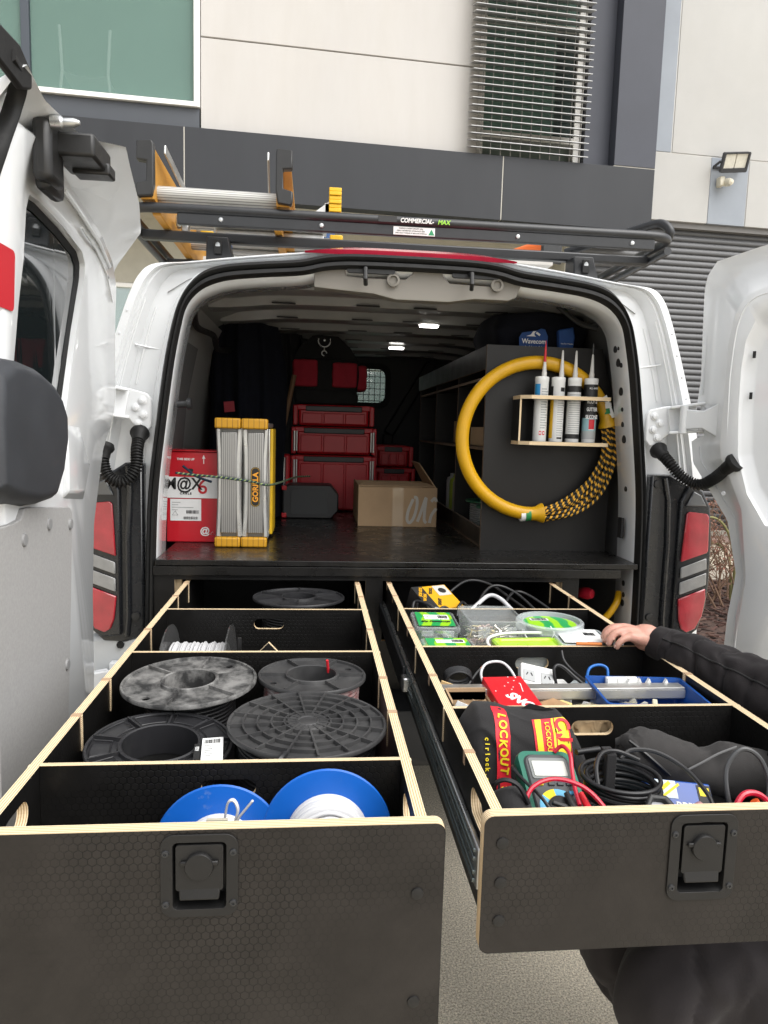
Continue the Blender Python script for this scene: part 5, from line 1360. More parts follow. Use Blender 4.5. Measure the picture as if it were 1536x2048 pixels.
quad('tape', .048, .17, tf(.088, 1.074, .8255), mat('tape_brown', (.47, .34, .21), rough=.2, coat=.5), CT)
pale = mat('pale_marker', (.46, .43, .38), rough=.7)
mb = MB()
for path in ([(.155, 1.11), (.135, 1.06), (.130, 1.02), (.142, 1.005), (.160, 1.03), (.172, 1.08), (.170, 1.115), (.158, 1.118)], [(.176, 1.010), (.190, 1.05), (.205, 1.10), (.212, 1.115), (.208, 1.07), (.206, 1.02), (.216, 1.005)], [(.230, 1.005), (.238, 1.04), (.258, 1.07)], [(.235, 1.10), (.250, 1.115), (.258, 1.10)]):
    pp = spline([(x, .8245, z) for x, z in path], 4); mb.tube(pp, .0075, 6, flat=.1, up=(0, 1, 0))
obj('marker_scribble', mb, pale, CT)
# ---- black tool case in front of the stack
BC = thing('black_case', 'small black plastic case with red corners behind the steps', 'case', (-.29, 1.1, DZ))
mb = MB(); mb.plate([(-.425, DZ + .02), (-.40, DZ), (-.20, DZ), (-.165, DZ + .04), (-.165, 1.10), (-.20, 1.142), (-.40, 1.142), (-.425, 1.12)], (), .18)
obj('case_body', mb, mat('case_black', .020, rough=.5), BC, mw=FR(1.23), bevel=0.006)
obj('case_face', MB().plate(rrect(-.385, -.215, DZ + .02, 1.12, .012), (), .006), mat('case_panel', (.032, .034, .034), rough=.6), BC, mw=FR(1.052), bevel=0.003)
for z in (DZ + .004, 1.118): obj('red_corner', MB().box(-.428, -.405, 1.046, 1.06, z, z + .022), mat('red_plastic', (.42, .012, .018), rough=.35), BC, bevel=0.003)
# ---- red tool box stacks
redp = mat('red_box_plastic', (.46, .007, .014), rough=.42, var=.06, vscale=9)
blkp = mat('box_black', .018, rough=.45)
def toolbox(x0, x1, y0, d, z0, z1, label, lid=True, cleats=True):
    t = thing('tool_box', label, 'tool box', ((x0 + x1) / 2, y0 + d / 2, z0), 'red stackable tool boxes')
    h = z1 - z0
    obj('body', MB().box(x0 + .016, x1 - .016, y0 + .004, y0 + d, z0 + .003, z1 - .012), redp, t, bevel=0.012, seg=2)
    obj('lid', MB().box(x0 + .006, x1 - .006, y0 - .002, y0 + d, z1 - .030, z1 - .001), redp, t, bevel=0.006, seg=2)
    obj('grip_recess', MB().box(x0 + .05, x1 - .05, y0 - .006, y0 + .02, z1 - .034, z1 - .006), blkp, t, bevel=0.004)
    w = (x1 - x0 - .06) / 3
    for k in range(3):
        obj('front_rib', MB().box(x0 + .03 + w * k + .004, x0 + .03 + w * (k + 1) - .004, y0 - .006, y0 + .01, z0 + .012, z1 - .042), redp, t, bevel=0.004)
    for s, x in ((-1, x0), (1, x1)):
        obj('corner_post', MB().box(x - .012, x + .012, y0 - .008, y0 + .03, z0 + .004, z1 - .004), redp, t, bevel=0.005)
        if cleats: obj('metal_bar', MB().tube([(x - s * .004, y0 - .012, z0 + .018), (x - s * .004, y0 - .012, z1 - .024)], .006, 10).tube([(x - s * .016, y0 - .010, z0 + .018), (x - s * .016, y0 - .010, z1 - .024)], .0045, 10), alu, t)
    return t
toolbox(-.385, .02, 1.36, .34, DZ, 1.272, 'deep red tool box at the bottom of the stack')
toolbox(-.385, .02, 1.36, .34, 1.274, 1.415, 'red tool box with silver corner bars in the middle of the stack')
toolbox(-.378, .006, 1.37, .33, 1.417, 1.525, 'shallow red organiser box on top of the stack', cleats=False)
toolbox(.06, .26, 1.72, .34, 1.20, 1.32, 'low red tool box on the rear stack behind the carton', cleats=False)
toolbox(.06, .275, 1.72, .34, DZ, 1.198, 'lower red tool box of the rear stack behind the carton', cleats=False)
obj('tool_box_handle', MB().box(-.452, -.41, 1.42, 1.5, 1.03, 1.27), redp, None, bevel=.006)
bpy.data.objects.remove(bpy.data.objects['tool_box_handle'])
tb_ = thing('trolley', 'red tool trolley with upright silver handle left of the stack', 'trolley', (-.44, 1.3, DZ))
obj('body', MB().box(-.50, -.40, 1.28, 1.6, DZ, 1.275), redp, tb_, bevel=.01)
obj('handle_tube', MB().tube([(-.43, 1.265, 1.0), (-.43, 1.265, 1.26)], .012, 12), alu, tb_)
# ---- red and black tool bag on the stack
TB = thing('tool_bag', 'red and black canvas tool bag on top of the red boxes', 'bag', (-.23, 1.5, 1.526))
canvas = mat('black_canvas', .007, rough=.9, var=.2, vscale=20, bump=.2, bscale=200)
redc = mat('red_canvas', (.30, .008, .022), rough=.85, var=.1, vscale=20)
soft_box('bag_base', -.40, -.06, 1.36, 1.66, 1.527, 1.60, canvas, TB, seed=2, amp=.002, puff=.08)
soft_box('bag_body', -.405, -.055, 1.355, 1.68, 1.585, 1.76, canvas, TB, seed=3, amp=.004, puff=.1)
mb = MB(); mb.loft([[(-.40, y, 1.735), (-.36, y, 1.81), (-.30, y, 1.862), (-.25, y, 1.868), (-.17, y, 1.862), (-.11, y, 1.81), (-.06, y, 1.735)] for y in (1.38, 1.5, 1.64)], closed=False)
mb.add([(-.40, 1.38, 1.735), (-.36, 1.38, 1.81), (-.30, 1.38, 1.862), (-.25, 1.38, 1.868), (-.17, 1.38, 1.862), (-.11, 1.38, 1.81), (-.06, 1.38, 1.735)], [tuple(range(7))])
obj('bag_top', mb, canvas, TB, smooth=50)
soft_box('red_pocket', -.395, -.27, 1.338, 1.40, 1.61, 1.745, redc, TB, seed=5, amp=.003, puff=.06)
soft_box('red_pocket', -.20, -.075, 1.338, 1.40, 1.61, 1.735, redc, TB, seed=6, amp=.003, puff=.06)
soft_box('side_pocket', -.075, -.02, 1.38, 1.6, 1.60, 1.73, redc, TB, seed=7, amp=.003, puff=.1)
soft_box('side_pocket', -.44, -.39, 1.40, 1.6, 1.62, 1.73, redc, TB, seed=8, amp=.003, puff=.1)
mb = MB(); mb.tube([(-.24 + .03 * math.cos(R(a)), 1.372, 1.84 + .03 * math.sin(R(a))) for a in range(160, 381, 10)], .003, 6)
mb.tube([(-.24, 1.37, 1.808), (-.24, 1.365, 1.79)], .003, 6).tube([(-.24 + .012 * math.cos(R(a)), 1.366, 1.778 + .012 * math.sin(R(a))) for a in range(0, 271, 15)], .0025, 6).lathe([(0, -.004), (.005, -.003), (.006, 0)], (-.24, 1.368, 1.842), Y_, 10)
obj('ring_clip', mb, zinc, TB)
# ---- dark work clothes hanging on the left, broom
def cloth_hang(x0, x1, y, z0, z1, label, seed, mt):
    rnd = random.Random(seed); ph = [rnd.random() * 6 for _ in range(5)]
    nx, nz = 36, 18; rows = []
    for j in range(nz + 1):
        v = j / nz; row = []
        sh = 1 - .25 * max(0, v - .8) * 5 * .6
        for i in range(nx + 1):
            u = i / nx; xx = (x0 + x1) / 2 + (u - .5) * (x1 - x0) * sh
            fold = .022 * math.sin(u * 19 + ph[0] + v * 1.5) + .014 * math.sin(u * 37 + ph[1] - v * 2) + .01 * math.sin(v * 9 + u * 5 + ph[2])
            row.append((xx + .006 * math.sin(v * 7 + ph[3]), y + fold * (1 - .5 * v) - .09 * math.sin(math.pi * u), z0 + v * (z1 - z0) - .03 * (u - .5) ** 2))
        rows.append(row)
    mb = MB(); mb.loft(rows, closed=False); mb.loft([[(p[0], p[1] + .10 - .0 , p[2]) for p in r_] for r_ in rows], closed=False)
    t = thing('hanging_jacket', label, 'jacket', ((x0 + x1) / 2, y, z0))
    obj('jacket_body', mb, mt, t, smooth=80, recalc=False)
    return t
jk = cloth_hang(-.76, -.42, 1.05, 1.0, 1.86, 'dark navy work jacket with red tag hanging on the left side wall', 3, navy)
quad('red_tag', .045, .045, frame((-.655, .945, 1.49), (1, 0, .1), (-.1, 0, 1)), mat('tag_red', (.28, .01, .02), rough=.6), jk)
cloth_hang(-.56, -.33, 1.45, 1.1, 1.88, 'black work trousers hanging beside the tool bag', 8, canvas)
tag(obj('broom', MB().tube([(-.452, 1.22, 1.30), (-.385, 1.30, 1.66)], .012, 10), mat('broom_wood', (.18, .10, .05), rough=.7)), 'wooden broom handle leaning beside the tool bag', 'broom')
# ---- low on the right: red handle and yellow hose beside the drawer unit
rh = thing('red_handle_tool', 'red handled tool lying low beside the drawer unit', 'tool', (.68, .25, .80))
obj('handle', MB().tube(spline([(.625, .32, .826), (.66, .24, .838), (.69, .16, .848)], 6), .018, 14), mat('red_grip', (.45, .012, .03), rough=.3, coat=.4), rh)
obj('grip_end', MB().lathe([(0, .03), (.016, .026), (.022, .01), (.021, -.01), (.016, -.02)], (.693, .155, .849), (.6, -.8, .1), 16), MATS['red_grip'], rh)
obj('rod', MB().tube([(.625, .32, .826), (.63, .9, .80)], .008, 8), steel_black, rh)
tag(obj('yellow_cable', MB().tube(spline([(.64, .9, .70), (.70, .3, .72), (.735, .12, .758), (.775, .09, .82), (.80, .12, .86)], 8), .012, 12), hose_m), 'yellow air hose rising beside the right jamb', 'hose')

# ================================================================ the two pulled-out drawers
latch_m = mat('latch_black', (.0105, .0102, .0102), rough=.45, var=.12, vscale=25, bump=.06, bscale=600, spec=.35)
tray_m = mat('latch_tray', (.006, .006, .006), rough=.45, spec=.35)
def slot(u0, u1, v0, v1): return rrect(u0, u1, v0, v1, (v1 - v0) / 2 - .0005, 6)
def drawer(label, x0, x1, z0, z1, yf, yb, divs, latch_c, plugs, slot_div, th=.015, lip=(.034, .022)):
    t = thing('drawer', label, 'drawer', ((x0 + x1) / 2, (yf + yb) / 2, z0))
    # front panel, a little wider than the box
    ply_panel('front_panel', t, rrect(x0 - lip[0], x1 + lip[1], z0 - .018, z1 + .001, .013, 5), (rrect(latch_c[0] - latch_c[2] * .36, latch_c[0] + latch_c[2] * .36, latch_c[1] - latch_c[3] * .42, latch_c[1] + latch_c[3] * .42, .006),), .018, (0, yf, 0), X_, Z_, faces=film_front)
    fp = [c for c in t.children][-1]
    sl_z = (z1 - .055, z1 - .026)
    notch = []
    # sides with grip slot near the front
    for k, x in enumerate((x0, x1 - th)):
        o = ply_panel('side_panel', t, rect(yf + .0005, yb, z0, z1), (slot(yf + .035, yf + .115, z1 - .062, z1 - .022),), th, (x, 0, 0), Y_, Z_)
        # joint blocks in the top edge and the open divider slots beneath them
        ys = [yf + .17 + .172 * i for i in range(8)]
        for y in ys:
            if y > yb - .05: continue
            near = min(abs(y - d) for d in divs)
            if near < .03: continue
            obj('joint_block', MB().box(x - .0006, x + th + .0006, y - .006, y + .006, z1 - .02, z1 + .0012), mat('end_grain', (.40, .27, .17), rough=.8), o)
            obj('slot_edge', MB().box(x + (th - .0006 if k == 0 else -.0016), x + (th + .0016 if k == 0 else .0006), y - .0035, y + .0035, z1 - .062, z1 - .0005), ply, o)
        for d in divs:
            obj('slot_edge', MB().box(x - .0016, x + .0006, d - .0035, d + .0035, z1 - .062, z1 - .0005) if k == 0 else MB().box(x + th - .0006, x + th + .0016, d - .0035, d + .0035, z1 - .062, z1 - .0005), ply, o)
    for i, y in enumerate(divs):
        holes = ()
        if slot_div[i]: holes = (slot((x0 + x1) / 2 - .040 + slot_div[i], (x0 + x1) / 2 + .040 + slot_div[i], z1 - .053, z1 - .025),)
        ply_panel('divider', t, rect(x0 + th + .0005, x1 - th - .0005, z0 + .012, z1 + .0008), holes, .010, (0, y + .005, 0), X_, Z_)
    ply_panel('back_panel', t, rect(x0 + th + .0005, x1 - th - .0005, z0 + .012, z1 - .01), (), .012, (0, yb, 0), X_, Z_)
    ply_panel('base_panel', t, rect(x0 + th + .0005, x1 - th - .0005, yf + .001, yb), (), .011, (0, 0, z0 + .0005), X_, Y_)
    # paddle lock
    lx, lz, lw, lh = latch_c
    yy = yf - .018
    L_ = Matrix.Translation((0, 0, 0))
    pt = obj('paddle_latch', MB().plate(rrect(lx - lw / 2, lx + lw / 2, lz - lh / 2, lz + lh / 2, .016), (rrect(lx - lw * .345, lx + lw * .345, lz - lh * .405, lz + lh * .405, .006),), .0024), latch_m, t, mw=FR(yy - .0003), bevel=.0012)
    a = rrect(lx - lw * .347, lx + lw * .347, lz - lh * .407, lz + lh * .407, .006)
    b = rrect(lx - lw * .325, lx + lw * .325, lz - lh * .38, lz + lh * .385, .006)
    mb = MB(); mb.loft([[(p[0], yy - .0015, p[1]) for p in a], [(p[0], yy + .006, p[1]) for p in b], [(p[0], yy + .026, p[1]) for p in b]], cap1=True)
    obj('latch_tray', mb, tray_m, pt, smooth=30)
    pz0, pz1 = lz - lh * .18, lz + lh * .375
    mb = MB(); mb.plate(rrect(lx - lw * .305, lx + lw * .305, pz0, pz1, .004), (), .008)
    pd = obj('paddle', mb, latch_m, pt, mw=FR(yy + .0055), bevel=.002, seg=2)
    q = [(-.27, pz0 + .004), (.27, pz0 + .004), (.255, pz0 - lh * .10), (-.255, pz0 - lh * .10)]
    mb = MB(); mb.add([(lx + lw * u, yy - .002 - .004 * (k > 1), z) for k, (u, z) in enumerate(q)] + [(lx + lw * u, yy + .004 - .004 * (k > 1), z) for k, (u, z) in enumerate(q)],
                      [(0, 1, 2, 3), (4, 7, 6, 5), (0, 4, 5, 1), (1, 5, 6, 2), (2, 6, 7, 3), (3, 7, 4, 0)])
    obj('paddle_lip', mb, latch_m, pd, bevel=.002, seg=2)
    kz = lz + lh * .13
    mb = MB(); mb.lathe([(.0175, 0), (.0175, -.004), (.0165, -.0055), (0, -.006)], (lx, yy - .0022, kz), Y_, 28)
    cap = obj('lock_cap', mb, latch_m, pd)
    mb = MB(); mb.cbox((lx, yy - .0045, kz + .004), (.046, .004, .006)); obj('cap_wing', mb, latch_m, cap, bevel=.0015)
    for sx in (-1, 1):
        for sz in (-1, 1):
            mb = MB(); mb.lathe([(.0048, 0), (.0042, -.0018), (.0018, -.0024), (.0014, -.0012), (0, -.0012)], (lx + sx * lw * .435, yy - .0025, lz + (.28 if sz > 0 else -.34) * lh), Y_, 12)
            obj('screw', mb, steel_black, pt)
    for (px_, pz_) in plugs:
        mb = MB(); mb.lathe([(.0082, .0), (.0078, -.0018), (.005, -.0024), (0, -.0026)], (px_, yy - .0002, pz_), Y_, 18)
        obj('cover_cap', mb, latch_m, t)
    return t
DRL = drawer('deep left pull-out drawer full of cable reels', -.680, -.128, .575, .916, -1.397, .30, (-1.235, -.715, -.347), (-.412, .858, .094, .108), ((-.140, .823), (-.140, .672)), (.006, 0, .009))
DRR = drawer('shallow right pull-out drawer full of electrical parts', -.040, .520, .742, .916, -1.384, .30, (-1.04, -.68, -.335), (.247, .852, .094, .122), ((-.028, .880), (-.028, .825), (-.028, .771)), (-.004, 0.0001 - .006, 0), lip=(.013, .022))
# slide runners on the sides of the right drawer (and left)
def slides(t, xo, s, z):
    k = s * 1.0
    mb = MB()
    def bx_(a, b): return (min(xo + k * a, xo + k * b), max(xo + k * a, xo + k * b))
    a = bx_(.0005, .010); mb.box(a[0], a[1], -1.36, .2, z - .030, z + .030)
    o = obj('slide_member', mb, zinc, t, bevel=.003)
    mb = MB(); a = bx_(.006, .0135)
    for dz in (-.022, -.010, .010, .022): mb.box(a[0], a[1], -1.35, .2, z + dz - .003, z + dz + .003)
    obj('slide_groove', mb, mat('slide_steel', (.20, .235, .24), rough=.3, metal=.8), o, bevel=.0015)
    mb = MB(); a = bx_(.0135, .022); mb.box(a[0], a[1], -.62, .25, z - .032, z + .034)
    obj('slide_outer', mb, steel_black, o, bevel=.003)
    mb = MB(); a = bx_(.008, .026); mb.box(a[0], a[1], -.66, -.625, z - .016, z + .018); obj('slide_stop', mb, zinc, o, bevel=.004)
slides(DRR, -.040, -1, .815)
slides(DRL, -.128, 1, .70)

# ================================================================ cable reels in the left drawer
blk_dusty = mat('reel_black_dusty', (.026, .026, .026), rough=.65, dirt=(.27, .265, .255), dirt_amt=.75, dscale=17, var=.25, vscale=30, dsharp=(.41, .62))
blk_reel = mat('reel_black', (.017, .017, .019), rough=.42, dirt=(.06, .06, .058), dirt_amt=.5, dscale=9, dsharp=(.5, .85), rvar=.08)
blk_dirty = mat('reel_black_used', (.030, .030, .031), rough=.5, dirt=(.11, .108, .105), dirt_amt=.6, dscale=9, dsharp=(.42, .80), rvar=.1)
cable_b = mat('cable_black', (.012, .012, .013), rough=.4)
cable_w = mat('cable_white', (.56, .56, .57), rough=.45)
def reel(label, c, Rr, z, mt, hole, ribs=6, rings=(), deep=True, height=.30, tilt=(0, 0), coil=None, coil_r=None, finger=True, rim=.006, a0=15, segs_recess=0):
    t = thing('cable_reel', label, 'cable reel', (c[0], c[1], z - height), 'black cable reels in the left drawer')
    T = Matrix.Translation((c[0], c[1], z)) @ Matrix.Rotation(R(tilt[0]), 4, 'X') @ Matrix.Rotation(R(tilt[1]), 4, 'Y')
    fh = circle(0, 0, hole, 40)
    holes = [fh]
    if finger:
        for a in (a0 + 30, a0 + 210): holes.append(circle(Rr * .80 * math.cos(R(a)), Rr * .80 * math.sin(R(a)), Rr * .06, 14))
    mb = MB(); mb.plate(circle(0, 0, Rr - .001, 72), holes, .003, z0=-.006)
    fl_ = obj('top_flange', mb, mt, t, mw=T.copy(), smooth=30)
    mb = MB(); mb.lathe([(Rr - .004, -.006), (Rr, -.005), (Rr + .0005, 0), (Rr - .001, rim * .4), (Rr - .005, rim * .3), (Rr - .006, -.003)], (0, 0, 0), Z_, 72, closed=True)
    obj('rim', mb, mt, fl_, mw=T.copy())
    mb = MB(); mb.lathe([(hole - .001, -.05), (hole - .001, .003), (hole + .002, .0045), (hole + .005, .003), (hole + .006, -.003)], (0, 0, 0), Z_, 48)
    mb.f = mb.f[:-2]; mb.mi = mb.mi[:-2]
    obj('hub', mb, mt, fl_, mw=T.copy())
    for k in range(ribs):
        a = R(a0 + 360 * k / ribs)
        mb = MB(); mb.bar((math.cos(a) * (hole + .004), math.sin(a) * (hole + .004), .0), (math.cos(a) * (Rr - .004), math.sin(a) * (Rr - .004), .0), .0034, .008)
        obj('rib', mb, mt, fl_, mw=T.copy())
    for rr in rings:
        mb = MB(); mb.lathe([(rr - .0015, -.004), (rr - .0015, .0035), (rr + .0015, .0035), (rr + .0015, -.004)], (0, 0, 0), Z_, 64, closed=True)
        obj('ring_rib', mb, mt, fl_, mw=T.copy())
    cr = coil_r or Rr * .62
    mb = MB(); mb.lathe([(hole + .0005, -.006), (hole + .0005, -height + .008)], (0, 0, 0), Z_, 40)
    mb.f = mb.f[:-2]; mb.mi = mb.mi[:-2]
    obj('core', mb, plastic, t, mw=T.copy())
    mb = MB(); mb.lathe([(hole * .5, 0), (Rr, 0), (Rr, .005), (hole * .5, .005)], (0, 0, -height), Z_, 48, closed=True)
    obj('bottom_flange', mb, mt, t, mw=Matrix.Translation((c[0], c[1], z)))
    if coil is not None:
        n_ = int((height - .014) / .0078); prof = []
        for k in range(min(n_, 14)):
            zz = -.011 - .0078 * k
            prof += [(cr - .004, zz + .0038), (cr - .0012, zz + .0026), (cr, zz), (cr - .0012, zz - .0026)]
        prof += [(cr - .004, prof[-1][1] - .001), (cr - .004, -height + .008)]
        mb = MB(); mb.lathe(prof, (0, 0, 0), Z_, 56); mb.f = mb.f[:-2]; mb.mi = mb.mi[:-2]
        obj('cable_winding', mb, coil, t, mw=T.copy(), smooth=70)
    return t, T
reel('dusty black cable reel at the back left of the reel compartment', (-.517, -.868), .130, .908, blk_dusty, .051, 6, tilt=(1.5, -1), coil=cable_b, coil_r=.088, a0=20, height=.32)
t, T = reel('smaller black cable reel at the back right beside the dusty one', (-.277, -.826), .1105, .903, blk_dirty, .050, 6, tilt=(-1, .5), coil=mat('cable_striped', (.52, .46, .45), rough=.5, c2=(.30, .06, .06), vscale=22), coil_r=.098, a0=0, height=.315)
obj('cable_end', MB().tube([(-.243, -.79, .895), (-.246, -.80, .925)], .003, 6), rd, t)
t, T = reel('black spoked cable reel wound with black cable at front right', (-.284, -1.070), .1365, .905, blk_dirty, .0155, 16, rings=(.040, .062, .086, .110), tilt=(.5, 1), coil=cable_b, coil_r=.1195, finger=False, a0=8, height=.318)
obj('hub_disc', MB().lathe([(.016, .003), (.034, .003), (.036, .0), (.036, -.004)], (0, 0, 0), Z_, 40), blk_dirty, t, mw=T.copy())
obj('cable_tail', MB().tube(spline([(-.335, -1.190, .86), (-.338, -1.208, .885), (-.326, -1.212, .905), (-.318, -1.195, .908)], 6), .0058, 8), cable_b, t)
t, T = reel('black cable reel with white barcode label at front left', (-.527, -1.092), .119, .880, blk_reel, .062, 9, tilt=(3, 2), coil=cable_b, coil_r=.09, finger=False, a0=10, height=.292, rim=.004)
mb = MB()
for k in range(9):
    a0_, a1_ = R(10 + 40 * k + 5), R(10 + 40 * k + 35)
    mb2 = [(r_ * math.cos(a), r_ * math.sin(a)) for r_, aa in ((.110, (a0_, a1_)), (.078, (a1_, a0_))) for a in [aa[0] + (aa[1] - aa[0]) * q / 6 for q in range(7)]]
    mb.tube([(x, y, .0) for x, y in mb2], .0011, 5, closed=True)
obj('recess_bead', mb, blk_reel, t, mw=T.copy())
LB = frame((-.437, -1.128, .886), (.92, .1, .02), (-.16, .95, .06))
lb = quad('barcode_label', .034, .075, LB, paper, t)
mb = MB(); mb.M = LB; rnd = random.Random(9); x = -.013
while x < .012:
    w = rnd.choice((.0006, .001, .0016)); mb.box(x, x + w, .019, .031, .0007, .0011); x += w + rnd.choice((.0006, .001))
for k in range(7): mb.box(-.013, -.002 + .001 * (k % 3), .012 - .0055 * k, .0126 - .0055 * k, .0007, .0011)
obj('barcode', mb, ink, lb)
quad('label_strip', .010, .05, LB @ Matrix.Translation((-.024, -.004, 0)), ink, t)
text('label_text', 'KEI', .009, LB @ Matrix.Translation((-.024, .004, .0008)) @ Matrix.Rotation(R(90), 4, 'Z'), paper, t)
reel('dark cable reel deep in the rear compartment of the left drawer', (-.320, -.125), .138, .898, blk_reel, .050, 6, tilt=(-2, 0), coil=cable_b, coil_r=.11, a0=30, height=.31)
# white cable reel lying on its side in the second compartment
t = thing('cable_reel', 'clear sided reel of white cable standing in the second compartment', 'cable reel', (-.54, -.60, .587), 'cable reels on edge')
smoke = mat('smoked_plastic', (.10, .10, .10), rough=.15, alpha=.55, spec=.6)
for x in (-.622, -.478): obj('flange', MB().lathe([(.02, 0), (.157, 0), (.159, .004), (.02, .004)], (x, -.56, .770), X_, 56), smoke, t)
mb = MB(); n_ = 22
for k in range(n_):
    x = -.612 + .128 * k / (n_ - 1) + .0018 * math.sin(k * 2.3)
    mb.lathe([(.112 + .002 * math.sin(k * 1.7), -.0035), (.1155 + .002 * math.sin(k * 1.7), 0), (.112 + .002 * math.sin(k * 1.7), .0035)], (x, -.56 - .002 * math.sin(k * 3.1), .770), X_, 48)
obj('cable_winding', mb, cable_w, t, smooth=70)
obj('cable_loop', MB().tube(spline([(-.515, -.66, .865), (-.512, -.672, .892), (-.500, -.68, .898), (-.492, -.672, .875)], 6), .0048, 8).tube(spline([(-.56, -.66, .865), (-.555, -.672, .892), (-.545, -.68, .892), (-.54, -.672, .87)], 6), .0048, 8), cable_w, t)
WO = thing('wood_offcut', 'triangular plywood offcut behind the second divider', 'offcut', (-.38, -.66, .60))
ply_panel('offcut_face', WO, [(-.065, -.09), (.065, -.09), (.065, .04), (0.0, .105), (-.065, .04)], (), .016, (-.377, -.652, .812), (1, 0, 0), (0, .12, .99))
tag(obj('black_stake', MB().box(-.448, -.440, -.64, -.632, .59, .924), plastic), 'thin black plastic stake standing behind the second divider', 'stake')
# blue reels standing in the front compartment
blue_r = mat('blue_reel', (.006, .105, .46), rough=.36, var=.06, vscale=10, dirt=(.16, .24, .45), dirt_amt=.5, dscale=34, dsharp=(.62, .72))
def blue_reel(label, x, z, Rr, y, coil_r, near, seed):
    t = thing('blue_cable_reel', label, 'cable reel', (x, y - .03, z - Rr), 'blue reels of white cable')
    mb = MB(); mb.lathe([(.02, 0), (Rr - .002, 0), (Rr, .0015), (Rr - .002, .004), (.02, .004)], (x, y, z), (0, -1, .10), 64)
    obj('back_flange', mb, blue_r, t)
    rnd = random.Random(seed); mb = MB(); prof = []
    for k in range(7):
        yy = .006 + .0066 * k; rr = coil_r - (.0016 if k in (2, 5) else 0)
        mb.lathe([(rr - .004, yy - .0035), (rr - .001, yy - .0024), (rr, yy), (rr - .001, yy + .0024), (rr - .004, yy + .0035)], (x, y, z), (0, -1, .10), 56)
    for k in range(6):
        rr = coil_r - .006 * (k + .5)
        mb.tube([(x + (rr + .0012 * math.sin(a * .11 + k)) * math.cos(R(a)), y - .0505 - .0012 * math.sin(a * .05 + k * 2), z + (rr + .0012 * math.sin(a * .09 + k)) * math.sin(R(a))) for a in range(0, 360, 8)], .0036, 8, closed=True)
    obj('cable_winding', mb, cable_w, t, smooth=70)
    if near:
        mb = MB(); mb.lathe([(.02, 0), (Rr - .002, 0), (Rr, .0015), (Rr - .002, .004), (.02, .004)], (x - .012, y - .062, z - .022), (0, -1, .10), 64)
        obj('front_flange', mb, blue_r, t)
    return t
blue_reel('large blue reel of white cable at front right of the left drawer', -.252, .817, .0955, -1.262, .060, False, 1)
t = blue_reel('blue reel of white cable with a tied loop at front centre', -.408, .797, .0945, -1.262, .054, True, 2)
mb = MB(); mb.tube(spline([(-.395, -1.318, .862), (-.392, -1.322, .885), (-.388, -1.326, .903), (-.380, -1.328, .906), (-.375, -1.328, .892), (-.381, -1.325, .870)], 8), .0028, 6, flat=.6)
mb.tube([(-.385, -1.325, .860), (-.372, -1.330, .885), (-.355, -1.333, .908)], .0030, 6, flat=.6)
mb.tube(spline([(-.392, -1.322, .856), (-.36, -1.325, .862), (-.345, -1.325, .853)], 6), .003, 6)
obj('tied_tail', mb, cable_w, t)
obj('tape_tag', MB().cbox((-.402, -1.332, .872), (.028, .005, .022)), mat('masking', (.42, .39, .31), rough=.7), t, bevel=.001)

from mathutils.noise import noise as _nz
def noise3(p): return _nz(Vector(p))

# ================================================================ contents of the right drawer
RZ = .7545
clear = mat('clear_plastic', (.72, .76, .76), rough=.10, alpha=.20, spec=.6)
clear_f = mat('frosted_plastic', (.66, .72, .73), rough=.3, alpha=.42, spec=.5)
lab_g = bpy.data.materials.new('green_label'); lab_g.use_nodes = True
_t = lab_g.node_tree; _b = _t.nodes['Principled BSDF']
_w = N(_t, 'ShaderNodeTexWave', Scale=6.0, Distortion=6.0); _tc = _t.nodes.new('ShaderNodeTexCoord')
_t.links.new(_tc.outputs['Object'], _w.inputs['Vector'])
_r = _t.nodes.new('ShaderNodeValToRGB'); _r.color_ramp.elements[0].color = (.02, .34, .09, 1); _r.color_ramp.elements[1].color = (.30, .62, .02, 1)
_r.color_ramp.elements[0].position = .45; _r.color_ramp.elements[1].position = .62
_t.links.new(_w.outputs['Fac'], _r.inputs[0]); _t.links.new(_r.outputs[0], _b.inputs['Base Color']); _b.inputs['Roughness'].default_value = .35
lime = mat('lime_plastic', (.38, .64, .015), rough=.35, coat=.2)
def barcode(parent, M_, w, h, seed):
    mb = MB(); mb.M = M_; rnd = random.Random(seed); x = -w / 2
    while x < w / 2:
        q = rnd.choice((.0007, .0012, .0019)); mb.box(x, x + q, -h / 2, h / 2, 0, .0004); x += q + rnd.choice((.0007, .0012))
    return obj('barcode', mb, ink, parent, smooth=0)
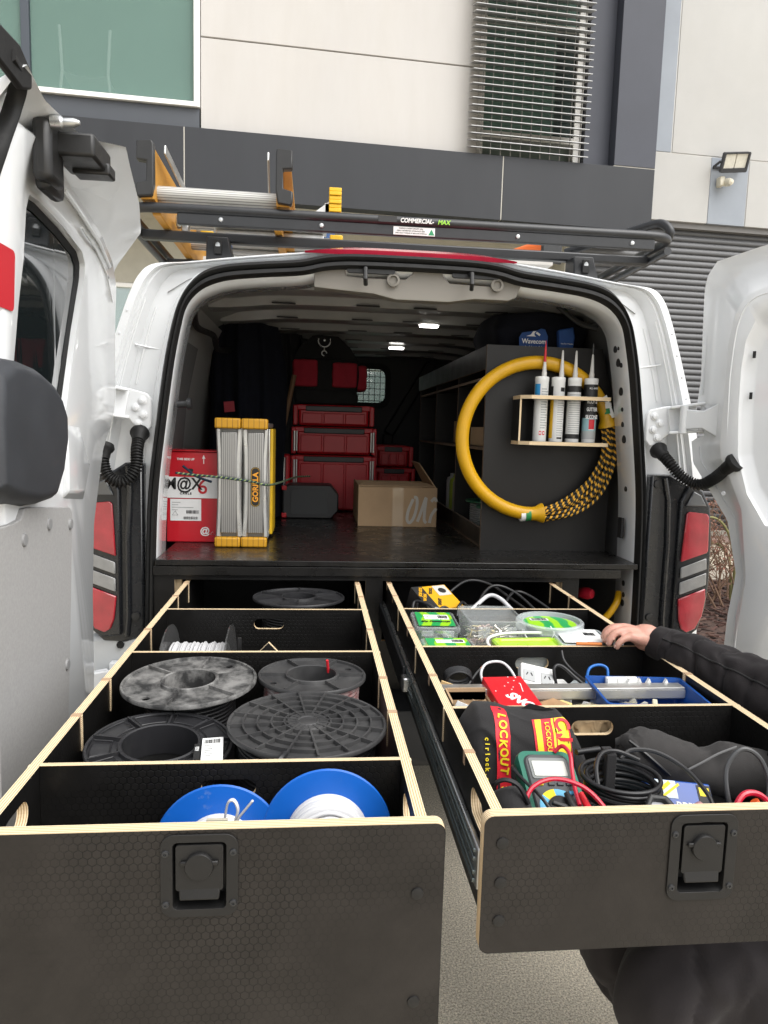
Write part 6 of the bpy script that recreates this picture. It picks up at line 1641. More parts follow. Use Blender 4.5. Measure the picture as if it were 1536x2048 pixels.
def clear_box(label, x0, x1, y0, y1, z0, z1, rot=0.0, fill=None, label_top=None, seed=1, mt=None):
    """organiser box: hollow base, stepped lid, two snap clips, optional card under the lid and contents"""
    cx_, cy_ = (x0 + x1) / 2, (y0 + y1) / 2
    t = thing('parts_box', label, 'plastic box', (cx_, cy_, z0), 'clear plastic boxes of small parts')
    T = Matrix.Translation((cx_, cy_, z0)) @ Matrix.Rotation(R(rot), 4, 'Z')
    a, b, h = (x1 - x0) / 2, (y1 - y0) / 2, z1 - z0
    rr = lambda k, z: [(p[0], p[1], z) for p in rrect(-a * k, a * k, -b * k, b * k, .012, 4)]
    m_ = mt or clear
    mb = MB(); mb.loft([rr(.90, .003), rr(.94, h * .72)], cap0=False); mb.loft([rr(.88, .002), rr(.88, .0)], cap0=True)
    obj('base', mb, m_, t, mw=T.copy())
    mb = MB(); mb.loft([rr(.99, h * .70), rr(1.0, h * .74), rr(1.0, h * .93), rr(.97, h), rr(.90, h), rr(.88, h - .004)], cap1=True)
    obj('lid', mb, m_, t, mw=T.copy())
    for s in (-1, 1): obj('clip', MB().box(s * a * .45 - .015, s * a * .45 + .015, -b * 1.02 - .002, -b * .99, h * .55, h * .86), m_, t, mw=T.copy(), bevel=.002)
    if label_top:
        obj('label_card', MB().box(-a * .80, a * .80, -b * .78, b * .86, h + .0006, h + .0016), label_top, t, mw=T.copy())
        w_ = quad('label_patch', a * 1.1, b * .55, T @ Matrix.Translation((a * .1, b * .22, h + .0019)), paper, t)
        barcode(w_, T @ Matrix.Translation((a * .38, b * .22, h + .0027)), a * .42, b * .35, seed)
        obj('label_line', MB().box(-a * .30, -a * .28, b * .05, b * .40, h + .0026, h + .003).box(-a * .45, a * .05, b * .20, b * .225, h + .0026, h + .003), gry, w_, mw=T.copy())
    if fill:
        rnd = random.Random(seed)
        for k in range(fill[0]):
            L_ = rnd.uniform(.022, .034); p = Vector((rnd.uniform(-a * .72, a * .72), rnd.uniform(-b * .8, b * .6), rnd.uniform(.008, h * .55)))
            d = Vector((rnd.uniform(-1, 1), rnd.uniform(-1, 1), rnd.uniform(-.3, .3))).normalized()
            mb = MB(); mb.lathe([(0, -L_ / 2), (.0045, -L_ / 2), (.0045, -L_ / 2 + .003), (.0022, -L_ / 2 + .004), (.0022, L_ / 2 - .006), (0, L_ / 2)], (0, 0, 0), d, 7)
            fc = rnd.choice(fill[1])
            obj('fixing', mb, fc, t, mw=T @ Matrix.Translation(p))
    return t
brass = mat('brass_zinc', (.55, .47, .26), rough=.3, metal=.8); bronze = mat('plug_brown', (.42, .30, .26), rough=.5); nickel = mat('nickel', (.60, .58, .52), rough=.3, metal=.8)
clear_box('clear box with green card lying on a second box at back left', -.022, .094, -.560, -.405, .878, .926, rot=-3, label_top=lab_g, seed=3)
text('label_text', 'Zip Fastenings', .016, frame((.034, -.508, .9285), (1, -.03, 0), (.03, 1, 0)), ink, bpy.data.objects['parts_box'], shear=.3, bold=.0004, sx=.8)
clear_box('clear box with barcode below the topmost green card box', -.020, .096, -.575, -.410, .826, .877, rot=-1, seed=4, label_top=lab_g)
clear_box('clear box with green card and large barcode in front at left', -.018, .108, -.672, -.584, .862, .908, rot=0, label_top=lab_g, seed=5)
clear_box('tall clear box filled with brass fixings', .108, .258, -.562, -.398, .850, .942, rot=-1, fill=(150, (brass, nickel, bronze, nickel)), seed=8)
clear_box('clear box with white paper label beside the hand', .316, .446, -.672, -.530, .872, .916, rot=-6, label_top=paper, seed=7, mt=clear_f)
clear_box('plain clear box lying under the white labelled box', .318, .442, -.668, -.534, .800, .871, rot=-5, seed=9, mt=clear_f)
# risers so that the upper boxes rest on something: grey parts trays
for (x0, x1, y0, y1, z1, lb) in ((-.020, .096, -.575, -.405, .825, 'dark parts tray under the left boxes'), (-.016, .108, -.672, -.585, .861, 'dark parts tray under the front left box'), (.110, .256, -.562, -.398, .849, 'dark parts tray under the box of fixings'), (.320, .440, -.666, -.536, .799, 'dark parts tray under the labelled boxes')):
    t = thing('parts_tray', lb, 'tray', ((x0 + x1) / 2, (y0 + y1) / 2, RZ))
    obj('tray_body', MB().box(x0, x1, y0, y1, RZ, z1 - .006), plastic, t, bevel=.004)
    obj('tray_rim', MB().box(x0 - .001, x1 + .001, y0 - .001, y1 + .001, z1 - .005, z1 - .0005), plastic, t, bevel=.002)
# round tub
TU = thing('round_tub', 'round clear tub with green label lid and wire handle', 'tub', (.334, -.505, RZ))
obj('tub_wall', MB().lathe([(0, 0), (.070, 0), (.074, .01), (.080, .150), (.083, .152), (.083, .156), (.079, .156), (.076, .15), (.070, .012)], (.334, -.505, RZ), Z_, 48), clear_f, TU)
obj('tub_lid', MB().lathe([(.0, .168), (.074, .168), (.076, .178), (.083, .179), (.0865, .176), (.0865, .158), (.083, .157)], (.334, -.505, RZ), Z_, 48), clear_f, TU)
obj('lid_label', MB().lathe([(0, .1695), (.068, .1695), (.068, .1688), (0, .1688)], (.334, -.505, RZ), Z_, 40), lab_g, TU)
quad('label_patch', .048, .020, frame((.315, -.475, RZ + .1705), X_, Y_), paper, TU)
barcode(TU, frame((.315, -.475, RZ + .1712), X_, Y_), .040, .015, 12)
obj('wire_handle', MB().tube(spline([(.254, -.53, .915), (.262, -.57, .895), (.285, -.60, .882), (.31, -.612, .880)], 6), .0022, 8), white_plastic, TU)
obj('wire_clip', MB().tube(spline([(.312, -.575, .935), (.318, -.588, .92), (.310, -.592, .905), (.318, -.596, .892), (.322, -.59, .91), (.316, -.583, .93)], 6), .0014, 6), zinc, TU)
# lime lidded box
LI = thing('lime_box', 'lime green lidded box with white handle at the front', 'plastic box', (.24, -.64, RZ))
T = Matrix.Translation((.243, -.632, 0)) @ Matrix.Rotation(R(2), 4, 'Z')
obj('box_body', MB().box(-.075, .075, -.038, .045, RZ, .895), clear_f, LI, mw=T.copy(), bevel=.008)
mb = MB(); rr = lambda a, b, z: [(p[0], p[1], z) for p in rrect(-a, a, -b, b, .010, 4)]
mb.loft([rr(.080, .042, .894), rr(.084, .046, .896), rr(.084, .046, .906), rr(.080, .043, .910), rr(.070, .034, .910), rr(.067, .031, .906), rr(.02, .01, .9065)], cap0=True, cap1=True)
obj('lime_lid', mb, lime, LI, mw=T.copy())
obj('lid_mark', MB().box(-.03, .025, -.003, .003, .9062, .9075).box(-.008, .0, -.012, .012, .9062, .9073), lime, LI, mw=T.copy(), bevel=.001)
obj('white_handle', MB().tube(spline([(-.075, -.03, .900), (-.098, -.02, .904), (-.102, .01, .910), (-.085, .038, .915), (-.04, .055, .918), (.05, .056, .918)], 6), .0035, 8), white_plastic, LI, mw=T.copy())
# pens lying near the hand
for i, (x, c) in enumerate(((.372, (.55, .16, .02)), (.40, (.02, .02, .02)), (.425, (.6, .6, .6)))):
    tag(obj('marker_pen', MB().tube([(x - .03, -.6745 + .0004 * i, .9215), (x + .03, -.6795, .9215)], .0038, 8), mat('pen_%d' % i, c, rough=.4)), ('orange pen lying on the divider beside the hand', 'black pen lying on the divider beside the hand', 'silver pen lying under the fingertips')[i], 'pen')

# ---- rear compartment: yellow box, plastic bag, black and white cables
YB = thing('yellow_box', 'yellow and black product box lying in the rear right compartment', 'box', (.10, -.17, .80))
T = Matrix.Translation((.092, -.185, .885)) @ Matrix.Rotation(R(24), 4, 'Z') @ Matrix.Rotation(R(22), 4, 'X')
obj('box_body', MB().box(-.065, .055, -.058, .058, -.036, .036), mat('box_yellow', (.66, .34, .012), rough=.4), YB, mw=T.copy(), bevel=.002)
obj('black_panel', MB().box(-.066, -.03, -.0592, .0585, -.0365, .0368), ink, YB, mw=T.copy())
obj('photo_panel', MB().box(.005, .05, .004, .054, .0362, .0368), mat('photo_grey', (.50, .50, .48), rough=.5), YB, mw=T.copy())
for k in range(4): text('box_text', ('JOB SITE', 'WORK', 'LIGHT', 'TOOL')[k], .013, T @ Matrix.Translation((-.048 if k < 2 else -.012, .03 - .028 * (k % 3), .0373)) @ Matrix.Rotation(R(60), 4, 'Z'), MATS['box_yellow'] if k < 2 else ink, YB, bold=.0006)
obj('lens_photo', MB().lathe([(0, .0372), (.013, .0372), (.013, .0366)], (.028, .028, 0), Z_, 20), ink, YB, mw=T.copy())
bb = MB(); bb.box(.075, .16, -.29, -.20, .80, .872); tag(obj('blue_pack', bb, mat('pack_blue', (.01, .07, .28), rough=.3), bevel=.006), 'small blue packet under the yellow product box', 'packet')
PB = soft_box('plastic_bag', .03, .10, -.315, -.22, .80, .900, clear_f, None, seed=31, amp=.010, puff=.3); tag(PB, 'crumpled clear plastic bag beside the yellow box', 'plastic bag')
def cable(label, pts, r, mt, n=8, name='loose_cable', group=None):
    return tag(obj(name, MB().tube(spline(pts, n), r, 8), mt, smooth=70), label, 'cable', group)
cable('thick white cable arching across the rear right compartment', [(.165, -.27, .880), (.205, -.24, .905), (.245, -.22, .928), (.275, -.24, .922), (.305, -.30, .896), (.36, -.29, .882), (.29, -.30, .884), (.22, -.30, .890), (.16, -.305, .885)], .0062, cable_w)
for i, pts in enumerate(([(.02, -.30, .87), (.03, -.22, .908), (.075, -.12, .895), (.14, -.1, .87)], [(.008, -.30, .87), (.016, -.25, .915), (.06, -.28, .91), (.08, -.31, .88)], [(.12, -.31, .885), (.15, -.26, .912), (.17, -.23, .905), (.19, -.30, .88)], [(.13, -.12, .90), (.2, -.10, .945), (.27, -.12, .94), (.33, -.2, .905), (.38, -.30, .875)], [(.18, -.30, .875), (.23, -.20, .925), (.28, -.16, .945), (.34, -.18, .925), (.39, -.27, .88), (.41, -.31, .86)], [(.26, -.30, .87), (.31, -.20, .918), (.36, -.16, .925), (.42, -.22, .895), (.46, -.30, .86)], [(.06, -.31, .88), (.10, -.27, .905), (.13, -.30, .885), (.17, -.312, .88), (.23, -.29, .90), (.27, -.31, .875)])):
    cable(('black cable curling at the far left of the rear compartment', 'thin black cable loop left of the yellow box', 'black cable bend in front of the yellow box', 'high black cable arch behind the white cable', 'long black cable arch over the white cable', 'black cable arch nearest the right drawer wall', 'low black cable snaking along the rear divider')[i], pts, .0046, cable_b)
# filler coil under the loose cables
CO = thing('cable_heap', 'heap of coiled black cables on the floor of the rear compartment', 'cable', (.25, -.17, RZ))
for k in range(9):
    z = RZ + .008 + .012 * k
    obj('coil_turn', MB().tube([(.25 + (.13 + .02 * math.sin(k * 2)) * math.cos(R(a)) + .02 * math.sin(k), -.17 + (.09 + .01 * math.cos(k)) * math.sin(R(a)), z + .004 * math.sin(a * .05 + k)) for a in range(0, 360, 12)], .0058, 8, closed=True), cable_b, CO)

# ---- middle compartment
RC = thing('red_box', 'red printed box with white lettering lying across the middle compartment', 'box', (.115, -.93, .80))
T = frame((.117, -.925, .862), (.98, .05, 0), (-.17, .96, .10))
obj('box_body', MB().box(-.042, .042, -.085, .070, -.04, .040), mat('snack_red', (.56, .012, .02), rough=.35), RC, mw=T.copy(), bevel=.002)
text('box_text', 'SNOO', .034, T @ Matrix.Translation((.010, -.048, .0404)) @ Matrix.Rotation(R(-62), 4, 'Z'), paper, RC, bold=.0014, sx=.9)
rnd = random.Random(2)
for k in range(9): obj('box_speck', MB().lathe([(0, .0003), (.0016, .0003), (.0016, 0)], (rnd.uniform(-.036, .03), rnd.uniform(.0, .066), .0403), Z_, 6), paper, RC, mw=T.copy())
obj('box_speck', MB().bar((.022, .0, .0405), (.028, .035, .0405), .0016, .0004), paper, RC, mw=T.copy())
TC_ = thing('torn_carton', 'torn brown cardboard box left of the red box', 'box', (.03, -.98, RZ))
mb = MB(); tp = [(x, .905 + .006 * math.sin(x * 300) - .4 * max(0, x - .055) ) for x in [-.012 + .085 * k / 14 for k in range(15)]]
mb.plate([(-.012, RZ)] + [(.073, RZ)] + tp[::-1], (), .004); obj('front_wall', mb, kraft, TC_, mw=FR(-.985))
obj('side_wall', MB().box(.070, .074, -.984, -.90, RZ, .885).box(-.013, -.009, -.984, -.90, RZ, .90).box(-.008, .07, -.902, -.898, RZ, .90), kraft, TC_)
for k in range(3): obj('scribble', MB().bar((.012 + .018 * k, -.9895, .882), (.026 + .018 * k, -.9895, .884), .0006, .0012), ink, TC_)
tag(obj('paper_slip', MB().cbox((.0, -1.005, .893), (.034, .002, .034), Matrix.Rotation(R(24), 3, 'Y')), paper), 'white paper slip tucked by the torn carton', 'paper')
PB2 = tag(obj('paper_bag', MB().loft([[(.165 + .010 * k, -.97 + .05 * v, .862 + .035 * math.sin(v * 2.5) * (1 - abs(k - 3) * .12)) for v in (0, .5, 1, 1.5)] for k in range(8)], closed=False), mat('brown_paper', (.36, .22, .11), rough=.8, var=.15, vscale=40), smooth=60), 'crumpled brown paper beside the red box', 'paper'); PB2.modifiers.new('s', 'SOLIDIFY').thickness = .003
RA = thing('aluminium_rail', 'long aluminium rail lying across the middle compartment', 'rail', (.24, -.885, .83))
obj('rail_top', MB().box(-.018, .492, -.900, -.870, .893, .897), alu, RA, bevel=.001)
obj('rail_web', MB().box(-.018, .492, -.902, -.8985, .876, .8925), mat('rail_bright', (.70, .70, .68), rough=.25, metal=.7), RA)
obj('rail_foot', MB().box(-.018, .492, -.897, -.868, .872, .8755), alu, RA)
TY = thing('blue_tray', 'blue plastic parts tray in the middle compartment', 'tray', (.40, -.92, .80))
bt = mat('tray_blue', (.008, .07, .30), rough=.35)
T = Matrix.Translation((.395, -.925, 0)) @ Matrix.Rotation(R(-5), 4, 'Z')
rr = lambda a, b, z: [(p[0], p[1], z) for p in rrect(-a, a, -b, b, .010, 4)]
mb = MB(); mb.loft([rr(.088, .060, .812), rr(.098, .075, .902), rr(.103, .080, .902), rr(.103, .080, .897), rr(.097, .074, .897)], cap0=False); mb.loft([rr(.084, .058, .814), rr(.002, .002, .814)], cap1=True)
obj('tray_body', mb, bt, TY, mw=T.copy(), smooth=30)
obj('tray_foot', MB().box(-.08, .08, -.05, .05, RZ, .812), bt, TY, mw=T.copy())
SP = thing('switch_plate', 'white three gang switch plate standing in the middle compartment', 'switch', (.374, -.85, .815))
obj('plate_body', MB().cbox((.374, -.858, .880), (.068, .010, .050), Matrix.Rotation(R(-12), 3, 'X')), white_plastic, SP, bevel=.002)
for k in range(3): obj('rocker', MB().cbox((.374 + .0222 * (k - 1), -.864, .881), (.0212, .004, .046), Matrix.Rotation(R(-12), 3, 'X')), white_plastic, SP, bevel=.001)
obj('plate_back', MB().box(.348, .402, -.853, -.832, .815, .87), white_plastic, SP, bevel=.003)
GP = thing('power_outlet', 'white double power outlet with cable among the parts', 'power outlet', (.215, -.79, RZ))
T = frame((.213, -.788, .878), (.96, -.1, -.2), (.1, .8, .55))
obj('outlet_body', MB().box(-.038, .038, -.026, .030, -.018, .008), white_plastic, GP, mw=T.copy(), bevel=.004)
for x in (-.02, .02):
    obj('socket_face', MB().box(x - .013, x + .013, -.018, .012, .0082, .0098), gry, GP, mw=T.copy(), bevel=.002)
    for dx in (-.005, .005): obj('socket_slot', MB().cbox((x + dx, .0, .0102), (.0022, .008, .001), Matrix.Rotation(R(dx * 5000), 3, 'Z')), ink, GP, mw=T.copy())
obj('outlet_block', MB().box(.225, .285, -.82, -.76, RZ, .868), white_plastic, GP, bevel=.006)
obj('outlet_stand', MB().box(.18, .235, -.80, -.75, RZ, .858), gry, GP, bevel=.004)
cable('white wire loop standing up behind the red box', [(.088, -.86, .872), (.075, -.84, .905), (.09, -.825, .925), (.125, -.82, .925), (.145, -.84, .905), (.150, -.86, .878)], .0028, cable_w)
cable('black cable arching beside the white outlet', [(.255, -.80, .86), (.250, -.79, .90), (.268, -.785, .905), (.30, -.80, .88), (.325, -.82, .86)], .0038, cable_b)
cable('black lead hanging through the divider slot area', [(.298, -.700, .912), (.300, -.715, .893), (.315, -.74, .875), (.335, -.78, .862)], .0035, cable_b)
cable('blue wire loop behind the switch plate', [(.325, -.79, .86), (.335, -.775, .893), (.36, -.765, .90), (.378, -.77, .895), (.378, -.78, .878)], .0032, mat('wire_blue', (.01, .13, .45), rough=.4))
cable('thin white wire curled beside the outlet', [(.24, -.84, .872), (.275, -.85, .884), (.30, -.86, .878), (.29, -.87, .872)], .0024, cable_w)
cb_ = thing('tied_cable', 'small bundle of black cable tied with brown paper', 'cable', (.02, -.80, .84))
for k in range(5): obj('cable_turn', MB().tube([(.035 + .028 * math.cos(R(a)), -.80 + .004 * k - .01, .878 + (.024 - .002 * k) * math.sin(R(a)) + .003 * k) for a in range(0, 360, 15)], .0036, 8, closed=True), cable_b, cb_)
obj('paper_tie', MB().cbox((.012, -.818, .872), (.040, .004, .016), Matrix.Rotation(R(20), 3, 'Y')), mat('kraft_tie', (.55, .38, .18), rough=.8), cb_, bevel=.001)
obj('cable_end', MB().tube([(.05, -.82, .87), (.075, -.80, .895), (.085, -.795, .903)], .003, 6), cable_b, cb_)
obj('copper_tip', MB().tube([(.085, -.795, .903), (.091, -.792, .908)], .0024, 6), mat('copper', (.50, .20, .10), rough=.3, metal=.8), cb_)
bag_m = mat('bag_film', (.72, .70, .60), rough=.2, alpha=.30, spec=.6, c2=(.62, .55, .28), vscale=30)
for i, (x0, x1, sd, lb) in enumerate(((.20, .33, 41, 'clear bag of yellow connectors beside the brown paper'), (.31, .43, 42, 'clear bag of pale fittings lying in the blue tray'))):
    tag(soft_box('plastic_bag', x0, x1, -1.015, -.912, .79, .876, bag_m, None, seed=sd, amp=.017, puff=.38), lb, 'plastic bag')
    o = thing('connectors', ('yellow connectors inside the left clear bag', 'pale connectors inside the right clear bag')[i], 'connectors', ((x0 + x1) / 2, -.95, .80))
    rnd = random.Random(sd)
    for k in range(20): obj('connector', MB().cbox((rnd.uniform(x0 + .02, x1 - .02), rnd.uniform(-.985, -.93), rnd.uniform(.84, .885)), (.026, .010, .010), Matrix.Rotation(rnd.random() * 3, 3, 'Z')), (mat('conn_yellow', (.62, .52, .20), rough=.4) if i == 0 else rnd.choice((nickel, mat('conn_pale', (.62, .58, .42), rough=.4)))), o, bevel=.002)
wc = thing('white_clips', 'white plastic saddle clips in the blue tray', 'clips', (.44, -.90, .82))
for (x, y, a) in ((.385, -.872, 20), (.43, -.868, -10), (.466, -.872, 5), (.41, -.866, 60)):
    obj('clip', MB().add([(x - .010, y, .885), (x + .010, y, .885), (x, y, .905), (x - .010, y + .008, .885), (x + .010, y + .008, .885), (x, y + .008, .905)], [(0, 1, 2), (3, 5, 4), (0, 3, 4, 1), (1, 4, 5, 2), (2, 5, 3, 0)]), white_plastic, wc)

# ---- front compartment
fabric = mat('bag_fabric', (.011, .010, .0105), rough=.85, var=.12, vscale=25, bump=.15, bscale=500, sheen=.05)
redt = mat('strap_red', (.58, .012, .025), rough=.6); yelt = mat('print_yellow', (.75, .58, .015), rough=.6)
LK = thing('lockout_bag', 'black lockout bag with red strap and yellow lettering', 'bag', (.085, -1.13, RZ))
def dome(u, v, grow=0.0):
    """surface of the bag: u across (0..1), v up (0..1), leaning back against the divider"""
    x = -.028 + u * .252
    ht = .937 - .75 * max(0, abs(u - .43) - .29) ** 1.35 - .018 * u + .004 * math.sin(u * 9)
    z = RZ + .002 + (ht - RZ) * math.sin(v * math.pi / 2) ** .62
    bulge = .034 * math.sin(math.pi * min(1, max(0, u))) ** .5 * math.cos(v * math.pi / 2) ** .5
    n1 = noise3((u * 3.2, v * 2.6, 1.7)); n2 = noise3((u * 7 + v * 3, v * 5, 6.1))
    wr = .010 * n1 + .005 * n2 - .007 * (1 - abs(math.sin(u * 6.5 + v * 4 + 2 * n1))) ** 4
    return Vector((x + .003 * n2, -1.085 - bulge - .045 * (1 - v) + wr * (1 - .4 * v) - grow, z + grow * .5 + .004 * n2 * v))
rows = [[dome(i / 60, j / 40) for i in range(61)] for j in range(41)]
top = [p + Vector((0, .018, .0)) for p in rows[-1]]; bk = [Vector((p.x, -1.048, p.z - .015)) for p in rows[-1]]; bk2 = [Vector((p.x, -1.048, RZ + .002)) for p in rows[-1]]
mb = MB(); mb.loft(rows + [top, bk, bk2], closed=False)
LBo = obj('bag_body', mb, fabric, LK, smooth=80)
def patch(name, u0, u1, v0, v1, mt, parent, n=12, g=.0012):
    r_ = [[dome(u0 + (u1 - u0) * i / 4, v0 + (v1 - v0) * j / n, g) for i in range(5)] for j in range(n + 1)]
    m2 = MB(); m2.loft(r_, closed=False); return obj(name, m2, mt, parent, smooth=80, recalc=False)
patch('red_strap', .235, .335, .05, .995, redt, LK)
pp = patch('logo_patch', .50, .76, .10, .86, redt, LK)
patch('logo_stripe', .515, .555, .10, .855, yelt, pp, g=.002); patch('logo_stripe', .63, .645, .10, .855, yelt, pp, g=.002); patch('logo_stripe', .655, .745, .10, .855, yelt, pp, g=.002)
def on_dome(u, v, g=.0026, ang_=-90):
    p = dome(u, v, g); du = (dome(u + .02, v, g) - dome(u - .02, v, g)).normalized(); dv = (dome(u, v + .02, g) - dome(u, v - .02, g)).normalized()
    return frame(p, du, dv) @ Matrix.Rotation(R(ang_), 4, 'Z')
def walk(u, v, step, n_):
    out = [v]
    while len(out) < n_ and v > .02:
        d_ = 0; p = dome(u, v, .0026)
        while d_ < step and v > .01:
            v -= .004; q = dome(u, v, .0026); d_ += (q - p).length; p = q
        out.append(v)
    return out + [out[-1]] * (n_ - len(out))
V1, V2, V3, V4 = walk(.285, .78, .0150, 9), walk(.593, .78, .0085, 7), walk(.70, .74, .028, 2), walk(.175, .46, .0078, 11)
for k, ch in enumerate('LOCKOUT-S'): text('strap_text', ch, .0190, on_dome(.285, V1[k]), yelt, LK, bold=.0006)
for k, ch in enumerate('LOCKOUT'): text('patch_text', ch, .0115, on_dome(.593, V2[k]), yelt, pp, bold=.0002)
for k, ch in enumerate('CI'): text('patch_text', ch, .034, on_dome(.70, V3[k], .0032), redt, pp, bold=.0012)
for k, ch in enumerate('cirlock.com'): text('strap_text', ch, .0110, on_dome(.175, V4[k]), yelt, LK, bold=.0004)
obj('carry_tab', MB().add([dome(.46, .99) + Vector((0, .012, 0)), dome(.52, .99) + Vector((0, .01, .012)), dome(.72, .99) + Vector((0, .012, 0)), dome(.46, .99) + Vector((0, .016, -.004)), dome(.52, .99) + Vector((0, .02, .008)), dome(.72, .99) + Vector((0, .016, -.004))], [(0, 1, 2), (3, 5, 4), (0, 3, 4, 1), (1, 4, 5, 2)]), fabric, LK)
# rolled black pouch at the front left
RP = thing('rolled_pouch', 'rolled black fabric pouch in the front left corner', 'pouch', (.0, -1.30, RZ))
mb = MB(); mb.lathe([(0, 0), (.026, .002), (.031, .012), (.032, .05), (.031, .11), (.027, .124), (.012, .130), (0, .131)], (.032, -1.360, .790), (-.22, .55, .80), 28)
obj('roll', mb, fabric, RP, smooth=70)
obj('elastic', MB().tube(spline([(-.015, -1.30, .885), (-.018, -1.305, .905), (-.005, -1.315, .921), (.015, -1.32, .915), (.03, -1.325, .89)], 6), .0034, 8), cable_b, RP)
# multimeter
MM = thing('multimeter', 'green cased digital multimeter with test leads wrapped round it', 'multimeter', (.085, -1.29, .80))
MT = frame((.084, -1.290, .866), (.965, .03, -.05), (-.16, .83, .47))
gm = mat('meter_green', (.012, .13, .085), rough=.5, var=.08, vscale=20); gk = mat('meter_grey', (.045, .048, .05), rough=.5)
def mring(a, b, z, y0=0.0): return [(p[0], p[1] + y0, z) for p in rrect(-a, a, -b, b, .014, 5)]
mb = MB(); mb.loft([mring(.039, .084, -.030), mring(.044, .089, -.018), mring(.045, .090, .0), mring(.043, .088, .008), mring(.036, .080, .009)], cap0=True); obj('holster', mb, gm, MM, mw=MT.copy(), smooth=45)
mb = MB(); mb.loft([mring(.037, .081, .005), mring(.036, .080, .0105), mring(.034, .078, .0125)], cap1=True); fc = obj('face', mb, gk, MM, mw=MT.copy(), smooth=30)
obj('lcd_frame', MB().plate(rrect(-.030, .030, .036, .072, .004), (), .0012, z0=.0126), mat('lcd_bezel', (.16, .17, .165), rough=.4), fc, mw=MT.copy())
obj('lcd', MB().plate(rrect(-.026, .026, .040, .066, .002), (), .0008, z0=.0139), mat('lcd_grey', (.46, .47, .43), rough=.2, var=.06, vscale=60), fc, mw=MT.copy())
for k, (x, c) in enumerate(((-.022, yelt), (-.004, gk), (.010, gk), (.024, gk))): obj('button', MB().cbox((x, .027, .0135), (.010, .0055, .004)), c, fc, mw=MT.copy(), bevel=.001)
obj('button', MB().cbox((.025, .012, .0135), (.011, .006, .004)), mat('btn_blue', (.06, .30, .50), rough=.4), fc, mw=MT.copy(), bevel=.001)
for k, (a0_, a1_, c) in enumerate(((95, 135, yelt), (135, 215, mat('dial_blue', (.10, .38, .58), rough=.45)), (50, 95, MATS['dial_blue']))):
    m2 = MB(); q = [(r_ * math.cos(R(a)), r_ * math.sin(R(a)) - .012, .0128) for r_, aa in ((.031, (a0_, a1_)), (.019, (a1_, a0_))) for a in [aa[0] + (aa[1] - aa[0]) * j / 8 for j in range(9)]]
    m2.add(q, [tuple(range(len(q)))]); obj('dial_zone', m2, c, fc, mw=MT.copy(), smooth=0)
obj('dial', MB().lathe([(.018, .0126), (.018, .017), (.016, .0185), (0, .0185)], (0, -.012, 0), Z_, 28), mat('dial_black', .02, rough=.45), fc, mw=MT.copy())
obj('dial_grip', MB().cbox((0, -.012, .020), (.030, .007, .006), Matrix.Rotation(R(-20), 3, 'Z')), MATS['dial_black'], fc, mw=MT.copy(), bevel=.002)
for k, x in enumerate((-.024, -.008, .008, .024)): obj('jack', MB().lathe([(.0055, .0126), (.0055, .0145), (.003, .0145), (.003, .012)], (x, -.062, 0), Z_, 14), redt if k in (0, 2) else ink, fc, mw=MT.copy())
red_lead = mat('lead_red', (.50, .010, .035), rough=.35, coat=.2)
mp_ = lambda x, y, z: tuple(MT @ Vector((x, y, z)))
obj('red_lead', MB().tube(spline([mp_(.018, .086, .010), mp_(.028, .088, .022), mp_(.034, .07, .026), mp_(.030, .04, .022), mp_(.026, .010, .022), mp_(.024, -.015, .025)], 8), .0032, 8), red_lead, MM)
obj('red_lead', MB().tube(spline([mp_(-.054, -.045, .008), mp_(-.058, -.02, .02), mp_(-.045, .006, .034), mp_(-.01, .016, .042), mp_(.03, .0, .045), mp_(.058, -.035, .036), mp_(.070, -.075, .02), mp_(.072, -.095, .0)], 8), .0034, 8), red_lead, MM)
obj('black_lead', MB().tube(spline([mp_(-.048, .05, .004), mp_(-.052, .065, .0), mp_(-.056, .05, .012), mp_(-.044, .02, .022), mp_(-.03, -.005, .026), mp_(-.014, -.04, .022), mp_(.0, -.075, .018), mp_(.004, -.095, .01)], 8), .0026, 8), cable_b, MM)
for (x, mt_) in ((.012, mat('probe_black', .016, rough=.4)), (.034, mat('probe_red', (.58, .012, .02), rough=.35))):
    m2 = MB(); m2.tube([mp_(x - .002, .005, .024), mp_(x + .002, -.025, .026), mp_(x + .006, -.05, .028)], [.0042, .0058, .0062], 12)
    o = obj('probe_handle', m2, mt_, MM, smooth=60)
    m2 = MB(); m2.tube([mp_(x + .006, -.048, .029), mp_(x + .012, -.078, .030)], .0105, 10); obj('plug_body', m2, mt_, o, bevel=.002)
# coil of black cable with velcro strap
KC = thing('cable_coil', 'coil of black cable held by a black hook-and-loop strap', 'cable', (.202, -1.245, RZ))
rnd = random.Random(6)
for k in range(11):
    rx, ry = .056 + rnd.uniform(-.010, .006), .056 + rnd.uniform(-.010, .006); z = .812 + .0076 * k; ox, oy = rnd.uniform(-.004, .004), rnd.uniform(-.004, .004)
    tl = rnd.uniform(-.05, .05)
    obj('cable_turn', MB().tube([(.203 + ox + rx * math.cos(R(a)), -1.247 + oy + ry * math.sin(R(a)), z + tl * rx * math.cos(R(a + 40 * k))) for a in range(0, 360, 9)], .0036, 8, closed=True), cable_b, KC, smooth=70)
obj('strap', MB().box(.203 - .008, .203 + .008, -1.204, -1.180, .802, .905).box(.195, .211, -1.207, -1.2045, .81, .903), fabric, KC, bevel=.002)
obj('cable_tail', MB().tube(spline([(.222, -1.196, .890), (.245, -1.185, .900), (.285, -1.19, .898), (.318, -1.22, .885), (.330, -1.27, .868), (.328, -1.30, .85)], 8), .0036, 8), cable_b, KC)
obj('cable_tail', MB().tube(spline([(.160, -1.26, .875), (.165, -1.235, .898), (.185, -1.21, .908), (.215, -1.20, .905), (.245, -1.215, .897)], 8), .0036, 8), cable_b, KC)
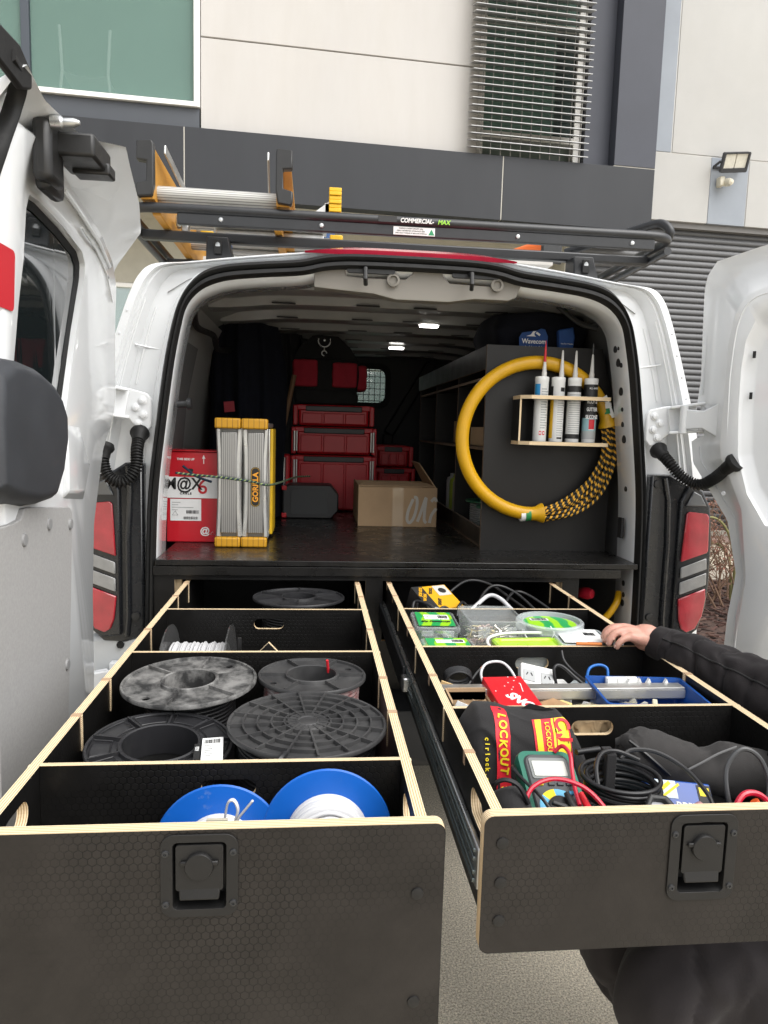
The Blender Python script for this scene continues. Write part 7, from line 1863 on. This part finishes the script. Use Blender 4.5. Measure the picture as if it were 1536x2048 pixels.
tag(obj('coil_base', MB().box(.155, .255, -1.30, -1.19, RZ, .806), mat('pack_grey', (.30, .42, .50), rough=.4), bevel=.004), 'pale blue packet under the coil of black cable', 'packet')
tag(obj('test_pen', MB().tube([(.160, -1.165, .888), (.205, -1.150, .886)], .005, 10), cable_b), 'black test pen lying between the lockout bag and coil', 'pen')
# grey neoprene case
neo = mat('neoprene_grey', (.024, .022, .021), rough=.85, var=.10, vscale=30, bump=.15, bscale=900, sheen=.06)
NC = thing('neoprene_case', 'long dark grey neoprene case with zip at the back right', 'case', (.39, -1.12, RZ))
mb = MB(); secs = []
for k in range(49):
    u = k / 48; x = .262 + .240 * u
    zc = .872 - .030 * u + .006 * math.sin(u * 9); rz = .046 * (math.sin(math.pi * min(1, .10 + u * 1.2)) ** .35 if u < .08 else 1) * (1 - .12 * math.exp(-((u - .58) / .08) ** 2)); ry = .040
    secs.append([(x + .004 * math.sin(a), -1.118 - .035 * u + ry * math.cos(R(a)) * (.6 if k in (0,) else 1), zc - .012 + rz * math.sin(R(a)) * (.6 if k == 0 else 1) + .006 * noise3((u * 6, a * .012, 2)) + .003 * noise3((u * 16, a * .03, 5))) for a in range(0, 360, 15)])
mb.loft(secs, cap0=True, cap1=True); obj('case_body', mb, neo, NC, smooth=80)
obj('zip', MB().tube(spline([(.262, -1.14, .895), (.280, -1.158, .883), (.302, -1.166, .865), (.325, -1.166, .845)], 8), .003, 6), cable_b, NC)
obj('seam', MB().tube(spline([(.44, -1.165, .893), (.405, -1.172, .885), (.375, -1.176, .872), (.345, -1.178, .858)], 8), .002, 6), mat('seam_grey', (.12, .12, .12), rough=.8), NC)
tag(obj('case_rest', MB().box(.275, .50, -1.165, -1.075, RZ, .818), plastic, bevel=.004), 'black plastic box under the neoprene case', 'box')
# printed battery packet, tray, bag, tape and leads along the front edge
BP = thing('printed_packet', 'blue and yellow printed packet below the neoprene case', 'packet', (.31, -1.215, RZ))
T = frame((.322, -1.212, .822), (1, -.06, -.10), (0, .75, .66))
obj('packet_body', MB().box(-.055, .055, -.04, .035, -.02, .004), mat('print_blue', (.008, .06, .30), rough=.3), BP, mw=T.copy(), bevel=.003)
obj('packet_print', MB().box(-.05, -.005, .004, .033, .0041, .0047), mat('print_pale', (.55, .62, .66), rough=.4), BP, mw=T.copy())
obj('packet_print', MB().bar((-.045, .006, .005), (-.015, .030, .005), .006, .0006).bar((-.03, .006, .005), (.0, .028, .005), .004, .0006), yelt, BP, mw=T.copy())
text('packet_text', 'DDBBU', .017, T @ Matrix.Translation((.012, -.008, .0046)), paper, BP, bold=.0005, sx=.8)
obj('packet_print', MB().box(.030, .053, -.03, .03, .0041, .0048), ink, BP, mw=T.copy()); obj('packet_print', MB().box(.033, .050, .012, .026, .0049, .0054), yelt, BP, mw=T.copy())
FT = thing('black_tray', 'black framed grey tray in front of the cable coil', 'tray', (.20, -1.33, RZ))
T = frame((.208, -1.337, .866), (.97, .08, .02), (-.05, .85, .50))
mb = MB(); mb.plate([(-.055, -.04), (.060, -.04), (.035, .030), (.010, .036)], ([(-.038, -.034), (.047, -.034), (.028, .024), (.012, .027)],), .012); obj('tray_frame', mb, plastic, FT, mw=T.copy(), bevel=.003)
mb = MB(); mb.plate([(-.038, -.036), (.048, -.036), (.030, .025), (.010, .028)], (), .003); obj('tray_floor', mb, mat('tray_grey', (.36, .37, .39), rough=.45), FT, mw=T.copy())
obj('tray_support', MB().box(.165, .245, -1.375, -1.31, RZ, .838), plastic, FT)
tag(soft_box('red_plastic_bag', .255, .315, -1.375, -1.31, .79, .882, mat('bag_pink', (.55, .16, .17), rough=.25, alpha=.75, c2=(.50, .42, .40), vscale=25), None, seed=51, amp=.007, puff=.25), 'crumpled clear bag with red print at the front edge', 'plastic bag')
tag(obj('sanding_block', MB().box(.300, .332, -1.370, -1.335, RZ, .880), mat('block_beige', (.40, .35, .26), rough=.8), bevel=.003), 'small beige block at the front edge of the drawer', 'block')
tag(soft_box('white_tissue', .322, .368, -1.36, -1.31, .80, .872, mat('tissue', (.62, .62, .61), rough=.8), None, seed=55, amp=.008, puff=.2), 'crumpled white bag beside the beige block', 'bag')
RL = thing('test_leads', 'tangle of red and grey test leads at the front right', 'cable', (.375, -1.31, RZ))
obj('grey_lead', MB().tube(spline([(.345, -1.33, .85), (.335, -1.315, .885), (.338, -1.30, .925), (.362, -1.295, .951), (.388, -1.30, .940), (.400, -1.31, .905), (.388, -1.325, .872), (.372, -1.34, .85)], 8), .0036, 8), mat('lead_grey', (.05, .052, .054), rough=.4), RL)
obj('red_lead', MB().tube(spline([(.335, -1.345, .845), (.334, -1.335, .875), (.352, -1.325, .896), (.378, -1.325, .894), (.395, -1.335, .872), (.398, -1.345, .845)], 8), .0046, 8), red_lead, RL)
obj('red_lead', MB().tube(spline([(.345, -1.34, .885), (.358, -1.345, .878), (.375, -1.35, .862), (.384, -1.352, .845)], 8), .0046, 8), red_lead, RL)
obj('grey_lead', MB().tube(spline([(.330, -1.35, .84), (.334, -1.352, .875), (.345, -1.35, .890), (.356, -1.35, .876), (.364, -1.352, .845)], 8), .0036, 8), MATS['lead_grey'], RL)
obj('orange_probe', MB().tube([(.362, -1.335, .892), (.378, -1.345, .864)], .0062, 10), mat('probe_orange', (.65, .10, .02), rough=.4), RL)

# more small parts filling the middle and rear bays
rnd = random.Random(77)
LP_ = thing('loose_packets', 'scatter of small white and tan packets behind the aluminium rail', 'packets', (.25, -.76, RZ))
for k in range(26):
    x, y = rnd.uniform(-.01, .49), rnd.uniform(-.845, -.70)
    obj('packet', MB().cbox((x, y, rnd.uniform(.800, .852)), (rnd.uniform(.025, .05), rnd.uniform(.02, .035), rnd.uniform(.006, .016)), Matrix.Rotation(rnd.random() * 3.1, 3, 'Z') @ Matrix.Rotation(rnd.uniform(-.5, .5), 3, 'X')), rnd.choice((paper, kraft, clear_f, gry, white_plastic, mat('conn_yellow', (.62, .52, .20)))), LP_, bevel=.002)
obj('packet_base', MB().box(-.015, .49, -.85, -.695, RZ, .80), plastic, LP_)
for i, (x, y, a, lb) in enumerate(((.195, -1.005, 20, 'tan paper wad nearest the red box'), (.235, -1.01, -30, 'tan paper wad in the middle of the bay'), (.285, -1.0, 50, 'tan paper wad beside the blue tray'))):
    o = soft_box('paper_wad', x - .026, x + .026, y - .018, y + .022, .82, .884, mat('tan_paper', (.42, .30, .17), rough=.85, var=.2, vscale=40), None, seed=90 + i, amp=.010, puff=.3); tag(o, lb, 'paper')

from mathutils.noise import noise as NZ

# ================================================================ person squatting at the right, reaching into the drawer
PE = thing('person', 'person in a dark jacket squatting at right with one hand on the drawer divider', 'person', (.80, -1.16, 0))
skin_m = mat('skin', (.50, .275, .205), rough=.48, vscale=45, c2=(.58, .30, .235), bump=.16, bscale=170)
skin_m.node_tree.nodes['Principled BSDF'].inputs['Subsurface Weight'].default_value = .15
skin_m.node_tree.nodes['Principled BSDF'].inputs['Subsurface Radius'].default_value = (.02, .008, .005)
bm_ = MB()
def limb(pts, rr, seg=14):
    n_ = len(pts); P_ = spline(pts, 5); r_ = []
    for i in range(len(P_)):
        t = i / 5; a = min(int(t), n_ - 2); r_.append(rr[a] + (rr[a + 1] - rr[a]) * (t - a))
    bm_.tube(P_, r_, seg)
    for p, q in ((P_[0], r_[0]), (P_[-1], r_[-1])):
        bm_.lathe([(0, -q * .96), (q * .55, -q * .82), (q * .88, -q * .45), (q * .98, 0), (q * .88, q * .45), (q * .55, q * .82), (0, q * .96)], p, Z_, 12)
# reaching (left) hand: wrist, palm, four fingers over the divider, thumb alongside
Wr = Vector((.528, -.704, .934))
limb([(.72, -1.09, .872), (.60, -.86, .908), tuple(Wr)], [.044, .036, .029])
limb([tuple(Wr), (.503, -.692, .942)], [.029, .033])
kn = [Vector((.462, -.652, .953)), Vector((.457, -.672, .959)), Vector((.456, -.692, .957)), Vector((.461, -.711, .948))]   # index .. little knuckle
for k_, K in enumerate(kn):
    limb([tuple(Wr.lerp(K, .25) + Vector((0, (K.y + .70) * .3, 0))), tuple(Wr.lerp(K, .65)), tuple(K)], [.019, .0165, .0125], 12)
tips = [[(.440, -.650, .9535), (.424, -.651, .943), (.417, -.653, .930)], [(.431, -.672, .957), (.415, -.673, .943), (.411, -.676, .929)], [(.430, -.693, .953), (.416, -.694, .939), (.413, -.695, .927)], [(.440, -.713, .944), (.428, -.713, .933), (.425, -.713, .924)]]
for k_, K in enumerate(kn):
    rr = ([.0112, .0096, .0092, .0078], [.0115, .0100, .0094, .0080], [.0110, .0096, .0090, .0076], [.0098, .0084, .0078, .0068])[k_]
    limb([tuple(K)] + tips[k_], rr, 12)
limb([(.512, -.668, .938), (.488, -.640, .936), (.466, -.630, .932), (.447, -.632, .927)], [.016, .0135, .0108, .0085], 12)
# rest of the body, inside the clothes
limb([(.72, -1.09, .872), (.80, -1.20, .98), (.84, -1.25, 1.06)], [.044, .05, .055])
limb([(.90, -1.16, .36), (.90, -1.18, .62), (.87, -1.20, .88), (.86, -1.20, 1.02)], [.14, .125, .135, .085])
limb([(.84, -1.25, 1.05), (.84, -1.12, 1.05), (.86, -1.02, 1.02)], [.06, .075, .06])
limb([(.86, -1.02, 1.02), (.88, -.98, .80), (.74, -1.0, .66), (.70, -1.02, .64)], [.055, .045, .036, .032])
limb([(.70, -1.02, .64), (.66, -1.04, .62)], [.032, .026])
limb([(.86, -1.17, 1.02), (.83, -1.17, 1.14)], [.058, .055])
limb([(.83, -1.17, 1.16), (.80, -1.17, 1.235), (.80, -1.17, 1.29)], [.072, .092, .082])
limb([(.725, -1.17, 1.215), (.705, -1.17, 1.195)], [.014, .013], 10)
for y in (-1.262, -1.078): limb([(.815, y, 1.20), (.818, y, 1.235)], [.012, .014], 10)
for (hy, ky, fy) in ((-1.24, -1.20, -1.22), (-1.08, -1.03, -1.06)):
    limb([(.90, hy, .34), (.60, (hy + ky) / 2, .46), (.385, ky, .470)], [.085, .060, .045])
    limb([(.385, ky, .470), (.48, (ky + fy) / 2, .30), (.60, fy, .10)], [.045, .042, .034])
    limb([(.60, fy, .085), (.50, fy, .05)], [.042, .035])
bo = obj('body', bm_, skin_m, PE, smooth=80, recalc=True)
rm = bo.modifiers.new('union', 'REMESH'); rm.mode = 'VOXEL'; rm.voxel_size = .0036; rm.use_smooth_shade = True
sm2 = bo.modifiers.new('smooth', 'SMOOTH'); sm2.factor = .5; sm2.iterations = 5
# finger nails
for tp in tips:
    p = Vector(tp[2]); d = (Vector(tp[2]) - Vector(tp[1])).normalized()
    nrm = Vector((-.75, 0, .65)) - d * d.dot(Vector((-.75, 0, .65))); nrm.normalize()
    mb = MB(); mb.M = frame(p + nrm * .0062 - d * .001, d.cross(nrm), d); mb.lathe([(0, .0012), (.0032, .0009), (.0044, 0)], (0, 0, 0), Z_, 12)
    obj('finger_nail', mb, mat('nail', (.58, .38, .32), rough=.35), PE)
# ---- jacket: sleeve with folds, torso, collar
jacket = mat('jacket_fabric', (.0115, .0092, .0100), rough=.85, spec=.3, var=.10, vscale=18, bump=.10, bscale=350, sheen=.06)
def cloth_tube(pts, rr, amp, freq, seed, n=90, seg=56, flat=1.0, cap=False, inner=0):
    P_ = resample(spline(pts, 10), n); rnd = random.Random(seed); ph = [rnd.random() * 6.28 for _ in range(8)]
    m_ = len(pts) - 1; loops = []; prev = None
    # arc-length parameter of control points
    cum = [0]
    for a, b in zip(pts, pts[1:]): cum.append(cum[-1] + (Vector(b) - Vector(a)).length)
    for i, p in enumerate(P_):
        s_ = cum[-1] * i / (n - 1); j = 0
        while j < m_ - 1 and cum[j + 1] < s_: j += 1
        f = (s_ - cum[j]) / max(1e-6, cum[j + 1] - cum[j]); rad = rr[j] + (rr[j + 1] - rr[j]) * f
        am = amp[j] + (amp[j + 1] - amp[j]) * f
        t = (P_[min(i + 1, n - 1)] - P_[max(i - 1, 0)]).normalized()
        if prev is None: nr = (Vector((0, 0, 1)) - t * t.z).normalized()
        else: nr = (prev - t * prev.dot(t)).normalized()
        prev = nr; bi = t.cross(nr); lp = []
        for k in range(seg):
            a = 2 * math.pi * k / seg
            ca, sa = math.cos(a), math.sin(a)
            o1 = s_ * freq + 1.1 * math.sin(a + ph[0]) + 3.0 * NZ(Vector((s_ * 9 + ph[1], ca * 1.2, sa * 1.2)))
            rid = 1 - abs(math.sin(o1 * .5))
            gate = max(0, .5 + .9 * NZ(Vector((s_ * 7 + ph[2], ca * .9 + 3, sa * .9))))
            big = NZ(Vector((s_ * 14 + ph[3], ca * 1.6, sa * 1.6 + 5)))
            fine = NZ(Vector((s_ * 38 + ph[4], ca * 2.6 + s_ * 8, sa * 2.6)))
            q = rad + am * (-1.5 * rid ** 3 * gate + .9 * big + .45 * fine)
            lp.append(p + (nr * math.cos(a) * flat + bi * math.sin(a)) * q)
        loops.append(lp)
    return loops
slv = cloth_tube([(.522, -.700, .935), (.535, -.722, .930), (.562, -.775, .922), (.605, -.860, .905), (.660, -.965, .888), (.715, -1.08, .880), (.78, -1.18, .96), (.84, -1.25, 1.05)],
                 [.038, .043, .055, .065, .071, .075, .080, .088], [.0012, .003, .009, .011, .012, .012, .011, .008], 95, 4, n=190)
c0 = [Vector(p) for p in slv[0]]; cc = sum(c0, Vector()) / len(c0)
mb = MB(); mb.loft([[cc + (p - cc) * .80 + Vector((.02, -.03, -.004)) for p in c0], [cc + (p - cc) * .86 for p in c0]] + slv)
JK = obj('jacket_sleeve', mb, jacket, PE, smooth=80)
ci = 11
_m = slv[60]; _c = sum(_m, Vector()) / len(_m); _d = Vector((-.55, -.62, .55))
SEAM = max(range(len(_m)), key=lambda k: (_m[k] - _c).normalized().dot(_d))
obj('cuff_seam', MB().tube(slv[ci] + [slv[ci][0]], .0011, 6), mat('seam_dark', .008, rough=.8), JK)
obj('sleeve_seam', MB().tube([l[SEAM] + (l[SEAM] - sum(l, Vector()) / len(l)).normalized() * .0005 for l in slv[ci:130:2]], .0022, 6), MATS['seam_dark'], JK)
trs = cloth_tube([(.92, -1.16, .28), (.92, -1.17, .42), (.91, -1.18, .62), (.875, -1.20, .85), (.865, -1.19, .99), (.855, -1.18, 1.07)], [.20, .205, .185, .20, .165, .085], [.008, .01, .012, .012, .01, .004], 30, 7, n=90, flat=.95)
mb = MB(); mb.loft(trs); obj('jacket_body', mb, jacket, PE, smooth=80)
s2 = cloth_tube([(.86, -1.02, 1.03), (.885, -.975, .90), (.88, -.98, .80), (.80, -.99, .70), (.70, -1.02, .64)], [.085, .07, .066, .055, .042], [.006, .008, .009, .008, .004], 50, 9, n=80)
mb = MB(); mb.loft(s2); obj('jacket_sleeve', mb, jacket, PE, smooth=80)
# ---- trousers
trou = mat('trouser_fabric', (.0165, .0138, .0148), rough=.86, spec=.3, var=.12, vscale=14, bump=.12, bscale=300, sheen=.05)
for k_, (hy, ky, fy) in enumerate(((-1.245, -1.20, -1.22), (-1.075, -1.02, -1.06))):
    lg = cloth_tube([(.95, hy, .36), (.78, hy, .44), (.55, (hy + ky) / 2, .50), (.43, ky, .515), (.345, ky, .500), (.325, ky, .455), (.37, ky, .37), (.49, (ky + fy) / 2, .25), (.60, fy, .12)], [.15, .135, .115, .096, .082, .080, .088, .085, .075], [.008, .012, .013, .012, .009, .010, .014, .014, .010], 60, 21 + k_, n=190)
    mb = MB(); mb.loft(lg, cap0=True); T_ = obj('trouser_leg', mb, trou, PE, smooth=80)
    bt_ = MB(); bt_.loft([[(x, fy + y * w, z) for (y, w2) in ((-1, 0),) for x, z in ()] for w in ()] or [[(.66, fy - .045, .0), (.66, fy + .045, .0), (.66, fy + .04, .10), (.66, fy - .04, .10)], [(.56, fy - .05, .0), (.56, fy + .05, .0), (.56, fy + .04, .12), (.56, fy - .04, .12)], [(.46, fy - .05, .0), (.46, fy + .05, .0), (.46, fy + .04, .07), (.46, fy - .04, .07)], [(.39, fy - .03, .0), (.39, fy + .03, .0), (.39, fy + .025, .04), (.39, fy - .025, .04)]], cap0=True, cap1=True)
    obj('boot', bt_, mat('boot_leather', .02, rough=.5), PE, bevel=.012, seg=3)
mb = MB(); mb.lathe([(.0, .105), (.05, .098), (.085, .06), (.097, .01), (.092, -.04), (.06, -.05)], (.812, -1.17, 1.255), (.12, 0, 1), 26)
obj('hair', mb, mat('hair_brown', (.03, .018, .010), rough=.6, bump=.4, bscale=120), PE, smooth=70)

# ================================================================ planting strip, paving and parked car at the right
mulch = mat('mulch_bark', (.055, .030, .022), rough=.95, var=.5, vscale=30, bump=.6, bscale=60)
BED = obj('garden_bed', MB().box(1.55, 5.2, 1.6, 4.30, -.02, .03), mulch); BED['kind'] = 'structure'
rnd = random.Random(17); mb = MB()
for k in range(2600):
    x, y = rnd.uniform(1.6, 4.6), rnd.uniform(1.65, 4.25)
    mb.cbox((x, y, .032 + rnd.random() * .012), (rnd.uniform(.03, .09), rnd.uniform(.010, .022), .010), Matrix.Rotation(rnd.random() * 6.3, 3, 'Z') @ Matrix.Rotation(rnd.uniform(-.3, .3), 3, 'Y'), mi=rnd.randrange(3))
ch = obj('bark_chips', mb, [mat('bark_a', (.075, .036, .028), rough=.9), mat('bark_b', (.11, .06, .045), rough=.9), mat('bark_c', (.035, .020, .016), rough=.9)], smooth=0, recalc=False); ch['kind'] = 'stuff'; ch['label'] = 'reddish brown bark chips covering the garden bed'; ch['category'] = 'bark'
conc = mat('paving_concrete', (.42, .375, .29), rough=.9, var=.08, vscale=4, bump=.08, bscale=80)
kerb_m = mat('kerb_pale', (.50, .46, .38), rough=.85, var=.06, vscale=6)
K_ = obj('kerb', MB().box(1.5, 5.6, 4.30, 4.42, 0, .13).box(1.42, 1.55, 1.5, 4.42, 0, .12).box(1.5, 5.6, 1.48, 1.6, 0, .12), kerb_m, bevel=.012); K_['kind'] = 'structure'
for k in range(6):
    o = obj('paving_slab' if k else 'paving', MB().box(1.6 + 1.0 * k, 2.59 + 1.0 * k, 4.425, 6.25, 0, .10), conc, bevel=.006)
    o['kind'] = 'structure'; o.name = 'pavement'
gr_ = obj('gravel_strip', MB().box(1.6, 7.6, 6.26, 6.75, 0, .11), mat('gravel_pink', (.34, .24, .20), rough=.95, var=.35, vscale=60, bump=.5, bscale=90)); gr_['kind'] = 'structure'
# dry shrub
SH = thing('dry_shrub', 'dry reddish shrub with thin bare stems behind the tail lamp', 'shrub', (3.05, 3.30, .03))
stem_m = mat('stem_brown', (.16, .095, .06), rough=.85); stem_g = mat('stem_olive', (.20, .19, .075), rough=.8)
lf = MB(); sg = MB(); rnd = random.Random(23)
def twig(p, d, L, r, depth):
    pts = [p]; q = p
    for k in range(4):
        d = (d + Vector((rnd.uniform(-.3, .3), rnd.uniform(-.3, .3), rnd.uniform(-.22, .2)))).normalized(); q = q + d * L / 4; pts.append(q)
    sg.tube(pts, [r, r * .85, r * .7, r * .55, r * .4], 5)
    if depth:
        for k in range(4): twig(pts[rnd.randrange(1, 5)], (d + Vector((rnd.uniform(-1, 1), rnd.uniform(-1, 1), rnd.uniform(-.6, .7)))).normalized(), L * .6, r * .55, depth - 1)
    if depth < 2:
        for k in range(7):
            c = pts[rnd.randrange(1, 5)] + Vector((rnd.uniform(-.03, .03), rnd.uniform(-.03, .03), rnd.uniform(-.03, .03))); s_ = rnd.uniform(.008, .018)
            a = Vector((rnd.uniform(-1, 1), rnd.uniform(-1, 1), rnd.uniform(-1, 1))).normalized(); b = a.orthogonal().normalized()
            lf.add([c - a * s_, c + b * s_ * .5, c + a * s_, c - b * s_ * .5], [(0, 1, 2, 3)])
for k in range(13):
    twig(Vector((3.05 + rnd.uniform(-.25, .35), 3.30 + rnd.uniform(-.2, .3), .03)), Vector((rnd.uniform(-.5, .5), rnd.uniform(-.4, .4), 1)).normalized(), rnd.uniform(.55, .95), .009, 2)
obj('stems', sg, stem_m, SH, smooth=60, recalc=False)
obj('dry_leaves', lf, mat('leaf_dry', (.17, .075, .05), rough=.9, var=.3, vscale=10), SH, smooth=0, recalc=False)['kind'] = 'stuff'
for k, pts in enumerate(([(3.25, 3.3, .03), (3.2, 3.25, .45), (3.05, 3.2, .72), (2.85, 3.15, .78), (2.6, 3.1, .66)], [(3.3, 3.4, .03), (3.22, 3.35, .4), (3.05, 3.3, .55), (2.9, 3.3, .48)])):
    obj('branch', MB().tube(spline(pts, 6), [.014 - .008 * i / 24 for i in range(len(spline(pts, 6)))], 7), stem_g, SH)
po = tag(obj('garden_post', MB().tube([(3.02, 2.78, .0), (3.03, 2.78, .42)], .05, 12), mat('post_olive', (.14, .13, .07), rough=.9, var=.2, vscale=20)), 'short weathered timber post in the bark garden bed', 'post')
# parked dark car
CA = thing('parked_car', 'dark parked car with red tail lamp seen past the right door', 'car', (6.2, 5.6, .10))
cpaint = mat('car_black', (.012, .013, .015), rough=.2, coat=.8)
T = Matrix.Translation((5.62, 5.75, .11)) @ Matrix.Rotation(R(8), 4, 'Z')
secs = [[(x, -.86, .28 if x > .05 else .42), (x, -.90, .55), (x, -.88, .82), (x, -.70 if zt > 1.1 else -.80, zt), (x, .70 if zt > 1.1 else .80, zt), (x, .88, .82), (x, .90, .55), (x, .86, .28 if x > .05 else .42)] for x, zt in ((-.02, .88), (.08, .98), (.35, 1.40), (1.2, 1.46), (2.2, 1.40), (2.9, .98), (3.9, .88), (4.1, .72))]
mb = MB(); mb.loft(secs, cap0=True, cap1=True); obj('body', mb, cpaint, CA, mw=T.copy(), smooth=45)
obj('bumper', MB().box(-.10, .25, -.88, .88, .25, .48), mat('car_bumper', (.42, .40, .37), rough=.5), CA, mw=T.copy(), bevel=.05, seg=3)
for y in (-.72, .72):
    obj('tail_lamp', MB().box(-.06, .08, y - .15, y + .15, .64, .74), lens_red, CA, mw=T.copy(), bevel=.015)
    obj('indicator', MB().box(-.05, .06, y - .08, y + .08, .77, .83), mat('lamp_amber', (.75, .22, .01), rough=.2), CA, mw=T.copy(), bevel=.01)
obj('rear_window', MB().add([(.10, -.62, 1.0), (.10, .62, 1.0), (.345, .55, 1.37), (.345, -.55, 1.37)], [(0, 1, 2, 3)]), mat('car_glass', .01, rough=.05), CA, mw=T.copy(), smooth=0)
for x in (.75, 3.2):
    for y in (-.80, .80):
        w = obj('wheel', MB().lathe([(.18, -.09), (.29, -.10), (.31, -.07), (.31, .07), (.29, .10), (.18, .09)], (x, y, .205), Y_, 30, closed=True), rubber, CA, mw=T.copy())
        obj('rim', MB().lathe([(0, -.06), (.10, -.05), (.185, -.07), (.185, .07), (0, .06)], (x, y, .205), Y_, 20), zinc, w, mw=T.copy())
